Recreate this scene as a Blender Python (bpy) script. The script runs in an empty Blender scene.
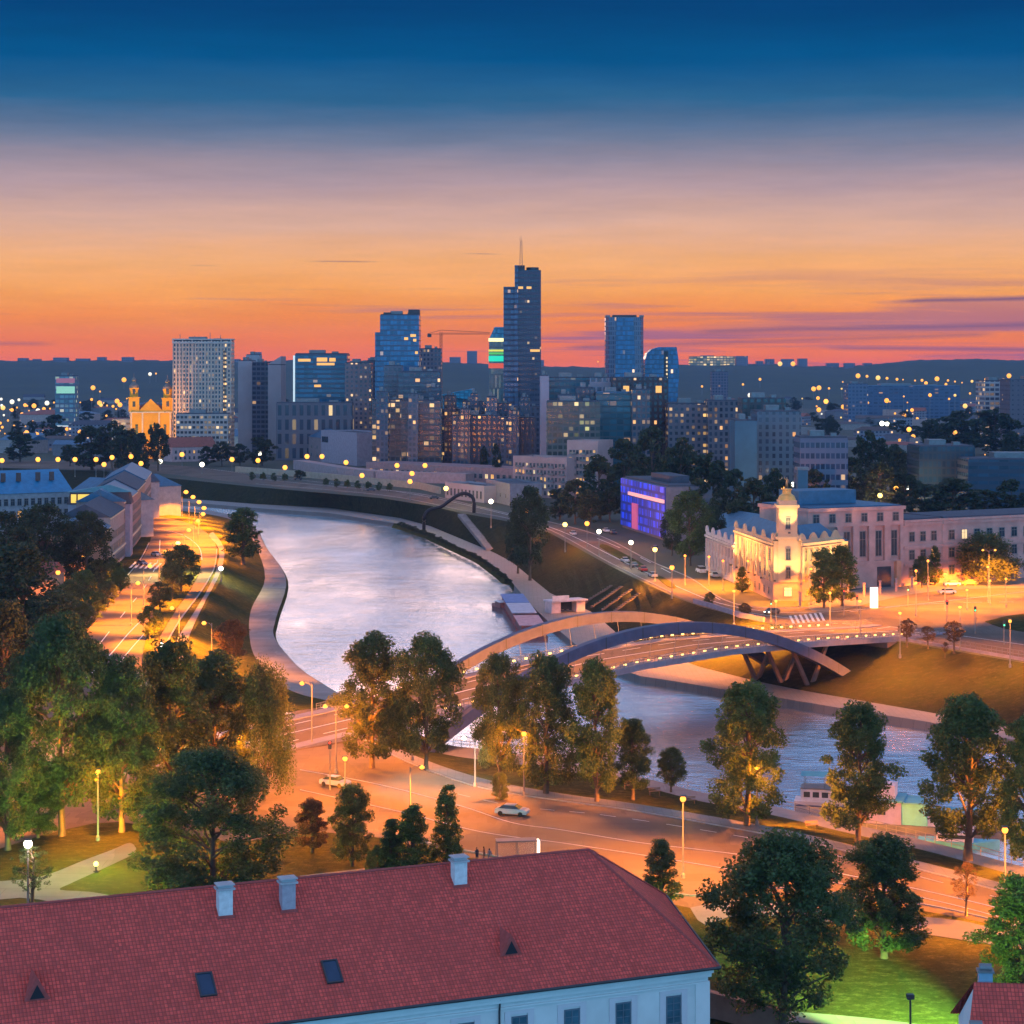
import bpy, bmesh, math, random
from mathutils import Vector, Matrix, noise
from mathutils.geometry import tessellate_polygon
R = math.radians
C = bpy.context.scene.collection
S = bpy.context.scene
K = 2028.0; H = 60.0; HZ = 370.0           # focal length (px), eye height (m), horizon row
# ------------------------------------------------------------- camera
cd = bpy.data.cameras.new("camera"); cam = bpy.data.objects.new("camera", cd); C.objects.link(cam)
cam.location = (0, 0, H); cam.rotation_euler = (R(90), 0, 0)
cd.sensor_width = 36; cd.lens = K / 1024 * 36; cd.shift_y = -(512 - HZ) / 1024
cd.clip_start = 1; cd.clip_end = 30000
S.camera = cam
# ------------------------------------------------------------- world
w = bpy.data.worlds.new("World"); S.world = w; w.use_nodes = True
nt = w.node_tree; N = nt.nodes; L = nt.links; N.clear()
def srgb(r, g, b):
    return tuple(((c / 255) / 12.92 if c <= 10 else (((c / 255) + .055) / 1.055) ** 2.4) for c in (r, g, b)) + (1,)
def wn(t, **k):
    n = N.new(t)
    for a, b in k.items(): setattr(n, a, b)
    return n
def wm(op, a, b=None, c=None, clamp=False):
    n = N.new('ShaderNodeMath'); n.operation = op; n.use_clamp = clamp
    for i, v in enumerate((a, b, c)):
        if v is None: continue
        if isinstance(v, (int, float)): n.inputs[i].default_value = v
        else: L.new(v, n.inputs[i])
    return n.outputs[0]
tc = wn('ShaderNodeTexCoord'); sp = wn('ShaderNodeSeparateXYZ'); L.new(tc.outputs['Generated'], sp.inputs[0])
dx, dy, dz = sp.outputs
hl = wm('SQRT', wm('ADD', wm('MULTIPLY', dx, dx), wm('MULTIPLY', dy, dy)))
te = wm('DIVIDE', dz, wm('MAXIMUM', hl, .0001))
def ramp(fac, stops):
    n = N.new('ShaderNodeValToRGB'); e = n.color_ramp.elements
    while len(e) < len(stops): e.new(.5)
    for x, (p, c) in zip(e, stops): x.position = p; x.color = c
    L.new(fac, n.inputs[0]); return n.outputs[0]
def tpos(y): return (HZ - y) / K / .25
# slow warp so the bands are not ruler-straight
mp = wn('ShaderNodeMapping'); L.new(tc.outputs['Generated'], mp.inputs[0]); mp.inputs['Scale'].default_value = (5, 5, 38)
nz = wn('ShaderNodeTexNoise'); L.new(mp.outputs[0], nz.inputs[0]); nz.inputs['Scale'].default_value = 1.6; nz.inputs['Detail'].default_value = 6; nz.inputs['Roughness'].default_value = .62
warp = wm('MULTIPLY', wm('SUBTRACT', nz.outputs[0], .5), .016)
tw = wm('MULTIPLY', wm('ADD', te, warp), 4.0, clamp=True)
west = ramp(tw, [(0, srgb(240, 110, 88)), (tpos(352), srgb(255, 124, 62)), (tpos(338), srgb(255, 130, 42)), (tpos(316), srgb(255, 145, 44)),
                 (tpos(292), srgb(255, 168, 80)), (tpos(262), srgb(250, 178, 112)), (tpos(225), srgb(224, 176, 152)), (tpos(185), srgb(182, 155, 160)),
                 (tpos(140), srgb(112, 124, 150)), (tpos(100), srgb(44, 100, 142)), (tpos(60), srgb(0, 84, 138)), (tpos(10), srgb(0, 66, 120)), (1, srgb(20, 70, 125))])
# streaky cirrus low over the horizon
mp2 = wn('ShaderNodeMapping'); L.new(tc.outputs['Generated'], mp2.inputs[0]); mp2.inputs['Scale'].default_value = (3.2, 3.2, 95); mp2.inputs['Location'].default_value = (2.35, .4, .9)
n2 = wn('ShaderNodeTexNoise'); L.new(mp2.outputs[0], n2.inputs[0]); n2.inputs['Scale'].default_value = 1.35; n2.inputs['Detail'].default_value = 7; n2.inputs['Roughness'].default_value = .55
n2.inputs['Distortion'].default_value = .35
low = wm('SUBTRACT', 1, wm('MULTIPLY', te, 1 / .05, clamp=True), clamp=True)
side = wm('ADD', .45, wm('MULTIPLY', dx, 2.6), clamp=True)
cl = wm('MULTIPLY', wm('SUBTRACT', n2.outputs[0], wm('SUBTRACT', .60, wm('MULTIPLY', side, .13))), 9, clamp=True)
cl = wm('MULTIPLY', wm('MULTIPLY', cl, wm('POWER', low, .6)), .9)
mx = wn('ShaderNodeMixRGB'); L.new(cl, mx.inputs[0]); L.new(west, mx.inputs[1]); mx.inputs[2].default_value = srgb(138, 96, 138)
n3m = wn('ShaderNodeMapping'); L.new(tc.outputs['Generated'], n3m.inputs[0]); n3m.inputs['Scale'].default_value = (6, 6, 60)
n3 = wn('ShaderNodeTexNoise'); L.new(n3m.outputs[0], n3.inputs[0]); n3.inputs['Scale'].default_value = 2.2; n3.inputs['Detail'].default_value = 8; n3.inputs['Roughness'].default_value = .65
fine = wm('ADD', .85, wm('MULTIPLY', n3.outputs[0], .30))
mf = wn('ShaderNodeMixRGB', blend_type='MULTIPLY'); mf.inputs[0].default_value = 1; L.new(mx.outputs[0], mf.inputs[1]); L.new(fine, mf.inputs[2])
# a few thin dark stratus bars
u_ = wm('DIVIDE', dx, wm('MAXIMUM', dy, .05)); wob = wm('MULTIPLY', wm('SUBTRACT', n3.outputs[0], .5), .0028); tot = None
for yc, hh_, xa, xb, sl_, am in ((301, 3.2, 890, 1300, -.012, .85), (329, 4.5, 690, 1300, -.018, .6), (341, 4, 560, 1000, -.03, .5), (267, 1.0, 186, 218, 0, .6), (262, 1.0, 304, 384, -.01, .55), (254, .9, 460, 506, 0, .6), (349, 3.5, 820, 1300, .01, .5), (345, 3, -200, 60, 0, .4)):
    c_ = wm('SUBTRACT', te, wm('ADD', (HZ - yc) / K, wm('MULTIPLY', wm('SUBTRACT', u_, ((xa + min(xb, 1024)) / 2 - 512) / K), -sl_)))
    v_ = wm('SUBTRACT', 1, wm('DIVIDE', wm('ABSOLUTE', wm('ADD', c_, wob)), hh_ / K), clamp=True)
    e1 = wm('MULTIPLY', wm('SUBTRACT', u_, (xa - 512) / K), K / 25, clamp=True); e2 = wm('MULTIPLY', wm('SUBTRACT', (xb - 512) / K, u_), K / 25, clamp=True)
    q_ = wm('MULTIPLY', wm('MULTIPLY', wm('MULTIPLY', v_, e1), e2), am); tot = q_ if tot is None else wm('MAXIMUM', tot, q_)
mb2 = wn('ShaderNodeMixRGB'); L.new(tot, mb2.inputs[0]); L.new(mf.outputs[0], mb2.inputs[1]); mb2.inputs[2].default_value = srgb(112, 84, 118); mf = mb2
# the open dusk sky overhead and in the east
up = ramp(wm('MULTIPLY', dz, 1.0, clamp=True), [(0, (.11, .40, .74, 1)), (.25, (.12, .36, .68, 1)), (.6, (.13, .16, .27, 1)), (1, (.11, .11, .19, 1))])
ups = wn('ShaderNodeMixRGB', blend_type='MULTIPLY'); ups.inputs[0].default_value = 1; L.new(up, ups.inputs[1]); ups.inputs[2].default_value = (3.3, 3.2, 3.1, 1)
f_el = wm('MULTIPLY', wm('SUBTRACT', te, .22), 3.0, clamp=True)
f_az = wm('MULTIPLY', wm('SUBTRACT', .45, dy), 1.2, clamp=True)
fm = wm('MAXIMUM', f_el, f_az)
ms = wn('ShaderNodeMixRGB'); L.new(fm, ms.inputs[0]); L.new(mf.outputs[0], ms.inputs[1]); L.new(ups.outputs[0], ms.inputs[2])
bg = wn('ShaderNodeBackground'); L.new(ms.outputs[0], bg.inputs[0]); bg.inputs[1].default_value = 1.0
ow = wn('ShaderNodeOutputWorld'); L.new(bg.outputs[0], ow.inputs[0])
# ------------------------------------------------------------- last glow of the sun, low in the west
sd = bpy.data.lights.new("sun", 'SUN'); sun = bpy.data.objects.new("sun", sd); C.objects.link(sun)
sd.energy = .075; sd.angle = R(11); sd.color = (1, .66, .56)
sun.rotation_euler = (R(83.6), 0, R(183.6)); sun.location = (0, 3000, 600)
S.view_settings.view_transform = 'Standard'; S.view_settings.look = 'None'; S.view_settings.exposure = 0; S.view_settings.gamma = 1
S.cycles.use_denoising = True
try: S.cycles.denoiser = 'OPENIMAGEDENOISE'
except Exception: pass
S.cycles.max_bounces = 5; S.cycles.diffuse_bounces = 2; S.cycles.glossy_bounces = 3; S.cycles.transmission_bounces = 2; S.cycles.volume_bounces = 0; S.cycles.transparent_max_bounces = 6
S.cycles.sample_clamp_indirect = 3; S.cycles.sample_clamp_direct = 12
S.cycles.use_light_tree = True; S.cycles.caustics_reflective = False; S.cycles.caustics_refractive = False
S.cycles.use_adaptive_sampling = True; S.cycles.adaptive_threshold = .02

# ------------------------------------------------------------- helpers
ZB = 3.0; ZW = -6.0                         # street level on the far bank, water level
def G(x, y, z=0.0):                          # ground point of the site plan
    Y = (H - z) * K / (y - HZ); return Vector(((x - 512) / K * Y, Y, z))
def A(x, y, Y):                              # point at distance Y
    return Vector(((x - 512) / K * Y, Y, H - (y - HZ) * Y / K))
def XZ(x, Y, z=0.0): return Vector(((x - 512) / K * Y, Y, z))
MATS = {}
class NT:
    def __init__(s, name):
        s.m = bpy.data.materials.new(name); s.m.use_nodes = True; s.n = s.m.node_tree.nodes; s.l = s.m.node_tree.links
        s.b = s.n['Principled BSDF']
    def node(s, t, ins=None, **k):
        n = s.n.new(t)
        for a, b in k.items(): setattr(n, a, b)
        for a, b in (ins or {}).items(): s.put(n.inputs[a], b)
        return n
    def put(s, sock, v):
        if hasattr(v, 'is_linked') or hasattr(v, 'links'): s.l.new(v, sock)
        else: sock.default_value = v
    def math(s, op, a, b=None, c=None, clamp=False):
        n = s.n.new('ShaderNodeMath'); n.operation = op; n.use_clamp = clamp
        for i, v in enumerate((a, b, c)):
            if v is not None: s.put(n.inputs[i], v)
        return n.outputs[0]
    def mix(s, f, a, b, blend='MIX'):
        n = s.n.new('ShaderNodeMixRGB'); n.blend_type = blend
        for i, v in enumerate((f, a, b)): s.put(n.inputs[i], v)
        return n.outputs[0]
    def noise(s, scale, detail=4, rough=.6, vec=None, sc3=None):
        n = s.n.new('ShaderNodeTexNoise'); n.inputs['Scale'].default_value = scale; n.inputs['Detail'].default_value = detail; n.inputs['Roughness'].default_value = rough
        t = vec or s.node('ShaderNodeTexCoord').outputs['Object']
        if sc3:
            m = s.node('ShaderNodeMapping'); s.l.new(t, m.inputs[0]); m.inputs['Scale'].default_value = sc3; t = m.outputs[0]
        s.l.new(t, n.inputs[0]); return n.outputs[0]
    def bump(s, h, strength=.3, dist=.05):
        n = s.n.new('ShaderNodeBump'); n.inputs['Strength'].default_value = strength; n.inputs['Distance'].default_value = dist
        s.l.new(h, n.inputs['Height']); s.l.new(n.outputs[0], s.b.inputs['Normal'])
def c4(c): return tuple(c) + (1,) if len(c) == 3 else c
def plain(name, col, rough=.7, metal=0, var=.18, scale=.6, spec=.3):
    if name in MATS: return MATS[name]
    t = NT(name); a = c4(col); v = t.noise(scale, 5)
    lo = tuple(x * (1 - var) for x in a[:3]) + (1,); hi = tuple(min(1, x * (1 + var)) for x in a[:3]) + (1,)
    f = t.math('MULTIPLY', t.math('SUBTRACT', v, .3), 2.5, clamp=True)
    t.put(t.b.inputs['Base Color'], t.mix(f, lo, hi)); t.b.inputs['Roughness'].default_value = rough; t.b.inputs['Metallic'].default_value = metal; t.b.inputs['Specular IOR Level'].default_value = spec
    MATS[name] = t.m; return t.m
def emit(name, col, s):
    if name in MATS: return MATS[name]
    t = NT(name); t.b.inputs['Base Color'].default_value = c4(col); t.b.inputs['Emission Color'].default_value = c4(col); t.b.inputs['Emission Strength'].default_value = s
    t.m.cycles.emission_sampling = 'NONE'; MATS[name] = t.m; return t.m
def facade(name, wall, glass, bay, fh, fw=.6, fhh=.55, lit=.08, litcol=(1, .45, .12), ls=1.6, grough=.12, wrough=.7, gmet=.0, seed=0):
    """window grid on object coordinates; every cell is dark glass or a lit room"""
    if name in MATS: return MATS[name]
    t = NT(name); co = t.node('ShaderNodeTexCoord').outputs['Object']; s = t.node('ShaderNodeSeparateXYZ', {0: co})
    g = t.node('ShaderNodeNewGeometry'); vt = t.node('ShaderNodeVectorTransform', vector_type='NORMAL', convert_from='WORLD', convert_to='OBJECT'); t.l.new(g.outputs['Normal'], vt.inputs[0])
    ns = t.node('ShaderNodeSeparateXYZ', {0: vt.outputs[0]})
    ax = t.math('GREATER_THAN', t.math('ABSOLUTE', ns.outputs[0]), .7); fl = t.math('LESS_THAN', t.math('ABSOLUTE', ns.outputs[2]), .5)
    u = t.math('ADD', t.math('MULTIPLY', s.outputs[1], ax), t.math('MULTIPLY', s.outputs[0], t.math('SUBTRACT', 1, ax)))
    uu = t.math('DIVIDE', u, bay); vv = t.math('DIVIDE', s.outputs[2], fh)
    fu = t.math('FRACT', uu); fv = t.math('FRACT', vv)
    mu = t.math('LESS_THAN', t.math('ABSOLUTE', t.math('SUBTRACT', fu, .5)), fw / 2); mv = t.math('LESS_THAN', t.math('ABSOLUTE', t.math('SUBTRACT', fv, .5)), fhh / 2)
    m = t.math('MULTIPLY', t.math('MULTIPLY', mu, mv), fl)
    cell = t.node('ShaderNodeCombineXYZ', {0: t.math('FLOOR', uu), 1: t.math('FLOOR', vv), 2: t.math('ADD', ax, seed)})
    wnz = t.node('ShaderNodeTexWhiteNoise', {0: cell.outputs[0]}); r1 = wnz.outputs['Value']
    on = t.math('MULTIPLY', t.math('LESS_THAN', r1, lit), m)
    r2 = t.node('ShaderNodeSeparateColor', {0: wnz.outputs['Color']}).outputs[1]
    wv = t.noise(.15, 4); wc = t.mix(wv, tuple(x * .8 for x in wall) + (1,), tuple(min(1, x * 1.15) for x in wall) + (1,))
    gc = t.mix(r2, tuple(x * .6 for x in glass) + (1,), tuple(min(1, x * 1.4) for x in glass) + (1,))
    t.put(t.b.inputs['Base Color'], t.mix(m, wc, gc))
    t.put(t.b.inputs['Roughness'], t.math('ADD', wrough, t.math('MULTIPLY', m, grough - wrough)))
    t.put(t.b.inputs['Metallic'], t.math('MULTIPLY', m, gmet))
    t.put(t.b.inputs['Emission Color'], t.mix(r2, c4(litcol), (1, .62, .28, 1))); t.put(t.b.inputs['Emission Strength'], t.math('MULTIPLY', on, t.math('MULTIPLY', t.math('ADD', t.math('MULTIPLY', t.math('POWER', t.math('DIVIDE', r1, max(lit, .01)), 2.5), 1.3), .12), ls * .7)))
    t.m.cycles.emission_sampling = 'NONE'; MATS[name] = t.m; return t.m

class MB:
    def __init__(s): s.v = []; s.f = []; s.mi = []; s.m = 0
    def add(s, vs, fs):
        o = len(s.v); s.v += [tuple(p) for p in vs]; s.f += [tuple(i + o for i in f) for f in fs]; s.mi += [s.m] * len(fs); return s
    def quad(s, *p): return s.add(p, [tuple(range(len(p)))])
    def box(s, x0, y0, z0, x1, y1, z1):
        return s.add([(x0, y0, z0), (x1, y0, z0), (x1, y1, z0), (x0, y1, z0), (x0, y0, z1), (x1, y0, z1), (x1, y1, z1), (x0, y1, z1)],
                     [(0, 3, 2, 1), (4, 5, 6, 7), (0, 1, 5, 4), (1, 2, 6, 5), (2, 3, 7, 6), (3, 0, 4, 7)])
    def cbox(s, c, d, rz=0):
        q = Matrix.Rotation(rz, 3, 'Z'); vs = []
        for z in (-.5, .5):
            for x, y in ((-.5, -.5), (.5, -.5), (.5, .5), (-.5, .5)): vs.append(Vector(c) + q @ Vector((x * d[0], y * d[1], z * d[2])))
        return s.add(vs, [(0, 3, 2, 1), (4, 5, 6, 7), (0, 1, 5, 4), (1, 2, 6, 5), (2, 3, 7, 6), (3, 0, 4, 7)])
    def prism(s, poly, z0, z1):
        n = len(poly); a = [(p[0], p[1], z0 if not callable(z0) else z0(p)) for p in poly]; b = [(p[0], p[1], z1 if not callable(z1) else z1(p)) for p in poly]
        tri = tessellate_polygon([[Vector((p[0], p[1], 0)) for p in poly]])
        s.add(a + b, [(i, (i + 1) % n, (i + 1) % n + n, i + n) for i in range(n)] + [tuple(j + n for j in t) for t in tri] + [tuple(reversed(t)) for t in tri]); return s
    def tube(s, pts, r, n=8, caps=True):
        pts = [Vector(p) for p in pts]; rs = r if isinstance(r, (list, tuple)) else [r] * len(pts); vs = []
        for i, p in enumerate(pts):
            d = (pts[min(i + 1, len(pts) - 1)] - pts[max(i - 1, 0)]).normalized(); a = d.cross(Vector((0, 0, 1)))
            if a.length < .05: a = Vector((1, 0, 0))
            a.normalize(); b = d.cross(a)
            for k in range(n):
                t = 2 * math.pi * k / n; vs.append(p + (a * math.cos(t) + b * math.sin(t)) * rs[i])
        fs = [(i * n + k, i * n + (k + 1) % n, (i + 1) * n + (k + 1) % n, (i + 1) * n + k) for i in range(len(pts) - 1) for k in range(n)]
        if caps: fs += [tuple(range(n)), tuple(reversed(range((len(pts) - 1) * n, len(pts) * n)))]
        return s.add(vs, fs)
    def lathe(s, prof, c=(0, 0, 0), n=12, phase=0):
        vs = [(c[0] + r * math.cos(2 * math.pi * k / n + phase), c[1] + r * math.sin(2 * math.pi * k / n + phase), c[2] + z) for r, z in prof for k in range(n)]
        fs = [(i * n + k, i * n + (k + 1) % n, (i + 1) * n + (k + 1) % n, (i + 1) * n + k) for i in range(len(prof) - 1) for k in range(n)]
        return s.add(vs, fs + [tuple(reversed(range(n))), tuple(range((len(prof) - 1) * n, len(prof) * n))])
    def ball(s, c, r, n=8, m=6, sz=1):
        return s.lathe([(max(.001, r * math.sin(math.pi * i / m)), -r * sz * math.cos(math.pi * i / m)) for i in range(m + 1)], c, n)
    def mesh(s, name, mats, smooth=False, fix=True):
        me = bpy.data.meshes.new(name); me.from_pydata(s.v, [], s.f)
        for m in (mats if isinstance(mats, (list, tuple)) else [mats]): me.materials.append(m)
        me.polygons.foreach_set('material_index', s.mi)
        if fix:
            bm = bmesh.new(); bm.from_mesh(me); bmesh.ops.recalc_face_normals(bm, faces=bm.faces); bm.to_mesh(me); bm.free()
        if smooth: me.polygons.foreach_set('use_smooth', [True] * len(me.polygons))
        me.update(); return me
    def build(s, name, mats, parent=None, loc=None, rz=0, smooth=False, fix=True):
        return put(name, s.mesh(name, mats, smooth, fix), parent, loc, rz)
def put(name, me, parent=None, loc=None, rz=0):
    o = bpy.data.objects.new(name, me); C.objects.link(o); o.parent = parent
    if loc is not None: o.location = loc
    if rz: o.rotation_euler.z = rz
    return o
def tag(o, label, cat, group=None, kind=None):
    if label: o['label'] = label
    if cat: o['category'] = cat
    if group: o['group'] = group
    if kind: o['kind'] = kind
    return o
def thing(name, label, cat, loc=(0, 0, 0), rz=0, group=None):
    return tag(put(name, None, None, loc, rz), label, cat, group)
def struct(o): o['kind'] = 'structure'; return o
def copy_tree(o, parent=None):
    c = o.copy(); C.objects.link(c); c.parent = parent
    for ch in list(o.children): copy_tree(ch, c)
    return c
def dup(src, loc, rz, label, group=None, scale=None):
    c = copy_tree(src); c.location = loc; c.rotation_euler = (0, 0, rz); c['label'] = label
    if group: c['group'] = group
    if scale: c.scale = scale if isinstance(scale, tuple) else (scale,) * 3
    return c
def interp(pts, x):                           # y of a monotone polyline
    for (x0, y0), (x1, y1) in zip(pts, pts[1:]):
        if x0 <= x <= x1: return y0 + (y1 - y0) * (x - x0) / (x1 - x0)
    return pts[0][1] if x < pts[0][0] else pts[-1][1]
def smooth_line(P, n=4):                      # Catmull-Rom
    out = []
    for i in range(len(P) - 1):
        p0 = P[max(i - 1, 0)]; p1 = P[i]; p2 = P[i + 1]; p3 = P[min(i + 2, len(P) - 1)]
        for k in range(n):
            t = k / n
            out.append(.5 * ((2 * p1) + (p2 - p0) * t + (2 * p0 - 5 * p1 + 4 * p2 - p3) * t * t + (3 * p1 - p0 - 3 * p2 + p3) * t ** 3))
    out.append(P[-1]); return out
ORD = "first second third fourth fifth sixth seventh eighth ninth tenth eleventh twelfth thirteenth fourteenth fifteenth sixteenth seventeenth eighteenth nineteenth twentieth".split()

# ------------------------------------------------------------- ground materials
def m_grass(nm="lawn grass", g1_=(.035, .048, .014, 1), g2_=(.07, .066, .024, 1)):
    t = NT(nm); a = t.noise(.05, 6, .7); b = t.noise(1.2, 5, .7)
    c = t.mix(t.math('MULTIPLY', t.math('SUBTRACT', a, .35), 3, clamp=True), g1_, g2_)
    c = t.mix(t.math('MULTIPLY', t.math('SUBTRACT', b, .4), 2.2, clamp=True), c, (.022, .034, .010, 1))
    tf = t.noise(.55, 7, .85, sc3=(1, 1.6, 1)); c = t.mix(t.math('MULTIPLY', t.math('SUBTRACT', tf, .5), 5, clamp=True), c, tuple(x * 2.1 for x in g2_[:3]) + (1,)); tg = t.noise(.22, 6, .8); c = t.mix(t.math('MULTIPLY', t.math('SUBTRACT', tg, .54), 6, clamp=True), c, tuple(x * .45 for x in g1_[:3]) + (1,))
    t.put(t.b.inputs['Base Color'], c); t.b.inputs['Roughness'].default_value = 1; t.b.inputs['Specular IOR Level'].default_value = .05; t.bump(t.noise(1.2, 7, .85), 1, .6); return t.m
def m_asphalt(name, col, rough=.85):
    t = NT(name); a = t.noise(.035, 5, .7); b = t.noise(.5, 8, .75); d = t.noise(.12, 4, .6, sc3=(1, .2, 1))
    c = t.mix(t.math('MULTIPLY', t.math('SUBTRACT', a, .35), 3, clamp=True), tuple(x * .72 for x in col) + (1,), tuple(x * 1.25 for x in col) + (1,))
    c = t.mix(t.math('MULTIPLY', t.math('SUBTRACT', b, .45), 2, clamp=True), c, tuple(x * .75 for x in col) + (1,))
    br = t.node('ShaderNodeTexBrick'); t.l.new(t.node('ShaderNodeTexCoord').outputs['Object'], br.inputs[0]); br.inputs['Scale'].default_value = 1; br.inputs['Brick Width'].default_value = 9; br.inputs['Row Height'].default_value = 3.4; br.inputs['Mortar Size'].default_value = .05
    br.inputs['Color1'].default_value = (1, 1, 1, 1); br.inputs['Color2'].default_value = (.66, .66, .66, 1); br.inputs['Mortar'].default_value = (.5, .5, .5, 1); c = t.mix(.55, c, br.outputs[0], 'MULTIPLY')
    c = t.mix(t.math('MULTIPLY', t.math('GREATER_THAN', d, .57), .5), c, tuple(x * .55 for x in col) + (1,))
    t.put(t.b.inputs['Base Color'], c); t.b.inputs['Roughness'].default_value = rough; t.b.inputs['Specular IOR Level'].default_value = .15; t.bump(t.noise(2, 6, .8), .25, .05); return t.m
def m_tiles(name, col, s=.6):
    t = NT(name); br = t.node('ShaderNodeTexBrick'); co = t.node('ShaderNodeTexCoord').outputs['Object']; t.l.new(co, br.inputs[0])
    br.inputs['Scale'].default_value = 1; br.inputs['Brick Width'].default_value = s; br.inputs['Row Height'].default_value = s; br.inputs['Mortar Size'].default_value = .03; br.offset = 0
    br.inputs['Color1'].default_value = c4(col); br.inputs['Color2'].default_value = tuple(x * .82 for x in col) + (1,); br.inputs['Mortar'].default_value = tuple(x * .5 for x in col) + (1,)
    v = t.noise(.2, 5); t.put(t.b.inputs['Base Color'], t.mix(t.math('MULTIPLY', v, .6), br.outputs[0], tuple(x * .7 for x in col) + (1,))); t.b.inputs['Roughness'].default_value = .7; return t.m
GRASS = m_grass(); GRASSD = m_grass("dry bank grass", (.018, .028, .014, 1), (.034, .030, .017, 1)); ASPH = m_asphalt("asphalt", (.16, .125, .10)); PAVE = m_tiles("concrete paving", (.24, .225, .215), 1.2); PATH = m_asphalt("park path", (.26, .25, .25), .7)
QUAY = m_tiles("quay stone", (.17, .155, .15), 2.0); CURB = plain("kerb granite", (.32, .30, .29), .7)
WHITE = plain("road paint", (.72, .71, .68), .6, scale=2)
def m_city():
    t = NT("city ground"); a = t.noise(.012, 6, .7); b = t.noise(.08, 5, .7)
    c = t.mix(t.math('MULTIPLY', t.math('SUBTRACT', a, .38), 4, clamp=True), (.035, .05, .022, 1), (.075, .07, .06, 1)); c = t.mix(t.math('MULTIPLY', b, .8), c, (.03, .04, .02, 1))
    t.put(t.b.inputs['Base Color'], c); t.b.inputs['Roughness'].default_value = .9; return t.m
def m_water():
    t = NT("river water"); n1 = t.noise(.10, 5, .65, sc3=(1, 1.8, 1)); n2 = t.noise(.7, 6, .65, sc3=(1, 1.5, 1)); n3 = t.noise(.014, 5, .62, sc3=(1, .5, 1)); n4 = t.noise(.05, 6, .7, sc3=(.5, 1.6, 1))
    f = t.math('MULTIPLY', t.math('SUBTRACT', n3, .4), 4, clamp=True)
    t.put(t.b.inputs['Base Color'], t.mix(f, (.86, .86, .93, 1), (1, .96, .97, 1))); t.b.inputs['Metallic'].default_value = .92
    t.put(t.b.inputs['Roughness'], t.math('ADD', .13, t.math('MULTIPLY', t.math('ADD', f, t.math('MULTIPLY', t.math('GREATER_THAN', n4, .58), .5)), .09)))
    pt = t.math('ADD', .15, t.math('MULTIPLY', t.math('SUBTRACT', t.noise(.022, 4, .6, sc3=(1, .35, 1)), .36), 3.6, clamp=True)); h = t.math('MULTIPLY', pt, t.math('ADD', t.math('MULTIPLY', n1, 1), t.math('MULTIPLY', n2, .3))); t.bump(h, 1, .5); return t.m
WATER = m_water(); CITY = m_city()

# ------------------------------------------------------------- far bank
Sx = [(-500, 452), (100, 471), (150, 476), (256, 487), (381, 498), (431, 506), (461, 513), (506, 521), (550, 533), (612, 567), (672, 596), (702, 607), (760, 622), (800, 629), (851, 636), (908, 643), (1024, 663), (1250, 705)]
Rx = [(-500, 478), (150, 496), (256, 504), (330, 508), (400, 518), (430, 526), (493, 552), (512, 562), (529, 576), (550, 593), (594, 613), (620, 636), (660, 652), (700, 667), (760, 682), (800, 690), (939, 714), (1024, 730), (1250, 772)]
Qx = [(-500, 481), (150, 499), (256, 508), (330, 513), (400, 524), (430, 534), (481, 557), (506, 575), (515, 586), (533, 607), (550, 623), (580, 648), (610, 665), (640, 676), (680, 682), (721, 689), (781, 698), (834, 707), (929, 722), (1024, 742), (1250, 788)]
xs = [-500, -300, -100, 0, 60] + list(range(100, 1130, 6)) + [1150, 1250]
def loft(name, rows, mat, sub=1):
    mb = MB(); n = len(rows[0])
    for r in rows: mb.v += [tuple(p) for p in r]
    for i in range(len(rows) - 1):
        for k in range(n - 1): mb.f.append((i * n + k, i * n + k + 1, (i + 1) * n + k + 1, (i + 1) * n + k)); mb.mi.append(0)
    return mb.build(name, mat, smooth=False)
sS = [G(x, interp(Sx, x), ZB) for x in xs]; sR = [G(x, interp(Rx, x), -4.5) for x in xs]; sQ = [G(x, interp(Qx, x), -4.5) for x in xs]
def rough_row(P, Q, f, amp, sd):
    o = []
    for a, b in zip(P, Q):
        p = a.lerp(b, f); p.z += noise.noise(Vector((p.x * .08, p.y * .08, sd))) * amp; o.append(p)
    return o
rows = [sS] + [rough_row(sS, sR, f, .5, 3) for f in (.2, .4, .6, .8)] + [sR]
struct(loft("far_riverbank_slope", rows, GRASSD))
struct(loft("quay_promenade", [sR, sQ], PAVE))
def bankw(x):
    return 9 if 395 < x < 512 else 1.0
sW = [q + Vector((-bankw(x) * .5 if 395 < x < 512 else 0, -bankw(x), -3.5)) for x, q in zip(xs, sQ)]
i0 = [i for i, x in enumerate(xs) if x <= 395]; i1 = [i for i, x in enumerate(xs) if 390 <= x <= 516]; i2 = [i for i, x in enumerate(xs) if x >= 512]
for ii, m, nm in ((i0, QUAY, "quay_wall"), (i1, GRASS, "river_verge"), (i2, QUAY, "quay_wall")):
    struct(loft(nm, [[sQ[i] for i in ii], [sW[i] for i in ii]], m))
B = [G(x, interp(Sx, x), ZB) for x in xs]
poly = [Vector((-9000, B[0].y, ZB))] + B + [Vector((2500, 330, ZB)), Vector((12000, 3000, ZB)), Vector((12000, 14000, ZB)), Vector((-12000, 14000, ZB))]
def flat(name, pts, mat, dz=0):
    tri = tessellate_polygon([[Vector((p.x, p.y, 0)) for p in pts]]); mb = MB(); mb.add([p + Vector((0, 0, dz)) for p in pts], tri); return mb.build(name, mat)
struct(flat("city_ground", poly, CITY))
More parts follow.
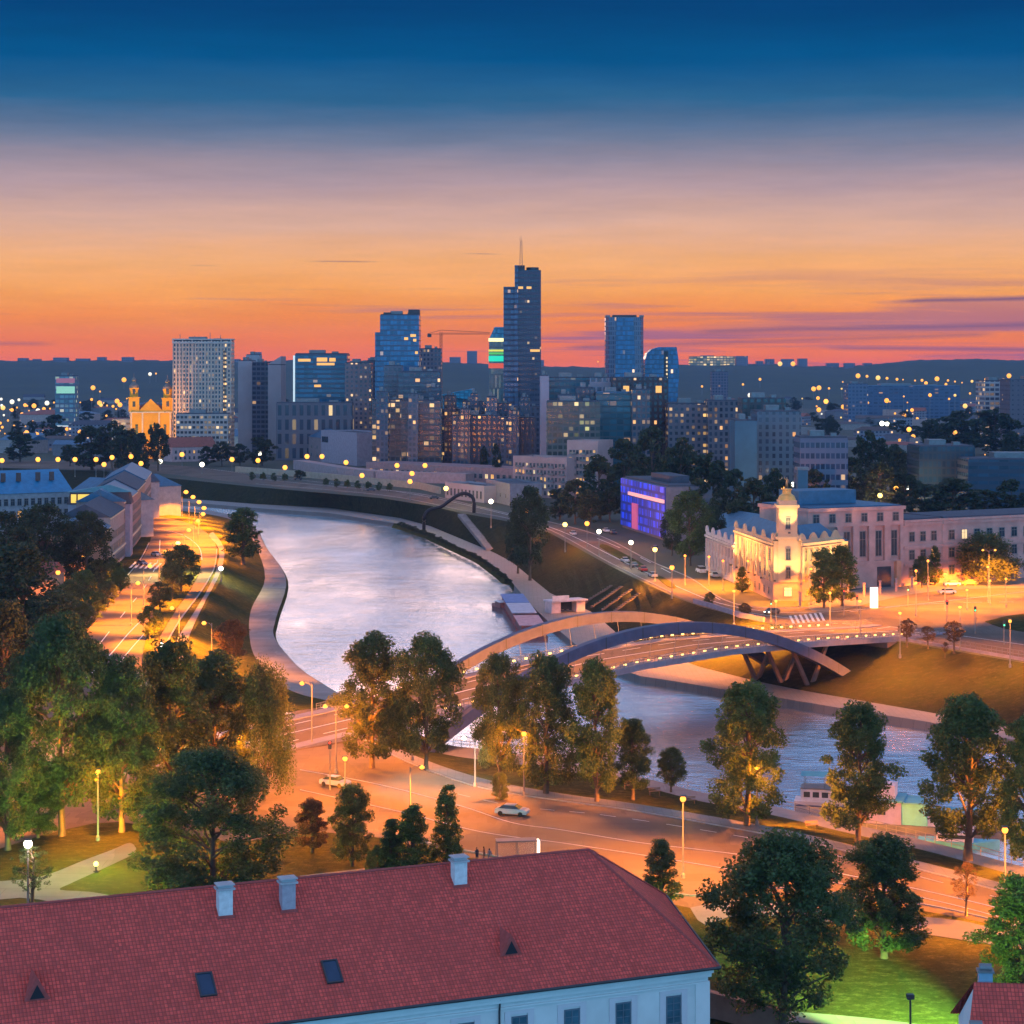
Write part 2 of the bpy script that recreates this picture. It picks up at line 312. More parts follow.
def slope_pt(x, y):                          # point of the far slope seen at that spot of the plan
    s_, r_ = G(x, interp(Sx, x), ZB), G(x, interp(Rx, x), -4.5); lo_, hi_ = 0., 1.
    for _ in range(30):
        m_ = (lo_ + hi_) / 2; v = r_.lerp(s_, m_); yy = HZ + (H - v.z) * K / v.y
        if yy > y: lo_ = m_
        else: hi_ = m_
    return r_.lerp(s_, (lo_ + hi_) / 2)
# ------------------------------------------------------------- near bank
T_ = [(-500, 524, 0), (60, 517, 0), (150, 513, 0), (190, 520, 0), (215, 530, 0), (228, 547, 0), (224, 572, 0), (208, 602, 0), (192, 637, 0), (186, 664, 0), (205, 690, 0), (245, 706, 0), (290, 708, 0), (335, 704, 0), (368, 732, 0), (400, 752, 0), (440, 768, 0), (490, 783, 0), (560, 795, 0), (640, 805, 0), (700, 815, 0), (768, 827, 0), (840, 842, 0), (935, 864, 0), (1024, 888, 0), (1250, 950, 0)]
P_ = [(-500, 516, -4), (60, 510, -4), (150, 509.5, -5), (200, 513, -5), (240, 523, -5), (256, 547, -5), (265, 578, -5), (251, 610, -5), (250, 640, -5), (258, 662, -5), (278, 683, -5), (300, 694, -5), (325, 700, -5), (345, 707, -5), (368, 721, -5), (400, 738, -4.6), (440, 753, -4), (490, 761, -3), (560, 770, -2.5), (640, 786, -2), (700, 801, -2), (768, 814, -2), (840, 831, -2), (935, 853, -2), (1024, 878, -2), (1250, 940, -2)]
O_ = [(-500, 514, -4), (60, 508, -4), (150, 507.5, -5), (205, 510, -5), (248, 521, -5), (266, 547, -5), (286, 578, -5), (276, 618, -5), (274, 636, -5), (290, 658, -5), (305, 672, -5), (322, 683, -5), (337, 692, -5), (355, 700, -5), (378, 713, -5), (408, 729, -4.6), (445, 744, -4), (490, 750, -3), (560, 761, -2.5), (640, 777, -2), (700, 792, -2), (768, 805, -2), (840, 821, -2), (935, 843, -2), (1024, 867, -2), (1250, 928, -2)]
T = smooth_line([G(*p) for p in T_], 5); P = smooth_line([G(*p) for p in P_], 5); O = smooth_line([G(*p) for p in O_], 5)
struct(loft("near_riverbank_slope", [T] + [rough_row(T, P, f, .35, 8) for f in (.25, .5, .75)] + [P], GRASS))
struct(loft("riverside_path", [P, O], PATH))
oW = []
for i, p in enumerate(O):
    d = (O[min(i + 1, len(O) - 1)] - O[max(i - 1, 0)]); n = Vector((-d.y, d.x, 0)).normalized(); oW.append(p + n * 2.0 + Vector((0, 0, -8 - p.z)))
struct(loft("near_water_edge", [O, oW], GRASS))
struct(flat("park_ground", T + [Vector((400, T[-1].y, 0)), Vector((400, 40, 0)), Vector((-600, 40, 0)), Vector((-600, T[0].y, 0))], GRASS))
mb = MB(); mb.quad((-1500, 200, ZW), (600, 200, ZW), (600, 1400, ZW), (-1500, 1400, ZW)); struct(mb.build("river", WATER))
# ------------------------------------------------------------- roads
def area(name, pts, z, mat, dz, kerb=0):
    p = smooth_line([G(a, b, z) for a, b in pts + pts[:1]], 3)[:-1]
    if kerb:
        m = MB(); m.prism(p, z - .2, z + kerb); return struct(m.build(name, mat))
    return struct(flat(name, p, mat, dz))
area("riverside_avenue", [(-90, 800), (100, 778), (220, 742), (275, 716), (340, 708), (362, 737), (400, 757), (440, 773), (490, 788), (560, 799), (640, 810), (768, 833), (840, 848), (935, 872), (1024, 896), (1250, 960), (1250, 1010), (1024, 934), (940, 914), (860, 902), (760, 896), (690, 908), (600, 884), (520, 868), (440, 852), (380, 838), (300, 832), (230, 842), (120, 822), (40, 836), (-90, 870)], 0, ASPH, .02)
area("embankment_street", [(150, 515), (185, 522), (207, 533), (217, 549), (214, 569), (200, 593), (180, 620), (163, 650), (150, 680), (130, 740), (60, 790), (-90, 830), (-90, 740), (10, 700), (60, 655), (98, 612), (122, 584), (140, 562), (149, 545), (152, 530)], 0, ASPH, .035)
area("embankment_footpath", [(213, 532), (224, 548), (221, 571), (206, 600), (190, 634), (180, 668), (172, 672), (168, 655), (186, 625), (204, 596), (216, 571), (219, 549), (209, 536)], 0, PATH, .05)
area("median_island", [(176, 548), (200, 556), (196, 580), (176, 610), (158, 640), (146, 668), (143, 655), (150, 625), (162, 590), (166, 565)], 0, GRASS, 0, .14)
area("far_street", [(-300, 457), (100, 462), (230, 471), (256, 478), (350, 487), (420, 493), (505, 512), (545, 520), (600, 535), (650, 560), (690, 577), (722, 598), (760, 607), (820, 606), (860, 596), (900, 587), (930, 582), (1024, 574), (1250, 560), (1250, 698), (1024, 661), (908, 641), (851, 634), (800, 627.5), (760, 621), (702, 605), (672, 594), (612, 565), (550, 531), (506, 519), (461, 511), (431, 504), (381, 496), (256, 485), (100, 470), (-300, 462)], ZB, ASPH, .03)
area("forecourt_paving", [(808, 603), (856, 590), (900, 584), (1024, 577), (1250, 566), (1250, 590), (1024, 588), (930, 592), (880, 601), (840, 610), (812, 611)], ZB, PAVE, .05)
for pts in ([(598, 546), (606, 545), (628, 556), (645, 566), (638, 567), (618, 558)], [(652, 574), (664, 578), (676, 587), (668, 587)], [(985, 622), (1024, 614), (1100, 612), (1100, 626), (1024, 632)]):
    area("traffic_island", pts, ZB, GRASS, 0, .14)
area("park_path", [(-60, 884), (20, 880), (50, 874), (80, 862), (112, 850), (130, 843), (136, 852), (118, 862), (92, 874), (70, 884), (60, 890), (90, 892), (130, 898), (200, 900), (200, 915), (120, 912), (70, 906), (20, 898), (-60, 905)], 0, PATH, .03)
area("park_path", [(300, 876), (370, 868), (430, 862), (430, 872), (370, 880), (300, 890)], 0, PATH, .045)
area("park_path", [(690, 908), (740, 900), (800, 905), (900, 915), (960, 921), (1010, 930), (1250, 960), (1250, 985), (1024, 950), (960, 940), (900, 931), (800, 919), (740, 915), (705, 925)], 0, PATH, .05)
area("park_path", [(700, 1008), (760, 1010), (820, 1014), (900, 1022), (1100, 1050), (1100, 1060), (900, 1032), (820, 1024), (700, 1018)], 0, PATH, .03)
marks = MB()
def line(pts, z, wd, dz=.06, dash=None):
    p = smooth_line([G(a, b, z) for a, b in pts], 6); acc = 0
    for a, b in zip(p, p[1:]):
        d = b - a; l = d.length; acc += l
        if l < .01 or (dash and int(acc / dash) % 2): continue
        n = Vector((-d.y, d.x, 0)).normalized() * wd / 2; u = Vector((0, 0, dz)); marks.quad(a - n + u, b - n + u, b + n + u, a + n + u)
line([(300, 770), (380, 785), (460, 806), (512, 823), (560, 830), (640, 843), (700, 850), (760, 858), (830, 872), (920, 890), (1024, 915), (1150, 950)], 0, .22)
line([(300, 790), (400, 812), (480, 832), (560, 843), (640, 855), (720, 868), (780, 878), (860, 886), (940, 902), (1024, 924)], 0, .2)
line([(440, 790), (512, 806), (600, 815), (700, 830), (800, 848), (900, 872), (1024, 905)], 0, .18, dash=2.5)
line([(150, 528), (180, 534), (198, 546), (202, 560)], 0, .3); line([(152, 610), (130, 632), (110, 655), (80, 685)], 0, .3); line([(146, 632), (126, 655), (100, 690)], 0, .3)
line([(160, 540), (158, 560), (146, 585), (125, 612), (95, 650)], 0, .25, dash=4)
line([(200, 468), (300, 480), (400, 492), (500, 513), (560, 531), (620, 560), (680, 588), (730, 606), (800, 613), (900, 606), (1024, 592)], ZB, .35, .07)
line([(560, 524), (620, 548), (680, 578), (720, 600)], ZB, .3, .07, dash=5); line([(740, 612), (820, 622), (900, 628), (1024, 645)], ZB, .3, .07); line([(850, 612), (930, 604), (1024, 602)], ZB, .3, .07, dash=4)
for k in range(7): line([(790 + k * 5, 616 - k * .5), (794 + k * 5, 624 - k * .5)], ZB, .6, .07)
for k in range(6): line([(130 + k * 5, 568 + k * .3), (136 + k * 5, 562 + k * .3)], 0, .7, .07)
struct(marks.build("road_markings", WHITE))
kb = MB()
def kerb(pts, z, w=.35, h=.14):
    p = smooth_line([G(a, b, z) for a, b in pts], 6)
    for a, b in zip(p, p[1:]):
        n = Vector((-(b - a).y, (b - a).x, 0)).normalized() * w / 2
        kb.add([a - n + Vector((0, 0, -.1)), b - n + Vector((0, 0, -.1)), b + n + Vector((0, 0, -.1)), a + n + Vector((0, 0, -.1)), a - n + Vector((0, 0, h)), b - n + Vector((0, 0, h)), b + n + Vector((0, 0, h)), a + n + Vector((0, 0, h))], [(4, 5, 6, 7), (0, 1, 5, 4), (3, 2, 6, 7)])
kerb([(362, 739), (400, 759), (440, 775), (490, 790), (560, 801), (640, 812), (768, 835), (840, 850), (935, 874), (1024, 898), (1100, 920)], 0)
kerb([(385, 832), (440, 846), (520, 861), (600, 876), (690, 896), (760, 888), (860, 896), (940, 908), (1024, 928)], 0)
kerb([(217, 549), (214, 569), (200, 593), (180, 620), (163, 650)], 0); kerb([(10, 698), (60, 653), (98, 610), (122, 582), (140, 560), (149, 543)], 0)
kerb([(256, 479), (350, 488), (420, 494), (505, 513), (545, 521), (600, 536), (650, 561), (690, 578), (722, 599), (760, 608), (820, 607)], ZB)
kerb([(672, 593), (612, 564), (550, 530), (506, 518), (461, 510), (381, 495), (256, 484)], ZB)
struct(kb.build("kerb", CURB))
# sidewalk strips beside the avenue
area("avenue_sidewalk", [(362, 733), (400, 750), (440, 766), (490, 781), (560, 794), (640, 805), (768, 827), (840, 843), (935, 866), (1024, 890), (1250, 953), (1250, 963), (1024, 897), (935, 873), (840, 849), (768, 834), (640, 811), (560, 800), (490, 789), (440, 774), (400, 758), (364, 740)], 0, PAVE, .1)
# ------------------------------------------------------------- hills
def m_forest():
    t = NT("distant forest"); a = t.noise(.006, 6, .7); b = t.noise(.05, 6, .8)
    c = t.mix(t.math('MULTIPLY', t.math('SUBTRACT', a, .4), 4, clamp=True), (.025, .045, .03, 1), (.05, .07, .035, 1)); c = t.mix(t.math('MULTIPLY', b, .7), c, (.015, .03, .02, 1))
    t.put(t.b.inputs['Base Color'], c); t.b.inputs['Roughness'].default_value = 1; return t.m
FOREST = m_forest()
def hills():
    mb = MB(); us = [-420 + i * 4 for i in range(470)]; ys = [2900, 3200, 3500, 3800, 4050, 4300, 4550, 4750, 4900, 5000, 5080, 5200, 6500]
    top = [(-420, 357), (0, 361), (180, 361), (430, 362), (540, 367), (620, 369), (700, 365), (770, 364), (840, 368), (900, 362), (960, 360), (1060, 361), (1500, 356)]
    for j, Y in enumerate(ys):
        for u in us:
            f = min(1, max(0, (Y - 2900) / 2100)); f = f * f * (3 - 2 * f); h = (H + (HZ - interp(top, u)) * 5000 / K)
            x = (u - 512) / K * Y; z = 3 + (h - 3) * f + noise.noise(Vector((x * .0022, Y * .003, 1))) * 9 * f * (1 if Y < 4950 else .25)
            z += (noise.noise(Vector((x * .02, Y * .02, 5))) + abs(noise.noise(Vector((x * .07, Y * .05, 2))))) * 4 * (f ** .5) - (60 if Y > 6000 else 0)
            mb.v.append((x, Y, z - (2 if f == 0 else 0)))
    n = len(us)
    for j in range(len(ys) - 1):
        for i in range(n - 1): mb.f.append((j * n + i, j * n + i + 1, (j + 1) * n + i + 1, (j + 1) * n + i)); mb.mi.append(0)
    struct(mb.build("hills", FOREST, smooth=True, fix=False))
hills()
# ------------------------------------------------------------- building kit
GLASS = plain("dark window glass", (.03, .045, .06), .12, var=.3); LITW = emit("lit room amber", (1, .45, .10), .95); LITY = emit("lit room pale", (1, .66, .3), .9)
FRAME = plain("window frame paint", (.22, .2, .19), .5); METAL = plain("grey painted steel", (.18, .19, .2), .45, .3); DARKM = plain("dark steel", (.05, .055, .06), .45, .3)
ROOFG = plain("grey roofing felt", (.06, .07, .095), .8); ROOFB = plain("blue zinc roofing", (.035, .12, .21), .5, .1); ROOFR = plain("red clay roofing", (.26, .09, .07), .8)
_win = {}
def win_mesh(wd, ht, lit):
    k = (round(wd, 2), round(ht, 2), lit)
    if k not in _win:
        mb = MB(); f = min(.09, wd * .1)
        mb.box(-wd / 2, -.06, 0, wd / 2, .1, ht)
        mb.m = 1
        for sx in (-1, 1): mb.box(sx * wd / 2 - f, -.12, -f, sx * wd / 2 + f, .1, ht + f)
        mb.box(-wd / 2 + f, -.12, ht - f, wd / 2 - f, .1, ht + f); mb.box(-wd / 2 - 2 * f, -.2, -f * 2.2, wd / 2 + 2 * f, .1, -f * .9)
        if wd > 1: mb.box(-f * .4, -.1, 0, f * .4, .08, ht - f)
        mb.box(-wd / 2 + f, -.098, ht * .66, wd / 2 - f, .08, ht * .66 + f)
        _win[k] = mb.mesh("window", [{0: GLASS, 1: LITW, 2: LITY}[lit], FRAME])
    return _win[k]
def windows(root, x0, x1, rows, wd, ht, n, rng, lit=.1, face='front', y=0.0, skip=None):
    """rows: sill heights; face front (along x at y) or left/right (along y at x=y)"""
    for r, z in enumerate(rows):
        for k in range(n):
            if skip and skip(r, k): continue
            c = x0 + (x1 - x0) * (k + .5) / n; l = rng.choice((1, 1, 2)) if rng.random() < lit else 0
            o = put("window", win_mesh(wd, ht, l), root)
            if face == 'front': o.location = (c, y, z)
            elif face == 'left': o.location = (y, c, z); o.rotation_euler.z = -R(90)
            else: o.location = (y, c, z); o.rotation_euler.z = R(90)
def base_of(p, q):
    d = q - p; return math.atan2(d.y, d.x), d.length
def roof_mb(L_, D, h, kind, rh, ov=.4):
    mb = MB()
    if kind == 'flat':
        mb.box(.3, .3, h - .5, L_ - .3, D - .3, h + .02)
        return mb
    a = [(-ov, -ov, h), (L_ + ov, -ov, h), (L_ + ov, D + ov, h), (-ov, D + ov, h)]
    if kind == 'hip':
        if L_ > D: r = [(D / 2, D / 2, h + rh), (L_ - D / 2, D / 2, h + rh)]; fs = [(0, 1, 5, 4), (1, 2, 5), (2, 3, 4, 5), (3, 0, 4), (0, 3, 2, 1)]
        else: r = [(L_ / 2, L_ / 2, h + rh), (L_ / 2, D - L_ / 2, h + rh)]; fs = [(0, 1, 4), (1, 2, 5, 4), (2, 3, 5), (3, 0, 4, 5), (0, 3, 2, 1)]
    elif kind == 'gable': r = [(-ov, D / 2, h + rh), (L_ + ov, D / 2, h + rh)]; fs = [(0, 1, 5, 4), (1, 2, 5), (2, 3, 4, 5), (3, 0, 4), (0, 3, 2, 1)]
    else: r = [(L_ / 2, -ov, h + rh), (L_ / 2, D + ov, h + rh)]; fs = [(0, 1, 4), (1, 2, 5, 4), (2, 3, 5), (3, 0, 4, 5), (0, 3, 2, 1)]
    return mb.add(a + r, fs)
def house(name, label, cat, p, q, D, h, z0, wall, roof=ROOFG, kind='flat', rh=3, group=None, parapet=True):
    rz, L_ = base_of(p, q); root = thing(name, label, cat, (p.x, p.y, z0), rz, group)
    wb = MB(); wb.box(0, 0, -3, L_, D, h - .02)
    if kind == 'flat' and parapet:
        for b in ((0, 0, L_, .35), (0, D - .35, L_, D), (0, .35, .35, D - .35), (L_ - .35, .35, L_, D - .35)): wb.box(b[0], b[1], h - .02, b[2], b[3], h + .8)
    wb.build("wall", wall, root)
    roof_mb(L_, D, h, kind, rh).build("roof", roof, root)
    root['L'] = L_; return root
rng = random.Random(7)
def tower(name, label, xl, xr, yt, Y, D, fac, roofm=ROOFG, rz=0, cat="tower", group=None, extra=True, z0=ZB):
    p = XZ(xl, Y, 0); q = XZ(xr, Y, 0); h = H - (yt - HZ) * Y / K - z0; L_ = (q - p).length
    root = thing(name, label, cat, (p.x, p.y, z0), rz, group)
    mb = MB(); mb.box(0, 0, -3, L_, D, h); mb.build("wall", fac, root)
    if extra:
        mb = MB(); mb.box(.4, .4, h, L_ - .4, D - .4, h + .6); mb.build("roof", roofm, root)
        mb = MB(); mb.cbox((L_ * .4, D * .5, h + 1.7), (L_ * .3, D * .4, 2.2)); mb.cbox((L_ * .75, D * .4, h + 1.2), (L_ * .12, D * .2, 1.2)); mb.build("roof_plant", METAL, root)
    root['L'] = L_; root['h'] = h; return root
F = facade
# hotel slab
f_h = F("hotel facade", (.62, .44, .34), (.03, .04, .06), 2.05, 2.75, .5, .62, .13, (1, .62, .25), 1.8, seed=1)
t = tower("hotel_tower", "broad pale hotel slab with gridded balconies and scattered lit rooms behind the yellow church", 173, 231, 341, 1300, 16, f_h, cat="hotel")
Lh, hh = t['L'], t['h']
mb = MB(); mb.box(-.5, -1.0, hh - 1.6, Lh + .5, -.003, hh - .4); mb.box(-.5, -1, hh + .7, Lh + .5, 15, hh + 1.5); [mb.box(k * Lh / 6 - .3, -1, hh - .4, k * Lh / 6 + .3, -.2, hh + .7) for k in range(7)]; mb.build("cornice", plain("hotel trim", (.5, .42, .38), .7), t)
mb = MB(); mb.box(Lh * .87, -.5, 12, Lh * .93, -.05, hh - 6); mb.build("lit_stair_strip", F("stair strip", (.1, .08, .07), (.3, .2, .1), 3, 2.75, .9, .5, .85, (1, .5, .12), 2, seed=9), t)
mb = MB(); [mb.box(k * Lh / 14 - .12, -.7, 3, k * Lh / 14 + .12, -.01, hh - 2) for k in range(15)]; mb.build("facade_fins", plain("hotel trim", (.5, .42, .38), .7), t)
for f, e in ((.1, 3), (.35, 2), (.62, 4), (.8, 2.5)): mb = MB(); mb.tube([(Lh * f, 5, hh + 1.5), (Lh * f, 5, hh + 1.5 + e)], .18, 6); mb.build("antenna", METAL, t)
t = tower("hotel_annex", "low bright annex at the foot of the pale hotel slab", 176, 228, 414, 1280, 14, F("annex facade", (.4, .33, .3), (.05, .05, .05), 2.5, 3.2, .7, .5, .4, (1, .75, .45), 1.5, seed=33), cat="annex")
# twin slabs
f_s = plain("pale concrete", (.34, .30, .32), .8, scale=.05)
t = tower("concrete_slab", "pale blind concrete slab with a slanted top beside the hotel", 268, 281, 365, 1380, 30, f_s, cat="office block")
mb = MB(); mb.add([(0, 0, t['h'] + .6), (t['L'], 0, t['h'] + .6), (t['L'], 0, t['h'] + 6), (0, 30, t['h'] + .6), (t['L'], 30, t['h'] + .6), (t['L'], 30, t['h'] + 6)], [(0, 1, 2), (3, 5, 4), (0, 2, 5, 3), (1, 4, 5, 2)]); mb.build("slanted_top", f_s, t)
tower("office_block", "dark narrow office block wedged between two pale slabs", 252, 268, 363, 1395, 25, F("dark strip office", (.08, .09, .12), (.02, .03, .05), 3, 3.3, .8, .6, .06, seed=3), cat="office block")
tower("concrete_slab", "narrow pale concrete slab right behind the hotel's edge", 238, 252, 361, 1410, 25, f_s, cat="office block")
tower("office_block", "small stepped block peeping over the slabs beside the hotel", 246, 259, 355, 1600, 20, f_s, cat="office block")
# dark glass block with lit band
f_g = F("blue strip glass", (.03, .07, .12), (.02, .10, .18), 3.0, 3.2, .96, .55, .03, (1, .7, .2), 1.8, .08, .3, seed=5)
t = tower("glass_office", "wide dark blue glass office with lit yellow rooms along its top floor", 295, 347, 354, 1350, 24, f_g, cat="office block")
Lh, hh = t['L'], t['h']
for a, b, z, e in ((.06, .30, hh - 5, 1.8), (.42, .62, hh - 5, 2.6), (.42, .76, hh - 7.5, 1.6), (.66, .78, hh - 5, 2.4), (.37, .5, hh - 22, 1.6), (.06, .55, 9, 2.6), (.06, .42, 6, 2.2)):
    mb = MB(); mb.box(Lh * a, -.15, z, Lh * b, .1, z + e); mb.build("lit_window_band", LITW, t)
mb = MB(); mb.box(-1.2, -.6, 3, 0, 1, hh - 1); mb.build("edge_light", emit("cool edge light", (.7, .8, .75), .7), t)
mb = MB(); mb.box(Lh * .83, -.5, 2, Lh, -.02, 24); mb.build("blue_glass_bay", F("cyan bay", (.03, .16, .25), (.03, .25, .38), 2, 3, .9, .8, 0, grough=.1, seed=1), t)
# pinkish residential
f_p = F("brick flats", (.26, .17, .17), (.05, .05, .07), 3.0, 3.0, .45, .5, .22, (1, .6, .25), 1.5, seed=6)
tower("flats_block", "reddish brick block of flats between the dark glass office and the blue tower", 345, 371, 363, 1330, 20, f_p, cat="flats")
tower("flats_block", "pale low block in front of the brick flats with rows of tall windows", 276, 352, 403, 1280, 16, F("arcade office", (.13, .11, .13), (.03, .04, .06), 4.6, 9.0, .5, .72, .12, (1, .7, .3), 1.2, seed=8), cat="office block")
# blue tower
f_b = F("blue curtain glass", (.03, .08, .15), (.025, .13, .26), 2.2, 3.3, .86, .72, .025, (1, .7, .3), 1.8, .08, .35, seed=11)
t = tower("blue_glass_tower", "tall blue glass tower with a stepped top left of the construction crane", 380, 419, 315, 1300, 26, f_b)
Lh, hh = t['L'], t['h']
mb = MB(); mb.box(-3.4, 3, -2, -.01, 24, hh - 11); mb.build("side_wing", f_b, t)
mb = MB(); mb.box(Lh * .72, 2, hh + .6, Lh, 18, hh + 3.6); mb.box(2, 3, hh + .6, 7, 12, hh + 1.8); mb.build("roof_crown", DARKM, t)
for a, b, z in ((.62, .72, hh - 16), (.78, .92, hh - 14), (.85, .93, hh - 17), (.62, .76, 32), (.72, .93, 30.5), (.9, .97, hh - 25)):
    mb = MB(); mb.box(Lh * a, -.12, z, Lh * b, .1, z + 1.7); mb.build("lit_window_band", LITW, t)
tower("flats_block", "brownish tower of flats behind the crane's foot", 419, 441, 349, 1420, 20, F("tower flats", (.16, .12, .14), (.04, .05, .08), 2.6, 3.0, .5, .55, .08, (1, .6, .3), 1.3, seed=12), cat="flats")
tower("flats_block", "slim dark block beside the blue tower's left foot", 366, 380, 361, 1390, 20, F("slim dark flats", (.10, .10, .13), (.03, .04, .07), 2.4, 3.0, .6, .5, .12, seed=13), cat="flats")
# glass and concrete apartments in the middle
f_m = F("balcony glass flats", (.09, .12, .15), (.03, .06, .09), 3.1, 3.0, .78, .68, .16, (1, .62, .22), 1.5, .2, .5, seed=14)
for xl, xr, yt, Y, D, lab, fm_ in ((372, 401, 400, 1130, 20, "glazed apartment block with bright amber balconies under the blue tower", F("amber balcony flats", (.12, .12, .14), (.05, .07, .09), 2.6, 3.0, .8, .68, .28, (1, .6, .18), 1.6, .2, .5, seed=15)),
                           (401, 441, 401, 1120, 22, "pale blue gridded glass apartment block right of the amber balconies", f_m),
                           (398, 440, 372, 1160, 20, "upper dark storeys standing behind the gridded glass block", F("dark upper flats", (.07, .09, .12), (.04, .07, .1), 3.2, 3.1, .8, .6, .1, seed=16)),
                           (384, 402, 366, 1190, 15, "grey shaft of flats rising behind the amber balconies", F("grey shaft flats", (.12, .13, .16), (.05, .07, .1), 2.6, 3.1, .6, .55, .12, seed=17))):
    t = tower("apartment_block", lab, xl, xr, yt, Y, D, fm_, cat="flats")
    mb = MB(); fhs = int((t['h'] - 2) / 3)
    for k in range(1, fhs): mb.box(-.2, -.9, k * 3 - .1, t['L'] + .2, -.01, k * 3 + .12)
    mb.build("balcony_slabs", plain("balcony edge", (.2, .22, .24), .6), t)
# lower dark blocks with amber rooms
for i, (xl, xr, yt, Y, lit, lab) in enumerate(((441, 462, 410, 1200, .15, "dark low flats with amber rooms right of the gridded glass block"), (462, 484, 402, 1180, .3, "flats with a glowing orange stairwell near the lit green tower"),
                                     (484, 512, 404, 1150, .14, "dark square flats with paired amber windows below the skyscraper"), (512, 541, 407, 1170, .08, "dim stepped flats at the skyscraper's foot"),
                                     (452, 500, 416, 1100, .12, "lowest dark flats in front of the orange stairwell"), (500, 536, 418, 1090, .1, "small dark flats left of the pale concrete fin"))):
    tower("apartment_block", lab, xl, xr, yt, Y, 16, F("dark flats %d" % i, (.09, .10, .14), (.03, .045, .07), 2.7, 3.0, .5, .55, lit, (1, .55, .16), 1.7, seed=20 + i), cat="flats")
for i, (xl, xr, yt, Y, lit, lab) in enumerate(((376, 388, 392, 1110, .2, "narrow front bay of the amber balconies"), (408, 418, 394, 1105, .1, "slim glazed stair bay on the gridded glass block"), (428, 441, 388, 1140, .06, "dark end tower of the gridded glass block"), (444, 456, 396, 1185, .12, "slim dark house right of the dark end tower"),
                                     (470, 478, 394, 1160, .3, "narrow glowing stairwell shaft"), (486, 497, 397, 1140, .1, "dark pair block left below the skyscraper"), (520, 530, 398, 1145, .12, "small dark attic tower at the skyscraper's foot"), (460, 470, 409, 1090, .22, "low brick house with amber rooms"), (508, 519, 411, 1080, .2, "low house with lamps under the skyscraper"), (558, 572, 395, 1000, .1, "glass stair head on the beige and green office"), (576, 594, 388, 1010, .1, "teal corner box over the beige and green office"), (632, 650, 390, 995, .08, "black glass corner of the brown wing"))):
    tower("apartment_block", lab, xl, xr, yt, Y, 9, F("bay flats %d" % (i % 4), ((.07, .09, .13), (.14, .13, .16), (.05, .07, .10), (.12, .10, .11))[i % 4], (.03, .06, .09), 2.3, 3.0, .6, .6, lit, (1, .5, .14), 1.6, seed=80 + i % 4), cat="flats")
# cyan canopy
mb = MB(); p = A(440, 395, 1400); q = A(470, 400, 1400); mb.add([p, q, q + Vector((3, 0, 8)), p + Vector((10, 0, 2)), p + Vector((0, 30, 0)), q + Vector((0, 30, 0)), q + Vector((3, 30, 8)), p + Vector((10, 30, 2))], [(0, 1, 2, 3), (7, 6, 5, 4), (0, 4, 5, 1), (3, 2, 6, 7), (1, 5, 6, 2), (0, 3, 7, 4)])
mb.box(p.x + 2, p.y + 4, 0, q.x, p.y + 26, p.z + .5)
tag(mb.build("glass_hall", F("cyan hall", (.03, .2, .32), (.05, .35, .5), 3, 2, .8, .7, .02, grough=.1, seed=2)), "low hall with a bright blue slanting glass roof behind the dark flats", "hall")
# lit green tower
t = tower("striped_glass_tower", "glass tower with slanted top and glowing yellow, green and red bands", 489, 511, 340, 1330, 18, F("pale vertical glass", (.12, .16, .17), (.14, .22, .22), 1.3, 9, .55, .9, .35, (.55, .8, .6), .45, .12, .4, seed=30))
Lh, hh = t['L'], t['h']
mb = MB(); mb.add([(0, 0, hh + .6), (Lh, 0, hh + .6), (Lh, 0, hh + 8.5), (Lh * .25, 0, hh + 8.5), (0, 18, hh + .6), (Lh, 18, hh + .6), (Lh, 18, hh + 8.5), (Lh * .25, 18, hh + 8.5)], [(0, 1, 2, 3), (7, 6, 5, 4), (0, 4, 5, 1), (3, 2, 6, 7), (1, 5, 6, 2), (0, 3, 7, 4)]); mb.build("slanted_top", F("cyan crown", (.03, .2, .35), (.03, .26, .42), 1.4, 3, .9, .8, 0, grough=.08, seed=3), t)
for z, e, c, s_ in ((hh - 1, 2.2, (1, .85, .35), 1.5), (hh - 7.5, 1.2, (.9, .8, .1), .8), (hh - 9.5, 1.4, (.1, .5, .1), .8), (hh - 14, 3.6, (.02, .65, .38), 1.0), (hh - 18.5, 3.2, (.8, .10, .05), .8)):
    mb = MB(); mb.box(-.3, -.4, z, Lh + .3, -.01, z + e); mb.build("light_band", emit("band %.2f %.2f %.2f" % c, c, s_), t)
# skyscraper
f_e = F("skyscraper glass", (.05, .05, .08), (.025, .03, .055), 1.6, 3.3, .8, .45, .035, (1, .65, .3), 1.5, .15, .5, seed=31)
t = tower("skyscraper", "tallest dark tower of the skyline with a lattice mast on its roof", 517, 541, 270, 1290, 26, f_e, extra=False)
Lh, hh = t['L'], t['h']
mb = MB(); mb.box(-8.6, 3, -3, -.01, 24, hh - 10.5); mb.box(-1.5, -1.2, -3, .7, 5, hh + 3); mb.build("side_slab", F("skyscraper side", (.07, .07, .11), (.06, .10, .18), 2, 3.3, .85, .6, .03, seed=32), t)
mb = MB(); mb.box(2, -1.2, 40, 9.5, -.01, 62) ; mb.build("glass_bay", f_e, t)
mb = MB(); mb.lathe([(4, 0), (4, 2.2), (.01, 2.4)], (10, 12, hh), 20); mb.box(.7, 4, hh, 5, 12, hh + 3.2); mb.build("roof_drum", DARKM, t)
mb = MB()
bx_, by_, z0_, z1_ = 2.6, 2.5, hh + 2, hh + 19
for sx in (-1, 1):
    for sy in (-1, 1): mb.tube([(bx_ + sx * .9, by_ + sy * .9, z0_), (bx_ + sx * .5, by_ + sy * .5, z1_)], .16, 5)
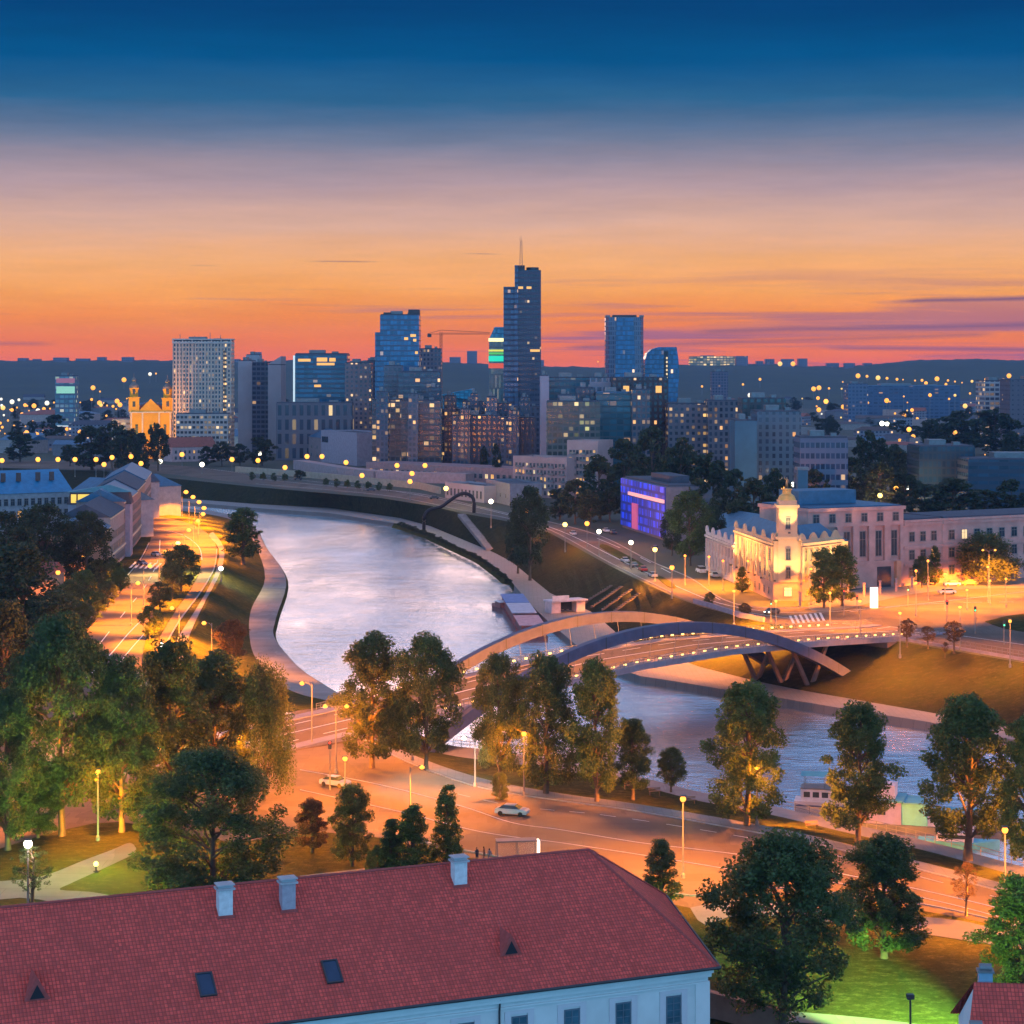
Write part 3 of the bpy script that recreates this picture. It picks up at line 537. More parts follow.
for k in range(9):
    z = z0_ + k * (z1_ - z0_) / 9; g = .9 - .4 * k / 9; z2 = z0_ + (k + 1) * (z1_ - z0_) / 9
    mb.tube([(bx_ - g, by_ - g, z), (bx_ + g, by_ - g, z2)], .12, 4); mb.tube([(bx_ + g, by_ - g, z), (bx_ + g, by_ + g, z2)], .12, 4)
mb.tube([(bx_, by_, z1_), (bx_, by_, z1_ + 3)], .12, 5); mb.tube([(bx_ - 1, by_, z1_), (bx_ - 1, by_, z1_ + 1.6)], .1, 5)
mb.build("lattice_mast", plain("mast paint", (.45, .2, .15), .6), t)
for z, a, b in ((hh - 12, .05, .25), (hh - 12, .4, .6), (hh - 52, .55, .95), (hh - 98, .2, .9), (24, .1, .5)):
    mb = MB(); mb.box(Lh * a, -.12, z, Lh * b, .1, z + 1.5); mb.build("lit_window_band", LITW, t)
# twin curved towers
f_c = F("deep blue glass", (.03, .08, .15), (.02, .12, .27), 1.7, 3.4, .9, .8, .015, (1, .7, .3), 1.5, .07, .3, seed=34)
Y = 1450; p = XZ(606, Y); q = XZ(644, Y); Lh = (q - p).length; hh = H - (317 - HZ) * Y / K - ZB
t = thing("curved_glass_tower", "tall blue glass tower with pale raised corners and a lens shaped front", "tower", (p.x, p.y, ZB))
foot = [(0, 6), (2, 2), (7, 0), (Lh - 7, 0), (Lh - 2, 2), (Lh, 6), (Lh, 22), (Lh - 4, 26), (4, 26), (0, 22)]
MB().prism(foot, -3, hh).build("wall", F("pale tower skin", (.16, .18, .24), (.07, .10, .17), 1.5, 3.4, .7, .7, .02, seed=35), t)
mb = MB(); n = 14; vs = []
for k in range(n + 1):
    z = 8 + (hh - 9) * k / n; wl = 5.2 + 3.4 * (1 - ((k - 10) / 12) ** 2) if False else 7.2 - 3.0 * abs((k / n - .55)) ** 1.5 * 1.5
    vs += [(Lh / 2 - wl, -.7, z), (Lh / 2, -1.6, z), (Lh / 2 + wl, -.7, z)]
mb.add(vs, [(3 * k + j, 3 * k + j + 1, 3 * k + j + 4, 3 * k + j + 3) for k in range(n) for j in range(2)]); mb.box(Lh / 2 - 5, -.6, 8, Lh / 2 + 5, 0, hh - 1); mb.build("lens_front", f_c, t)
for sx in (0, Lh - 3.2):
    mb = MB(); mb.box(sx, 2.2, hh, sx + 3.2, 3, hh + 1.4); mb.box(sx + (0 if sx == 0 else 2.6), 3, hh, sx + (.6 if sx == 0 else 3.2), 20, hh + 1.4); mb.build("corner_fin", METAL, t)
mb = MB(); mb.box(5, 5, hh, Lh - 5, 20, hh + 1.6); mb.build("roof_plant", DARKM, t)
for a, z in ((.62, 13), (.66, 9.5), (.8, 6)):
    mb = MB(); mb.box(Lh * a - 3, -1.9, z, Lh * a + 1.5, -1.2, z + 1.8); mb.build("lit_window_band", LITW, t)
Y = 1470; p = XZ(645, Y); q = XZ(678, Y); Lh = (q - p).length; hh = H - (347 - HZ) * Y / K - ZB
t = thing("rounded_glass_tower", "shorter blue glass tower with a rounded shoulder and a dotted line of lights", "tower", (p.x, p.y, ZB))
prof = [(0, -3), (0, hh - 9), (1.5, hh - 4.5), (5, hh - 1.5), (10, hh), (Lh - 1, hh), (Lh + .3, hh - 8), (Lh + 1, hh - 20), (Lh, hh - 30), (Lh, -3)]
mb = MB(); n = len(prof); mb.add([(x, 0, z) for x, z in prof] + [(x, 24, z) for x, z in prof], [(i, (i + 1) % n, (i + 1) % n + n, i + n) for i in range(n)] + [tuple(reversed(range(n))), tuple(range(n, 2 * n))]); mb.build("wall", f_c, t)
mb = MB(); mb.box(Lh * .58, -.5, -2, Lh * .70, -.02, hh - 3); mb.build("light_recess", DARKM, t)
for k in range(11):
    mb = MB(); mb.cbox((Lh * .66, -.7, hh - 8 - k * 2.9), (1.1, .3, 1.5)); mb.build("edge_lamp", LITY, t)
# government complex
tower("concrete_fin_wall", "tall pale pink concrete fin at the left end of the dark glass complex", 540.5, 549, 376, 1050, 26, plain("pink concrete", (.42, .32, .36), .8, scale=.05), cat="stair tower")
f_k = F("teal office glass", (.05, .09, .12), (.02, .09, .13), 2.8, 3.2, .85, .55, .05, (.9, .85, .4), 1.2, .12, .5, seed=36)
tower("glass_office", "dark strip-windowed glass office right of the pale concrete fin", 549, 591, 378, 1060, 24, f_k, cat="office block")
tower("office_block", "pale upper storey box above the teal glass offices", 590, 612, 378, 1045, 18, F("pale box office", (.3, .26, .3), (.06, .08, .12), 3.2, 5.5, .7, .5, 0, seed=37), cat="office block")
t = tower("office_block", "dark brown office wing with two glowing square windows", 612, 668, 378, 1030, 22, F("brown office", (.06, .045, .05), (.02, .03, .04), 2.6, 3.2, .5, .6, .03, seed=38), cat="office block")
for a in (.2, .78):
    mb = MB(); mb.box(t['L'] * a, -.15, t['h'] - 7.5, t['L'] * a + 3, .1, t['h'] - 4); mb.build("lit_window", LITW, t)
tower("glass_office", "teal glass office hall with a bright blue roof light below the brown wing", 596, 634, 393, 1000, 24, F("teal hall", (.03, .09, .12), (.02, .10, .14), 3.4, 3.0, .9, .7, .05, seed=39), roofm=ROOFB, cat="office block")
tower("glass_office", "beige and green glass office with lit meeting rooms under the concrete fin", 547, 600, 402, 985, 20, F("green office", (.12, .11, .10), (.05, .07, .06), 2.6, 3.0, .75, .6, .14, (.9, .9, .35), 1.3, seed=40), cat="office block")
# pale pink flats on the far street
f_pk = plain("pink render", (.42, .28, .27), .85, scale=.1)
for (xa, ya, xb, yb, D, h, rows, cols, lit, lab) in ((513, 490, 567, 497, 14, 17.5, 5, 14, .22, "long pale pink apartment house with many balconies on the far street"), (567, 492, 598, 497, 16, 25, 7, 8, .3, "taller pale pink apartment house with orange-lit corner right of the long one")):
    p, q = G(xa, ya + 6, ZB), G(xb, yb + 2, ZB); hs = house("apartment_house", lab, "apartment house", p, q, D, h, ZB, f_pk)
    windows(hs, 1, hs['L'] - 1, [1.2 + 3.1 * k for k in range(rows)], 1.2, 1.7, cols, rng, lit)
    mb = MB()
    for k in range(1, rows):
        for c in range(1, cols, 3): x = 1 + (hs['L'] - 2) * (c + .5) / cols; mb.box(x - 1.4, -1.3, .9 + 3.1 * k, x + 1.4, -.26, 1.05 + 3.1 * k); mb.box(x - 1.4, -1.3, 1.05 + 3.1 * k, x + 1.4, -1.22, 1.9 + 3.1 * k)
    mb.build("balconies", METAL, hs)
# flats behind the dark trees
tower("flats_block", "pale flats with a crown of orange light showing above the dark trees", 668, 712, 404, 1010, 18, F("lit flats", (.16, .13, .15), (.05, .06, .08), 2.8, 3, .5, .5, .3, (1, .55, .15), 1.7, seed=41), cat="flats")
tower("flats_block", "grey flats with tall dark windows right of the orange-lit flats", 708, 738, 401, 1000, 20, F("grey tall flats", (.10, .09, .11), (.04, .05, .07), 2.6, 3, .5, .6, .15, seed=42), cat="flats")
# big blue slab (right)
f_bl = plain("blue-grey cladding", (.05, .13, .19), .6, scale=.08)
t = tower("tower_block", "blind blue-grey end wall of the large slab right of the dark trees", 735, 757, 421, 860, 22, f_bl, cat="tower block")
t = tower("tower_block", "tall blue-grey slab with ribbed balconies and a dark top floor", 757, 801, 412, 870, 24, F("ribbed slab", (.06, .11, .16), (.03, .05, .08), 2.9, 3.1, .45, .6, .05, seed=43), cat="tower block")
t = tower("tower_block", "dark setback penthouse storeys over the ribbed blue-grey slab", 742, 786, 399, 905, 18, F("penthouse dark", (.05, .055, .06), (.03, .06, .07), 3, 3, .6, .6, .04, seed=44), cat="tower block")
t = tower("office_block", "low wide office with ribbon windows right of the blue-grey slab", 800, 848, 438, 800, 18, F("ribbon office", (.12, .14, .2), (.03, .05, .09), 2.0, 4.2, .75, .5, .02, seed=45), cat="office block")
tower("tower_block", "slender twin-shaft tower on the hillside right of the rounded glass tower", 712, 728, 372, 2100, 18, F("twin shaft", (.13, .10, .14), (.04, .05, .08), 3, 3, .5, .5, .06, seed=46), cat="tower block")
tower("office_block", "large pale factory hall with gridded windows in the far right plain", 848, 868, 384, 2200, 30, F("pale hall a", (.10, .13, .2), (.05, .08, .14), 4, 4, .6, .5, .04, seed=47), cat="factory hall")
tower("office_block", "very long blue-roofed factory hall in the far right plain", 858, 960, 386, 2400, 60, F("pale hall b", (.06, .10, .17), (.05, .08, .14), 6, 4, .7, .4, .03, seed=48), roofm=ROOFB, cat="factory hall")
t = tower("hospital_block", "white concrete frame block with lit floors at the right edge", 985, 1012, 381, 1500, 30, F("framed lit block", (.42, .36, .36), (.1, .1, .13), 3.6, 3.4, .8, .6, .4, (1, .6, .25), 1.5, seed=49), cat="hospital")
t = tower("hospital_block", "dark brick wing beside the white lit frame block at the right edge", 1010, 1080, 380, 1440, 30, F("brick wing", (.13, .10, .12), (.04, .04, .06), 4, 3.4, .3, .3, .04, seed=50), cat="hospital")
t = tower("glass_office", "black glass office cube standing behind the pink stone ministry", 919, 975, 447, 850, 26, F("black office", (.015, .03, .045), (.015, .05, .08), 1.9, 3.2, .7, .72, .0, grough=.1, seed=51), cat="office block")
t = tower("glass_office", "long low blue-black office wing right of the black glass cube", 968, 1090, 460, 830, 24, F("black office wing", (.03, .05, .08), (.02, .06, .10), 4.2, 3.1, .9, .45, .02, seed=52), cat="office block")
# lit offices on the hill crest
t = tower("hilltop_office", "brightly lit long building on the hill crest right of the rounded tower", 690, 735, 356.5, 4880, 40, F("hilltop lit", (.25, .2, .12), (.3, .2, .1), 8, 6, .8, .6, .75, (1, .65, .15), 1.7, seed=53), cat="office block", z0=70)
# crane
cx = A(441, 360, 1800).x; t = thing("tower_crane", "thin red tower crane with a long jib left of the skyscraper", "crane", (cx, 1800, ZB)); ht = H - (334 - HZ) * 1800 / K - ZB
CR = plain("crane paint", (.35, .1, .06), .6)
mb = MB()
for sx in (-.9, .9):
    for sy in (-.9, .9): mb.tube([(sx, sy, 0), (sx, sy, ht + 2)], .28, 4)
for k in range(30): z = k * ht / 30; mb.tube([(-.9, -.9, z), (.9, -.9, z + ht / 30)], .2, 4)
mb.build("mast", CR, t)
mb = MB(); e = A(490, 332, 1800).x - cx
for sy in (-.7, .7): mb.tube([(-12, sy, ht), (e, sy, ht)], .26, 4)
mb.tube([(-12, 0, ht + .2), (0, 0, ht + 3.5), (e, 0, ht + 1.3)], .22, 4)
for k in range(20): x = k * e / 20; mb.tube([(x, -.7, ht), (x + e / 20, 0, ht + 1.6)], .15, 4)
mb.build("jib", CR, t); mb = MB(); mb.box(-12, -1, ht - 2.8, -8.5, 1, ht - .2); mb.build("counterweight", DARKM, t)
# left glass office with lit crown on the hillside
t = tower("small_glass_tower", "small glass tower with pink and green lit floors left of the church", 55, 75, 376, 1750, 16, F("lit small tower", (.12, .15, .2), (.15, .25, .28), 4, 4, .8, .6, .3, (.7, .9, .5), .7, seed=54))
for z, e, c, s_ in ((t['h'] - 6, 4, (.45, .14, .18), .45), (t['h'] - 15, 6, (.35, .65, .4), .6), (3, 6, (.8, .8, .7), .8)):
    mb = MB(); mb.box(1.2, -.3, z, t['L'] - .2, -.01, z + e); mb.build("light_band", emit("band %.2f %.2f %.2f" % c, c, s_), t)
# housing blocks along the crest
cr = [(22, 9, 358), (36, 7, 359), (60, 14, 357.5), (82, 13, 358.5), (101, 8, 357), (127, 11, 357), (152, 10, 360), (162, 7, 361), (236, 7, 359), (256, 9, 352), (372, 8, 358), (455, 11, 357), (472, 10, 351), (540, 8, 360), (770, 9, 359), (788, 12, 359), (803, 9, 358.5), (742, 12, 356), (833, 12, 363), (850, 10, 363), (868, 8, 363), (880, 9, 364), (895, 9, 363), (931, 11, 360), (1000, 12, 361), (10, 8, 361), (760, 7, 361)]
for i, (x, wd, yt) in enumerate(sorted(cr)):
    tower("housing_block", "hazy tower block on the hill crest, %s from the left along the ridge" % (ORD[i] if i < 20 else "number %d" % (i + 1)), x - wd / 2, x + wd / 2, yt, 4900 + (i % 3) * 60, 25, F("housing %d" % (i % 3), (.2, .17, .2), (.06, .07, .1), 5, 5, .5, .5, .05, seed=i % 3), cat="tower block", group="tower blocks along the hill crest", extra=False, z0=40)
# scattered town roofs in the middle distance
hm = [plain("town wall a", (.3, .25, .24), .85), plain("town wall b", (.17, .16, .18), .85), plain("town wall c", (.4, .3, .28), .85), F("town wall d", (.2, .2, .24), (.04, .05, .08), 3, 3, .5, .5, .2, seed=61)]
hr = [ROOFR, ROOFG, ROOFB, plain("dark tiles", (.09, .07, .07), .8)]; hn = ["red tiled", "grey felt", "blue metal", "dark tiled"]; wn_ = ["beige", "dark grey", "pinkish", "window-lined grey"]
spots = []
r2 = random.Random(11)
def zone(n, xa, xb, ya, yb, nm, wmin, wmax, hmin, hmax):
    for k in range(n):
        x = r2.uniform(xa, xb); y = r2.uniform(ya, yb); p = G(x, y, ZB); a = r2.uniform(-.5, .5); l = r2.uniform(wmin, wmax); q = p + Vector((math.cos(a) * l, math.sin(a) * l, 0))
        i, j = r2.randrange(4), r2.randrange(4); kd = r2.choice(('flat', 'gable', 'hip')); h = r2.uniform(hmin, hmax)
        house("town_house", "%s %s-roofed building, %s of those scattered %s" % (wn_[j], hn[i], (ORD[k] if k < 20 else "number %d" % (k + 1)), nm), "building", p, q, l * r2.uniform(.35, .8), h, ZB, hm[j], hr[i], kd, h * .35, group="town buildings " + nm)
zone(38, 690, 1010, 398, 436, "over the right-hand plain", 14, 50, 5, 13)
zone(10, 845, 925, 438, 462, "behind the black glass cube", 14, 35, 5, 9)
zone(20, -10, 170, 402, 440, "left of the church", 18, 50, 6, 13)
zone(14, 180, 300, 415, 440, "below the pale hotel", 16, 40, 6, 14)
zone(12, -10, 110, 442, 460, "beyond the blue-roofed long house", 15, 30, 5, 10)
# pink low houses right of church
t = house("long_house", "long pink house with red roof and dormers right of the yellow church", "house", G(172, 462, ZB), G(216, 461, ZB), 16, 9, ZB, plain("pink plaster", (.5, .33, .32), .8), ROOFR, 'gable', 6); windows(t, 1, t['L'] - 1, [1.5, 5.2], 1.2, 1.8, 9, rng, .12)
t = house("long_house", "pale hall with a yellow lit facade right of the pink house", "hall", G(216, 448, ZB), G(272, 450, ZB), 20, 9, ZB, plain("cream plaster", (.55, .48, .4), .8), ROOFB, 'hip', 5)
mb = MB(); mb.box(t['L'] * .48, -.15, 4.2, t['L'] * .96, .1, 8.4); mb.build("lit_window_band", emit("yellow shop light", (1, .72, .05), 1.4), t)
# square pink-grey hall by the far street
t = house("museum_hall", "windowless pinkish cube hall with glass roof light on the far embankment", "hall", G(321, 462, ZB), G(357, 466, ZB), 22, 19, ZB, plain("pinkish concrete", (.36, .28, .32), .8), ROOFG)
mb = MB(); mb.box(2, -.2, 12.5, 12, .05, 16); mb.build("dark_glazing", GLASS, t)
t = house("museum_hall", "reddish brown hall with blue tent roof left of the pinkish cube", "hall", G(292, 458, ZB), G(321, 462, ZB), 20, 15, ZB, plain("brown concrete", (.26, .18, .18), .8), ROOFB, 'hip', 5); windows(t, 2, t['L'] - 2, [3, 8], 1.4, 2, 5, rng, .1)
t = house("long_terrace_building", "long low pink building with a curved flat roof behind the far street", "building", G(366, 476, ZB), G(516, 484, ZB), 22, 7.5, ZB, plain("pink stone", (.30, .19, .19), .8), plain("pink stone", (.30, .19, .19)), parapet=False); windows(t, 2, t['L'] - 2, [2.0], 2.2, 2.2, 26, rng, .35)
t = house("pavilion", "low grey pavilion with a glazed arcade near the black arch", "pavilion", G(445, 498, ZB), G(484, 503, ZB), 12, 6.5, ZB, plain("pale concrete", (.34, .30, .32)), ROOFG); windows(t, 1, t['L'] - 1, [1.6], 1.5, 3.2, 10, rng, .1)
t = house("annex_building", "plain grey box building right of the glazed pavilion", "building", G(486, 500, ZB), G(510, 506, ZB), 14, 8.5, ZB, plain("grey render", (.2, .2, .23)), ROOFG); windows(t, 2, t['L'] - 2, [3], 1.3, 1.6, 4, rng, .1)
mb = MB(); pts = [G(a, b, ZB) for a, b in ((236, 472), (300, 477), (360, 483), (420, 489), (440, 494))]
for a, b in zip(pts, pts[1:]):
    rz, l = base_of(a, b); mb.cbox(((a.x + b.x) / 2, (a.y + b.y) / 2, ZB + 1.6), (l, 1, 3.2), rz)
tag(mb.build("retaining_wall", plain("sandstone wall", (.38, .3, .22), .85)), "long low sandstone wall running along the far street behind clipped trees", "wall")
mb = MB(); pts = [G(a, b, ZB) for a, b in ((300, 469), (345, 477), (380, 481), (470, 484))]
for a, b in zip(pts, pts[1:]):
    rz, l = base_of(a, b); mb.cbox(((a.x + b.x) / 2, (a.y + b.y) / 2, ZB + 2.6), (l, 8, 5.2), rz)
tag(mb.build("ramp_wall", plain("pinkish ramp concrete", (.36, .26, .26), .85)), "sloping pinkish ramp and terrace wall behind the sandstone wall", "ramp")
# ------------------------------------------------------------- yellow church
YEL = plain("yellow church plaster", (.75, .36, .03), .8, scale=.1); CRM = plain("cream church trim", (.75, .6, .4), .8)
Y = 1300; p = XZ(130, Y); q = XZ(171, Y); L_ = q.x - p.x; ch = thing("church", "floodlit yellow baroque church with two ornate towers", "church", (p.x, Y, ZB), .18); hc = H - (413 - HZ) * Y / K - ZB
mb = MB(); mb.box(0, 0, -3, L_, 22, hc); mb.build("nave", YEL, ch)
mb = MB(); mb.box(-.4, -.5, hc, L_ + .4, 22.4, hc + .8); [mb.box(L_ * f - .5, -.35, 0, L_ * f + .5, -.01, hc) for f in (.03, .3, .7, .97)]; mb.build("cornice", CRM, ch)
mb = MB(); mb.add([(L_ * .2, 0, hc + .8), (L_ * .8, 0, hc + .8), (L_ * .66, 0, hc + 5), (L_ * .5, 0, hc + 9), (L_ * .34, 0, hc + 5), (L_ * .2, 2, hc + .8), (L_ * .8, 2, hc + .8), (L_ * .66, 2, hc + 5), (L_ * .5, 2, hc + 9), (L_ * .34, 2, hc + 5)], [(0, 1, 2, 3, 4), (9, 8, 7, 6, 5), (1, 6, 7, 2), (2, 7, 8, 3), (3, 8, 9, 4), (4, 9, 5, 0), (0, 5, 6, 1)]); mb.build("gable", YEL, ch)
mb = MB(); mb.add([(0, 2, hc + .8), (L_, 2, hc + .8), (L_ / 2, 2, hc + 8), (0, 22, hc + .8), (L_, 22, hc + .8), (L_ / 2, 22, hc + 8)], [(0, 1, 2), (5, 4, 3), (1, 4, 5, 2), (0, 2, 5, 3)]); mb.build("roof", ROOFR, ch)
def spire(x, hs, m):
    o = MB(); o.box(x - 3.4, .2, hc + .8, x + 3.4, 7, hc + 10 * hs); o.box(x - 3.9, -.2, hc + 10 * hs, x + 3.9, 7.4, hc + 10.7 * hs)
    o.lathe([(2.9, 10.7 * hs), (2.9, 16 * hs), (3.3, 16.2 * hs), (3.3, 17 * hs)], (x, 3.6, hc), 8, R(22.5)); t_ = o.build("bell_tower", m, ch)
    o = MB(); o.lathe([(3.2, 17 * hs), (2.9, 18.5 * hs), (1.5, 20 * hs), (1.1, 21.3 * hs), (1.7, 22 * hs), (1.2, 23.2 * hs), (.2, 24.3 * hs), (.12, 27 * hs)], (x, 3.6, hc), 12); o.build("dome", plain("church lead", (.2, .16, .14), .5), t_)
    for zz in (hc + 4, hc + 12): o = MB(); o.box(x - .9, -.05 if zz < hc + 9 else .55, zz, x + .9, .25 if zz < hc + 9 else 1, zz + 3.4); o.build("belfry_opening", GLASS, t_)
spire(2.5, .95, YEL); spire(L_ - 2.5, .9, YEL)
for f in (.16, .5, .84):
    o = MB(); o.box(L_ * f - .9, -.15, hc * .55, L_ * f + .9, .1, hc * .75); o.build("window", GLASS, ch)
house("church_annex", "pale lit annex left of the yellow church", "annex", XZ(112, 1320), XZ(130, 1320), 20, 24, ZB, F("annex lit", (.55, .45, .35), (.3, .2, .12), 3, 3.4, .8, .4, .5, (1, .75, .4), 1, seed=70))
# ------------------------------------------------------------- left street
lw = plain("grey-blue plaster", (.3, .3, .33), .8)
t = house("long_blue_roofed_house", "long grey house with bright blue metal roof at the left edge", "house", XZ(-60, 700), XZ(72, 715), 24, 0, 0, lw) if False else None
p, q = XZ(-70, 690), XZ(72, 720); hb = H - (494 - HZ) * 705 / K
t = house("long_house", "long grey house with bright blue metal roof at the left edge", "house", p, q, 26, hb, 0, lw, plain("bright blue roof metal", (.02, .18, .34), .5, 0), 'gable', 7.5); windows(t, 1, t['L'] - 1, [hb - 4.2, hb - 8.4], 1.5, 2.3, 20, rng, .04)
mb = MB(); [mb.cbox((t['L'] * f, 6, hb + 5.4), (1.4, 1.2, 3)) for f in (.55, .66, .8, .9)]; mb.build("chimney", plain("sooty brick", (.12, .07, .06)), t)
p, q = XZ(68, 650), XZ(130, 652); hb = H - (508 - HZ) * 645 / K
t = house("corner_house", "violet grey corner house with dark mansard and glowing yellow attic windows", "house", p, q, 10, hb, 0, plain("violet plaster", (.34, .3, .36), .8), ROOFG, 'flat'); windows(t, 1, t['L'] - 1, [hb - 3.2, hb - 6.8], 1.6, 1.5, 6, rng, .05)
L_ = t['L']; DK = plain("dark mansard metal", (.06, .05, .06), .6)
mb = MB(); mb.add([(-.4, -.4, hb + .8), (L_ + .4, -.4, hb + .8), (L_ - .6, 1, hb + 4.6), (.6, 1, hb + 4.6), (-.4, 10.4, hb + .8), (L_ + .4, 10.4, hb + .8), (L_ - .6, 9, hb + 4.6), (.6, 9, hb + 4.6)], [(0, 1, 2, 3), (1, 5, 6, 2), (5, 4, 7, 6), (4, 0, 3, 7), (3, 2, 6, 7)]); mb.build("mansard", DK, t)
mb = MB(); mb.add([(-.5, .5, hb + 4.6), (L_ + .5, .5, hb + 4.6), (L_ + .5, 9.5, hb + 4.6), (-.5, 9.5, hb + 4.6), (L_ * .65, 5, hb + 6.8)], [(0, 1, 4), (1, 2, 4), (2, 3, 4), (3, 0, 4), (3, 2, 1, 0)]); mb.build("tent_roof", plain("teal roof metal", (.04, .18, .22), .5, 0), t)
for f, wd_ in ((.05, 1.6), (.16, 4.2), (.42, 4.4)):
    mb = MB(); mb.box(L_ * f, -.35, hb + 1.3, L_ * f + wd_, .3, hb + 4.0); mb.build("attic_window", emit("warm attic", (1, .6, .08), .9), t)
FW = [plain("ochre stucco", (.32, .22, .15), .85), plain("pale stucco", (.32, .27, .25), .85), plain("rose stucco", (.3, .2, .18), .85)]
fr = [(101, 582), (110, 571), (124, 558), (137, 543), (145, 531), (151, 519)]
for i in range(5):
    p, q = G(*fr[i], 0), G(*fr[i + 1], 0); d = (p - q)
    labs = ["ochre stucco corner house nearest the pedestrian crossing on the street's left side", "pale stucco house second along the glowing street's left side", "rose stucco house third along the glowing street's left side", "tall ochre house fourth along the glowing street's left side", "pale last house at the far bend of the glowing street"]
    hb = (13.5, 16, 18, 18.5, 19)[i]; t = house("street_house", labs[i], "house", q + (p - q) * .01, p, -16, hb, 0, FW[i % 3], (ROOFB, ROOFG, ROOFB, ROOFG, ROOFB)[i], 'gable', 4, "houses along the left street") if False else None
    rz, l = base_of(p, q); root = thing("street_house", labs[i], "house", (p.x, p.y, 0), rz, "houses along the left street")
    mb = MB(); mb.box(0, 0, -1, l - .1, 15, hb); mb.build("wall", FW[i % 3], root); mb = MB(); [mb.box(-.02, -.35, z, l - .12, -.01, z + .35) for z in (4.2, hb - .6)]; mb.build("cornice", CRM, root)
    roof_mb(l - .1, 15, hb, 'gable', 4).build("roof", (ROOFB, ROOFG, ROOFB, ROOFG, ROOFB)[i], root)
    windows(root, 1.5, 13.5, [1.2, 5.2, 8.9], 1.2, 2.0, 4, rng, .1, 'left'); windows(root, .6, l - .8, [1.2] + [5.2 + 3.7 * k for k in range(int((hb - 5.5) / 3.6))], 1.3, 2.1, max(3, int(l / 3.2)), rng, .12)
house("garden_wall_house", "little orange-lit gabled house among the dark trees at the left", "house", G(50, 600, 0), G(64, 596, 0), 9, 6.5, 0, FW[0], ROOFR, 'gablex', 3)
# more roofs behind the street
for i, (x, yt, Y, wd, m, lab) in enumerate(((85, 478, 780, 26, ROOFB, "blue gabled roof house behind the corner house"), (112, 470, 820, 22, ROOFG, "grey peaked roof house near the church trees"), (135, 474, 840, 20, ROOFB, "small blue roofed house at the street's far end"), (100, 486, 730, 18, ROOFB, "pale-fronted blue roofed wing beside the corner house"))):
    hb = H - (yt - HZ) * Y / K - 5; house("back_house", lab, "house", XZ(x - wd / 2, Y), XZ(x + wd / 2, Y - 10), 18, hb, 0, lw, m, ('gable', 'gablex', 'hip', 'gable')[i], 5)
# ------------------------------------------------------------- blue LED building
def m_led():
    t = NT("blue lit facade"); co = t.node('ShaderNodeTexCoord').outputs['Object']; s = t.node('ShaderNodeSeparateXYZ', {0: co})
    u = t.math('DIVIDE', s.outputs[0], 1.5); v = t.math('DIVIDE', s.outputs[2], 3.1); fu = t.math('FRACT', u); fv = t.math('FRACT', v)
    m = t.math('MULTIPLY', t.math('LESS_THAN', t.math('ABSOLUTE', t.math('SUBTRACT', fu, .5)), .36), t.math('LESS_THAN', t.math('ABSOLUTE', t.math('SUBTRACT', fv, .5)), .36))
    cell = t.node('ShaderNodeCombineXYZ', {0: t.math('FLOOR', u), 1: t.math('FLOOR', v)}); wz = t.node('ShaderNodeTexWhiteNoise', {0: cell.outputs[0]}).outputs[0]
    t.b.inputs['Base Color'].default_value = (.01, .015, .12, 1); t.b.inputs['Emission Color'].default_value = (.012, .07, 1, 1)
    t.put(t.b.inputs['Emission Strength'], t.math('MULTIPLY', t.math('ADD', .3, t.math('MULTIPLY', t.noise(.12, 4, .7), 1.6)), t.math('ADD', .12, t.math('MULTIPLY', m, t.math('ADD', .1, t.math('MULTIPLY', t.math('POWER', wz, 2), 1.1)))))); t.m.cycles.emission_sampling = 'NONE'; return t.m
p, q = G(622, 527, ZB), G(666, 541, ZB); rz, l = base_of(p, q); t = thing("blue_lit_building", "office building with its front wall floodlit electric blue", "office block", (p.x, p.y, ZB), rz)
mb = MB(); mb.box(0, 0, -1, l, 16, 18); mb.build("wall", plain("dark office wall", (.12, .13, .16)), t)
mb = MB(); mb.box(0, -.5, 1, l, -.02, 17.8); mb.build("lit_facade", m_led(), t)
mb = MB(); mb.box(l * .22, -1.2, 12.6, l, -.55, 13.7); mb.build("light_strip", emit("warm strip", (1, .5, .45), .6), t)
mb = MB(); mb.box(1, 1, 18, l - 1, 15, 18.6); mb.cbox((l * .6, 8, 19.8), (l * .4, 7, 2.4)); mb.build("roof", ROOFG, t)
mb = MB(); mb.box(l * .3, -1.0, 1, l * .42, -.52, 10); mb.build("entrance_sign", emit("pink lit panel", (.5, .12, .3), .35), t)
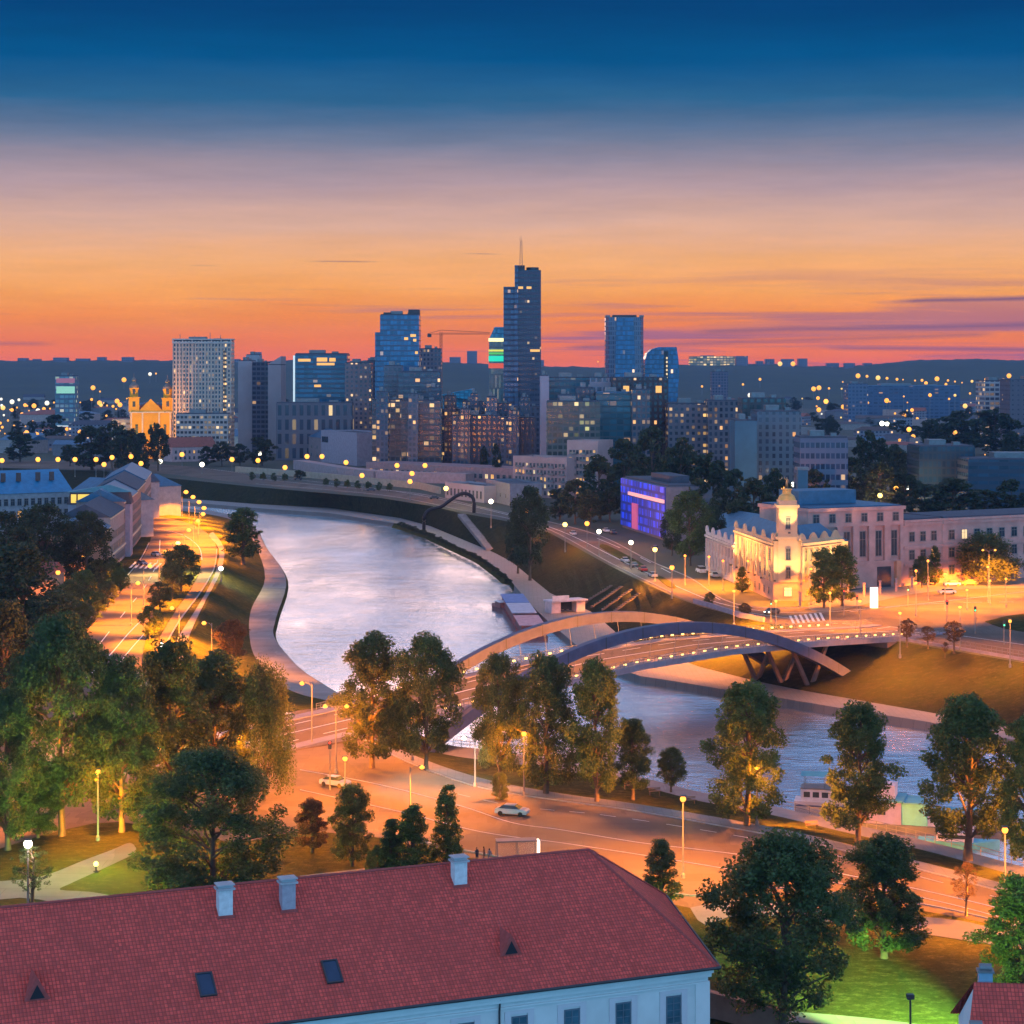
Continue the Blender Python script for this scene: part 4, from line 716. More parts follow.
# ------------------------------------------------------------- museum with the statue tower
MW = plain("museum cream stucco", (.54, .38, .23), .8, scale=.2); MB_ = plain("museum brick base", (.42, .27, .2), .85)
def wing(label, p, q, D, h, base_h, cols, pil, wall, roofm, rh=3.5, lit=.05, arched=False):
    rz, l = base_of(p, q); r = thing("museum_wing", label, "museum", (p.x, p.y, ZB), rz)
    m = MB(); m.box(0, 0, base_h, l, D, h); m.build("wall", wall, r); m = MB(); m.box(-.25, -.25, -2, l + .25, D, base_h - .01); m.build("plinth", MB_ if base_h > 2 else wall, r)
    m = MB(); m.box(-.5, -.7, h - .9, l + .5, -.01, h - .3); m.box(-.3, -.4, h - 1.6, l + .3, -.01, h - 1.25); m.box(-.3, -.3, h - .3, l + .3, .3, h + .5)
    for k in range(pil): x = l * (k + .02) / (pil - 1) * .98; m.box(x - .4, -.4, base_h, x + .4, -.01, h - 1.65)
    m.build("cornice", wall, r)
    for k in range(0, pil, 2): m = MB(); x = l * k / (pil - 1); m.add([(x - 1.8, -.2, h + .5), (x + 1.8, -.2, h + .5), (x + .9, -.2, h + 1.7), (x, -.2, h + 2.2), (x - .9, -.2, h + 1.7), (x - 1.8, .3, h + .5), (x + 1.8, .3, h + .5), (x + .9, .3, h + 1.7), (x, .3, h + 2.2), (x - .9, .3, h + 1.7)], [(0, 1, 2, 3, 4), (9, 8, 7, 6, 5), (1, 6, 7, 2), (2, 7, 8, 3), (3, 8, 9, 4), (4, 9, 5, 0)]); m.build("parapet_gable", wall, r)
    roof_mb(l, D, h + .3, 'hip', rh, -.4).build("roof", roofm, r)
    windows(r, .8, l - .8, [base_h + 1.0, base_h + 5.2] if h > base_h + 8 else [base_h + 1], 1.15, 2.6, cols, rng, lit)
    if base_h > 3: windows(r, .8, l - .8, [1.3], 1.2, 1.6, cols, rng, lit, y=-.2)
    return r
p0, p1, p2, p3 = G(736, 583, ZB), G(773, 600, ZB), G(802, 601, ZB), G(841, 595, ZB)
wing("cream floodlit museum wing with pilasters left of the statue tower", p0, p1, 8, 14.5, 4.6, 8, 9, MW, ROOFB)
wing("cream floodlit museum wing right of the statue tower, partly behind a tree", p2, p3, 8, 14.5, 4.6, 7, 8, MW, ROOFB)
wing("lower pinkish side wing of the museum with tall pilasters, far left", G(707, 570, ZB), G(736, 583, ZB) - Vector((.3, .3, 0)), 14, 10.5, 1.2, 9, 10, plain("pale pink stucco", (.5, .4, .38), .8), ROOFB, 2.5)
house('museum_wing', 'blue-roofed rear block of the museum seen above its two floodlit wings', 'museum', Vector((71, 519, 0)), Vector((86, 519, 0)), 24, 13.2, ZB, MW, ROOFB, 'hip', 4)
cx_, cy_ = (p1 + p2).x / 2, (p1 + p2).y / 2
tw_ = thing("museum_tower", "square cream corner tower crowned by a gilded statue", "tower", (cx_, cy_ - 1, ZB)); wd_ = (p2 - p1).length
m = MB(); m.box(-wd_ / 2, 0, -2, wd_ / 2, 18, 4.6); m.build("plinth", MB_, tw_)
m = MB(); m.box(-wd_ / 2 + .1, .1, 4.6, wd_ / 2 - .1, 18, 14.8); m.box(-2.5, -.3, 4.6, 2.5, 5, 16.5); m.box(-3, -.6, 15.2, 3, 5.4, 15.9); m.box(-2.3, 0, 16.5, 2.3, 4.6, 23); m.box(-2.8, -.5, 23, 2.8, 5.1, 23.7); m.box(-2.2, .1, 23.7, 2.2, 4.5, 24.8); m.build("shaft", MW, tw_)
m = MB(); m.lathe([(2.3, 24.8), (1.9, 25.8), (1.1, 26.4), (1.1, 27.2), (1.3, 27.3), (1.3, 27.6)], (0, 2.3, 0), 16); m.build("cupola", plain("gilded copper", (.7, .42, .12), .4, .4), tw_)
for z in (5.6, 10.2, 17.8): o = put("window", win_mesh(1.2, 2.8, 0), tw_, (0, -.3 if z < 16 else 0, z))
o = put("window", win_mesh(2, 2.2, 2), tw_, (0, 0, 1.2))
def skin_body(name, joints, bones, mat, parent=None, loc=(0, 0, 0), rz=0, lvl=1, sc=1):
    me = bpy.data.meshes.new(name); me.from_pydata([Vector(j[0]) * sc for j in joints], bones, []); o = put(name, me, parent, loc, rz)
    o.modifiers.new("skin", 'SKIN'); sv = me.skin_vertices[0].data
    for i, j in enumerate(joints): r_ = j[1] * sc; sv[i].radius = (r_, r_ * (j[2] if len(j) > 2 else 1)); sv[i].use_root = (i == 0)
    s_ = o.modifiers.new("sub", 'SUBSURF'); s_.levels = lvl; s_.render_levels = lvl
    dg = bpy.context.evaluated_depsgraph_get(); nm = bpy.data.meshes.new_from_object(o.evaluated_get(dg)); o.modifiers.clear(); o.data = nm; nm.materials.clear(); nm.materials.append(mat)
    nm.polygons.foreach_set('use_smooth', [True] * len(nm.polygons)); return o
J = [((0, 0, 1.0), .15, .7), ((0, 0, 1.25), .14, .75), ((0, 0, 1.45), .17, .6), ((0, 0, 1.56), .055), ((0, 0, 1.68), .1), ((0, 0, 1.78), .07),
     ((.2, 0, 1.42), .06), ((.27, .02, 1.15), .05), ((.28, -.08, .92), .035), ((-.2, 0, 1.42), .06), ((-.35, 0, 1.62), .05), ((-.32, 0, 1.95), .035),
     ((.1, 0, .92), .1), ((.12, 0, .5), .065), ((.13, .02, .08), .04), ((.13, -.14, .03), .035), ((-.1, 0, .92), .1), ((-.12, -.1, .5), .065), ((-.13, .02, .08), .04), ((-.13, -.12, .03), .035)]
BN = [(0, 1), (1, 2), (2, 3), (3, 4), (4, 5), (2, 6), (6, 7), (7, 8), (2, 9), (9, 10), (10, 11), (0, 12), (12, 13), (13, 14), (14, 15), (0, 16), (16, 17), (17, 18), (18, 19)]
st = skin_body("statue", J, BN, plain("bronze statue", (.35, .25, .12), .4, .5), None, (cx_, cy_ + 1.3, ZB + 27.6), 0, 1, 1.6); tag(st, "bronze figure with a raised arm on top of the museum tower", "statue")
# ------------------------------------------------------------- ministry
PK = plain("pinkish ministry stone", (.50, .29, .25), .8, scale=.3)
p, q = G(808, 591, ZB), G(903.5, 586, ZB); rz, l = base_of(p, q); t = thing("ministry_building", "square pink stone ministry with tall recessed windows between pilasters", "ministry", (p.x, p.y, ZB), rz); hb = 21.2
m = MB(); m.box(0, .8, -2, l, 24, hb - 5); m.box(0, 0, hb - 5, l, 24, hb); m.box(-.4, -.5, hb - .9, l + .4, 24.4, hb); m.box(0, 0, -2, l, .8, 6.4); m.box(-.1, -.2, 6.4, l + .1, .8, 7)
bays = 6
for k in range(bays + 1): x = l * k / bays; m.box(max(0, x - .95), 0, 7, min(l, x + .95), .8, hb - 5)
m.build("wall", PK, t)
m = MB(); m.box(.5, .5, hb, l - .5, 23.5, hb + .3); m.cbox((l * .4, 14, hb + 2.2), (l * .6, 10, 3.6)); m.build("roof", ROOFB, t)
for k in range(bays):
    x = l * (k + .5) / bays; put("window", win_mesh(1.9, 2.2, 0), t, (x, 0, hb - 3.8)); put("window", win_mesh(1.9, 6.6, 0 if k != 3 else 0), t, (x, .8, 8.4 - .2))
    if k < 3 or k == 4: put("window", win_mesh(1.6, 2, 1 if k == 1 else 0), t, (x, 0, 2.2))
m = MB(); m.box(l * .72, -.3, 0, l * .86, .05, 5.4); m.build("entrance", GLASS, t)
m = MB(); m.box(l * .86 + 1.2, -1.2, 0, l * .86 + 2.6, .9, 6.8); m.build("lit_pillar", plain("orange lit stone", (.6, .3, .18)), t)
for k in range(9): b = MB(); b.cbox((0, 0, 1.6), (.5, .5, 3.2)); b.cbox((0, 0, 3.3), (.7, .7, .25)); o = b.build("gate_post", PK, None, G(800 + k * 16, 606 - k * 2.4, ZB)); tag(o, "pale stone gate post %s from the left before the pink ministry" % ORD[k], "gate post", "gate posts before the ministry")
pts = [(904, 586), (943, 583), (1040, 577), (1150, 570)]
for i, (lab, cols) in enumerate((("short link wing right of the square ministry block", 3), ("long three-storey pink wing with square windows behind the willow", 15))):
    if i == 0: p, q = G(904.5, 586, ZB), G(943, 583, ZB)
    else: p, q = G(943.3, 583, ZB), G(1130, 571, ZB)
    rz, l = base_of(p, q); t = thing("ministry_wing", lab, "ministry", (p.x, p.y, ZB), rz); hb = 17.2
    m = MB(); m.box(0, .4, -2, l, 18, hb); [m.box(0, 0, z, l, .4, z + .8) for z in (.0, 5.0, 9.6, 15.8)]; m.box(-.2, -.2, hb - .5, l + .2, 18.2, hb + .1); m.build("wall", PK, t); m = MB(); m.box(.5, .5, hb + .1, l - .5, 17.5, hb + .5); m.build("roof", ROOFG, t)
    windows(t, 1, l - 1, [2.2, 6.8, 11.6], 2.0, 2.5, cols, rng, .04, y=.4)
# chimney tower behind the museum
t = tower("chimney_stack", "plain blue-grey concrete shaft rising behind the museum roofs", 798, 808, 470, 620, 4, f_bl, extra=False, cat="chimney")
m = MB(); m.box(-.3, -.3, t['h'], t['L'] + .3, 4.3, t['h'] + .8); m.build("rim", METAL, t)
house("workshop", "low blue roofed workshop behind the museum's side wing", "workshop", G(704, 548, ZB) , G(745, 556, ZB), 20, 8, ZB, lw, ROOFB, 'gable', 4)
# ------------------------------------------------------------- bridge
BA = Vector((-.736, -.677, 0)); BNv = Vector((-.677, .736, 0)); B0 = Vector((72, 418, 0)); W_ = 20.0
def bz(s):
    return interp([(-60, 3.0), (-25, 3.06), (-5, 4.2), (15, 5.2), (40, 6.0), (66, 5.6), (90, 4.2), (120, 1.7), (145, .06), (150, .0)], s)
def bp(s, w_, z): v = B0 + BA * s + BNv * w_; return Vector((v.x, v.y, z))
br = thing("arch_bridge", "steel road bridge with two sweeping arches over the river", "bridge", tuple(B0))
def lb(m, name, mat, **k):
    m.v = [(p[0] - B0.x, p[1] - B0.y, p[2]) for p in m.v]; return m.build(name, mat, br, **k)
ss = [-30 + i * 5 for i in range(37)]
m = MB()
for a, b in zip(ss, ss[1:]):
    u = lambda s, w__, dz_: bp(s, w__, bz(s) + dz_)
    m.add([u(a, 1, .04), u(b, 1, .04), u(b, W_ - 1, .04), u(a, W_ - 1, .04)], [(0, 1, 2, 3)])
lb(m, "roadway", ASPH)
m = MB()
for a, b in zip(ss, ss[1:]):
    for w0, w1 in ((-.2, 2.6), (W_ - 2.6, W_ + .2)):
        P8 = [bp(s, w__, bz(s) + dz_) for dz_ in (-.9, .22) for s, w__ in ((a, w0), (b, w0), (b, w1), (a, w1))]
        m.add(P8, [(0, 1, 5, 4), (3, 2, 6, 7), (4, 5, 6, 7), (0, 1, 2, 3)])
    if a >= -5 and b <= 125: m.add([bp(a, 2.6, bz(a) - .7), bp(b, 2.6, bz(b) - .7), bp(b, W_ - 2.6, bz(b) - .7), bp(a, W_ - 2.6, bz(a) - .7)], [(0, 1, 2, 3)])
lb(m, "deck_girder", plain("deck steel", (.22, .2, .24), .6))
m = MB()
for wl, wd in ((5, .15), (10, .18), (15, .15)):
    for a, b in zip(ss, ss[1:]):
        if wl != 10 and int(a) % 10: continue
        m.add([bp(a, wl - wd, bz(a) + .055), bp(b, wl - wd, bz(b) + .055), bp(b, wl + wd, bz(b) + .055), bp(a, wl + wd, bz(a) + .055)], [(0, 1, 2, 3)])
lb(m, "lane_markings", WHITE)
ARC = [plain("arch blue-grey paint", (.07, .075, .13), .5), plain("arch blue-grey paint", (.07, .075, .13), .5)]
for side, w__, s0, k, e0, e1, zt in (("near", -.9, 61, .0046, 0, 124, 12.9), ("far", W_ + .9, 57, .0050, -3, 118, 12.7)):
    m = MB(); n = 48; prev = None
    for i in range(n + 1):
        s = e0 + (e1 - e0) * i / n; z = zt - k * (s - s0) ** 2; sl = -2 * k * (s - s0); nrm = Vector((-sl, 1)).normalized()  # (ds,dz) outward
        q4 = []
        for (dw, th) in ((-.75, 0), (.75, 0), (.75, -2.0), (-.75, -2.0)): q4.append(bp(s + nrm.x * th, w__ + dw, z + nrm.y * th))
        m.v += q4
        if i: o = 4 * (i - 1); m.f += [(o + j, o + (j + 1) % 4, o + 4 + (j + 1) % 4, o + 4 + j) for j in range(4)]; m.mi += [0] * 4
    m.f += [(0, 1, 2, 3), (4 * n, 4 * n + 3, 4 * n + 2, 4 * n + 1)]; m.mi += [0, 0]
    arch = lb(m, "arch", ARC[0])
    m = MB()
    for i in range(1, 13):
        s = e0 + (e1 - e0) * i / 13; z = zt - k * (s - s0) ** 2; m_ = nrm
        m.add([bp(s - .12, w__ - .78, z + .03), bp(s + .12, w__ - .78, z + .03), bp(s + .12, w__ + .78, z + .03), bp(s - .12, w__ + .78, z + .03), bp(s - .12, w__ - .78, z - 2.1), bp(s + .12, w__ - .78, z - 2.1)], [(0, 1, 2, 3), (0, 1, 5, 4)])
    lb(m, "joint_flanges", DARKM)
    for i in range(12):
        s = 24 + i * 6.6; z = zt - k * (s - s0) ** 2 - 1.9; zb = bz(s)
        if z > zb + .6: m = MB(); m.tube([bp(s, w__, z), bp(s, w__ + (.75 if w__ < 0 else -.75), zb + .1)], .06, 5); lb(m, "hanger", METAL)
    for e, dirn in ((e0, -1), (e1, 1)):
        m = MB(); c = bp(e + dirn * 1.5, w__, 0); z = zt - k * (e - s0) ** 2; m.cbox((c.x, c.y, z - 2.5), (7, 4.5, 6), math.atan2(BA.y, BA.x)); lb(m, "arch_footing", QUAY)
# railings with their row of lamps
RL = emit("railing lamp glow", (1, .72, .22), 2.4)
for w__, inn in ((-.1, .5), (W_ + .1, -.5)):
    m = MB(); s = -28
    while s < 126: a = bp(s, w__, bz(s)); m.tube([a, a + Vector((0, 0, 1.35))], .05, 4, False); s += 1.0
    for dz_ in (.55, .95, 1.35): m.tube([bp(s, w__, bz(s) + dz_) for s in ss if s <= 125], .05, 4)
    lb(m, "railing", METAL)
    for i in range(44):
        s = -14 + i * 3.1; a = bp(s, w__ + inn * .3, bz(s) + .75); m = MB(); m.cbox(a, (.55, .25, .3), math.atan2(BA.y, BA.x)); lb(m, "railing_lamp", RL)
    for i in range(11):
        s = 4 + i * 11.4; a = bp(s, w__ + inn * 1.2, bz(s) + 1.0); ld = bpy.data.lights.new("railing_light", 'SPOT'); ld.energy = 38000 if inn > 0 else 22000; ld.color = (1, .27, .01); ld.spot_size = R(140); ld.spot_blend = .5; ld.shadow_soft_size = .3
        lo = bpy.data.objects.new("railing_light", ld); C.objects.link(lo); lo.parent = br; lo.location = a - B0; lo.rotation_euler = (BNv * (1 if inn > 0 else -1) + Vector((0, 0, -.12))).to_track_quat('-Z', 'Y').to_euler()
# abutments / piers beneath the far end
m = MB()
for w__ in (3, 10, 17):
    for sg in (-1, 1): m.tube([bp(13, w__, -5), bp(13 + sg * 6, w__, 4.6)], [.55, .45], 6)
a = [bp(-32, -.6, 0), bp(-8, -.6, 0), bp(-8, W_ + .6, 0), bp(-32, W_ + .6, 0)]; m.prism([(v.x, v.y) for v in a], -4, lambda p_: bz((B0 - Vector((p_[0], p_[1], 0))).dot(-BA)) - .95)
a = [bp(124, -.4, 0), bp(147, -.4, 0), bp(147, W_ + .4, 0), bp(124, W_ + .4, 0)]; m.prism([(v.x, v.y) for v in a], -.3, lambda p_: max(0, bz((B0 - Vector((p_[0], p_[1], 0))).dot(-BA)) - .95) )
lb(m, "piers", plain("abutment stone", (.13, .09, .08), .85))
# embankment parapet right of the bridge
m = MB(); pts = [G(a, b, ZB) for a, b in ((850, 634), (878, 638), (908, 641.5), (960, 650), (1024, 661), (1120, 678))]
for a, b in zip(pts, pts[1:]):
    rz, l = base_of(a, b); m.cbox(((a.x + b.x) / 2, (a.y + b.y) / 2, ZB - .7), (l + .1, .5, 2.6), rz)
wl = m.build("parapet_wall", plain("violet concrete", (.26, .23, .28), .8)); tag(wl, "low violet parapet wall with railing above the right-hand river slope", "wall")
m = MB()
for a, b in zip(pts, pts[1:]):
    n = int((b - a).length / 1.5)
    for k in range(n): c = a.lerp(b, k / n); m.tube([c + Vector((0, 0, .6)), c + Vector((0, 0, 1.9))], .04, 4, False)
    for z in (1.2, 1.9): m.tube([a + Vector((0, 0, z)), b + Vector((0, 0, z))], .05, 4)
m.build("railing", METAL, wl)
m = MB(); pts = [G(a, b, ZB) for a, b in ((694, 603), (715, 609), (740, 617), (764, 622))]
for a, b in zip(pts, pts[1:]):
    rz, l = base_of(a, b); m.cbox(((a.x + b.x) / 2, (a.y + b.y) / 2, ZB - .5), (l + .1, .5, 3.2), rz)
tag(m.build("parapet_wall", plain("violet concrete", (.26, .23, .28), .8)), "blue-grey parapet wall left of the bridge's far end", "wall")
# ------------------------------------------------------------- lamps
SOD = (1, .25, .006)
BULB = emit("sodium bulb", (1, .40, .05), 2.3); BULBW = emit("white bulb", (1, .93, .72), 4); BULBY = emit("yellow bulb", (1, .72, .2), 3)
BULBS = {'o': BULB, 'w': BULBW, 'y': BULBY}; POLE = plain("lamp pole steel", (.22, .21, .2), .5, .3)
COL = {'o': SOD, 'w': (1, .85, .65), 'y': (1, .66, .2)}
_lm = {}
def lamp_parts(kind, h, c, rb):
    k = (kind, round(h, 1), c, round(rb, 2))
    if k in _lm: return _lm[k]
    m = MB(); arms = {'arm': [1], 'double': [-1, 1], 'post': []}[kind]
    m.tube([(0, 0, -.2), (0, 0, h * .5), (0, 0, h + (0 if arms else -.3))], [.15, .11, .07], 7)
    m.lathe([(.28, -.1), (.26, .5), (.16, .7)], n=8)
    for a in arms: m.tube([(0, 0, h - .6), (a * .5, 0, h - .05), (a * 1.4, 0, h + .12)], .05, 5)
    pm = m.mesh("pole", POLE); hm_ = []
    for a in arms or [0]:
        m = MB(); m.cbox((a * 1.6, 0, h + .16), (.95, .34, .12) if a else (.7, .7, .1)); hd = m.mesh("lamp_head", DARKM)
        m = MB(); m.ball((a * 1.6, 0, h - .02 - (0 if a else rb * .6)), rb, 10, 7, .8 if a else 1); hm_.append((hd, m.mesh("bulb", BULBS[c], True), (a * 1.6, 0, h - .3 - rb)))
    _lm[k] = (pm, hm_); return _lm[k]
def lamp(px, py, label, h=10, kind='arm', c='o', e=9000, z0=0, flip=0, rz=None, rb=None, group=None, r=.35, glow=False):
    Y = (H - z0 - h) * K / (py - HZ); hx = (px - 512) / K * Y
    if rb is None: rb = max(.36, Y / K * 2.4)
    if rz is None: rz = 0 if not flip else math.pi
    off = 1.6 if kind == 'arm' else 0
    loc = (hx - off * math.cos(rz), Y - off * math.sin(rz), z0)
    t = thing("street_lamp", label, "street lamp", loc, rz, group); pm, hm_ = lamp_parts(kind, h, c, rb)
    put("pole", pm, t)
    for hd, bm_, lp in hm_:
        put("lamp_head", hd, t); put("bulb", bm_, t)
        if e:
            ld = bpy.data.lights.new("lamp_light", 'POINT' if glow else 'SPOT'); ld.energy = e / len(hm_); ld.color = COL[c]; ld.shadow_soft_size = r
            if not glow: ld.spot_size = R(146); ld.spot_blend = .75
            ld.specular_factor = .12; lo = bpy.data.objects.new("lamp_light", ld); C.objects.link(lo); lo.parent = t; lo.location = lp
    return t
GLOW = {(524, 732), (757, 765), (1012, 790), (240, 737), (412, 715), (98, 770), (20, 760), (160, 745), (336, 706), (302, 683)}
g1 = "street lamps by the riverside avenue"
E = 1350000
for px, py, h, kd, c, e, fl, lab in (
    (302, 683, 10, 'arm', 'o', E, 1, "single-armed lamp on the bare corner left of the big tree pair"),
    (336, 706, 10, 'double', 'o', E, 0, "double-armed lamp half hidden left of the big tree pair"),
    (345, 757, 6, 'post', 'o', E * .5, 0, "short lamp glowing in the middle of the avenue junction"),
    (422, 767, 6, 'arm', 'o', E * .6, 0, "short dark-poled lamp below the big tree pair"),
    (475, 738, 7, 'double', 'w', E * .1, 0, "whitish twin lamp between two riverside trees"),
    (524, 732, 9, 'post', 'o', E * 1.5, 0, "bright lamp glowing inside the tree by the avenue"),
    (683, 797, 9.6, 'post', 'o', E, 0, "tall orange lamp beside the small cone-shaped tree"),
    (1005, 828, 9.4, 'post', 'o', E * 1.1, 0, "tall orange lamp at the right edge of the avenue"),
    (757, 765, 8, 'post', 'o', E * .9, 0, "orange lamp shining through the tree right of mid-river"),
    (1012, 790, 8, 'post', 'o', E * 1.0, 0, "orange lamp hidden in the large tree at the right edge"),
    (240, 737, 9, 'arm', 'o', E, 0, "orange lamp behind the drooping tree left of the junction"),
    (226, 663, 8, 'post', 'o', E * .6, 0, "small orange lamp beside the dark bush on the bank"),
    (204, 623, 8, 'arm', 'o', E * .6, 1, "curved-arm lamp on the grassy bank by the dark bush"),
    (172, 608, 8, 'arm', 'o', E * .6, 1, "pale-poled lamp by the embankment footpath"),
    (162, 643, 7, 'post', 'w', E * .1, 0, "dazzling white lamp at the footpath's near end"),
    (221, 567, 4, 'post', 'w', E * .03, 0, "small white lit column on the upper grassy bank"),
    (20, 760, 9, 'post', 'o', E * 1.3, 0, "orange lamp glowing behind the left-edge trees"),
    (98, 770, 9, 'post', 'o', E * 1.3, 0, "orange lamp between the trunks of the tall dark trees"),
    (160, 745, 9, 'post', 'o', E * 1.1, 0, "orange lamp behind the row of tall dark trees"),
    (115, 707, 8, 'post', 'w', E * .03, 0, "twin white lamp seen through the tall dark trees"),
    (208, 700, 7, 'post', 'w', E * .03, 0, "pale lamp glimmering in the crowns above the footpath"),
    (412, 715, 7, 'post', 'o', E * .7, 0, "lamp hidden between the crowns of the big tree pair")):
    lamp(px, py, lab, h, kd, c, e * ({(524, 732): .34, (757, 765): .5, (1012, 790): .4}.get((px, py), .11) if (px, py) in GLOW else 1), 0, fl, group=g1, glow=(px, py) in GLOW)
g2 = "street lamps along the left street"
nw = [(152, 485), (171, 488), (186, 492), (193, 497), (199, 502), (204, 508), (203, 514), (198, 521), (189, 530), (178, 543), (165, 552), (150, 566), (138, 583)]
for i, (px, py) in enumerate(nw):
    lamp(px, py, "orange lamp %s from the far bend along the left street" % ORD[i], 10, 'arm', 'y' if i == 9 else 'o', E * .32, 0, 0, group=g2)
for px, py, lab in ((83, 555, "orange lamp above the young trees by the street houses"), (58, 571, "low orange lamp by the little gabled house"), (20, 690, "orange lamp at the left edge among dark trees")):
    lamp(px, py, lab, 8, 'post', 'o', E * .8, 0, 0, group=g2)
g3 = "street lamps on the far bank square"
for px, py, h, kd, c, e, lab in (
    (685, 555, 8, 'post', 'o', .8, "first of three orange lamps before the museum's side wing"), (709, 556, 8, 'post', 'o', .8, "second of three orange lamps before the museum's side wing"), (723, 560, 8, 'post', 'o', .8, "third of three orange lamps before the museum's side wing"),
    (748, 560, 8, 'post', 'o', .5, "orange lamp close to the floodlit museum wing"), (837, 562, 10, 'double', 'o', 1.3, "twin-armed lamp before the tree at the museum's right"), (811, 568, 9, 'post', 'o', .7, "orange lamp left of the tree at the museum's right"),
    (916, 570, 10, 'post', 'o', .5, "bright lamp by the ministry gate, left one"), (928, 560, 10, 'post', 'o', .4, "highest bright lamp above the ministry gate"), (945, 573, 9, 'post', 'o', .45, "bright lamp right of the ministry gate"),
    (916, 582, 8, 'post', 'o', .8, "lower lamp under the ministry gate pair"), (989, 550, 10, 'double', 'o', 1.4, "tall twin lamp before the orange-lit willow"), (988, 566, 9, 'post', 'o', .8, "orange lamp under the twin lamp by the willow"),
    (990, 580, 6, 'post', 'o', .7, "low lamp at the willow's foot"), (967, 589, 5, 'post', 'o', .7, "low lamp right of the parked white van"), (1006, 578, 7, 'post', 'o', .8, "lamp at the willow's right foot"),
    (776, 600, 8, 'post', 'o', .8, "orange lamp before the museum tower"), (860, 600, 9, 'post', 'o', .6, "orange lamp on the square left of the lit column"), (900, 612, 9, 'post', 'o', .2, "orange lamp in the middle of the square"),
    (960, 606, 9, 'post', 'o', .3, "orange lamp on the square's right part"), (1010, 620, 9, 'post', 'o', .1, "orange lamp by the right edge of the square"), (830, 592, 8, 'post', 'o', .8, "orange lamp under the tree at the museum's right"), (734, 590, 8, 'post', 'o', .8, "orange lamp at the bend before the museum")):
    lamp(px, py, lab, h, kd, c, E * .9 * e, ZB, 0, group=g3, rb=.33)
g4 = "street lamps along the far embankment"
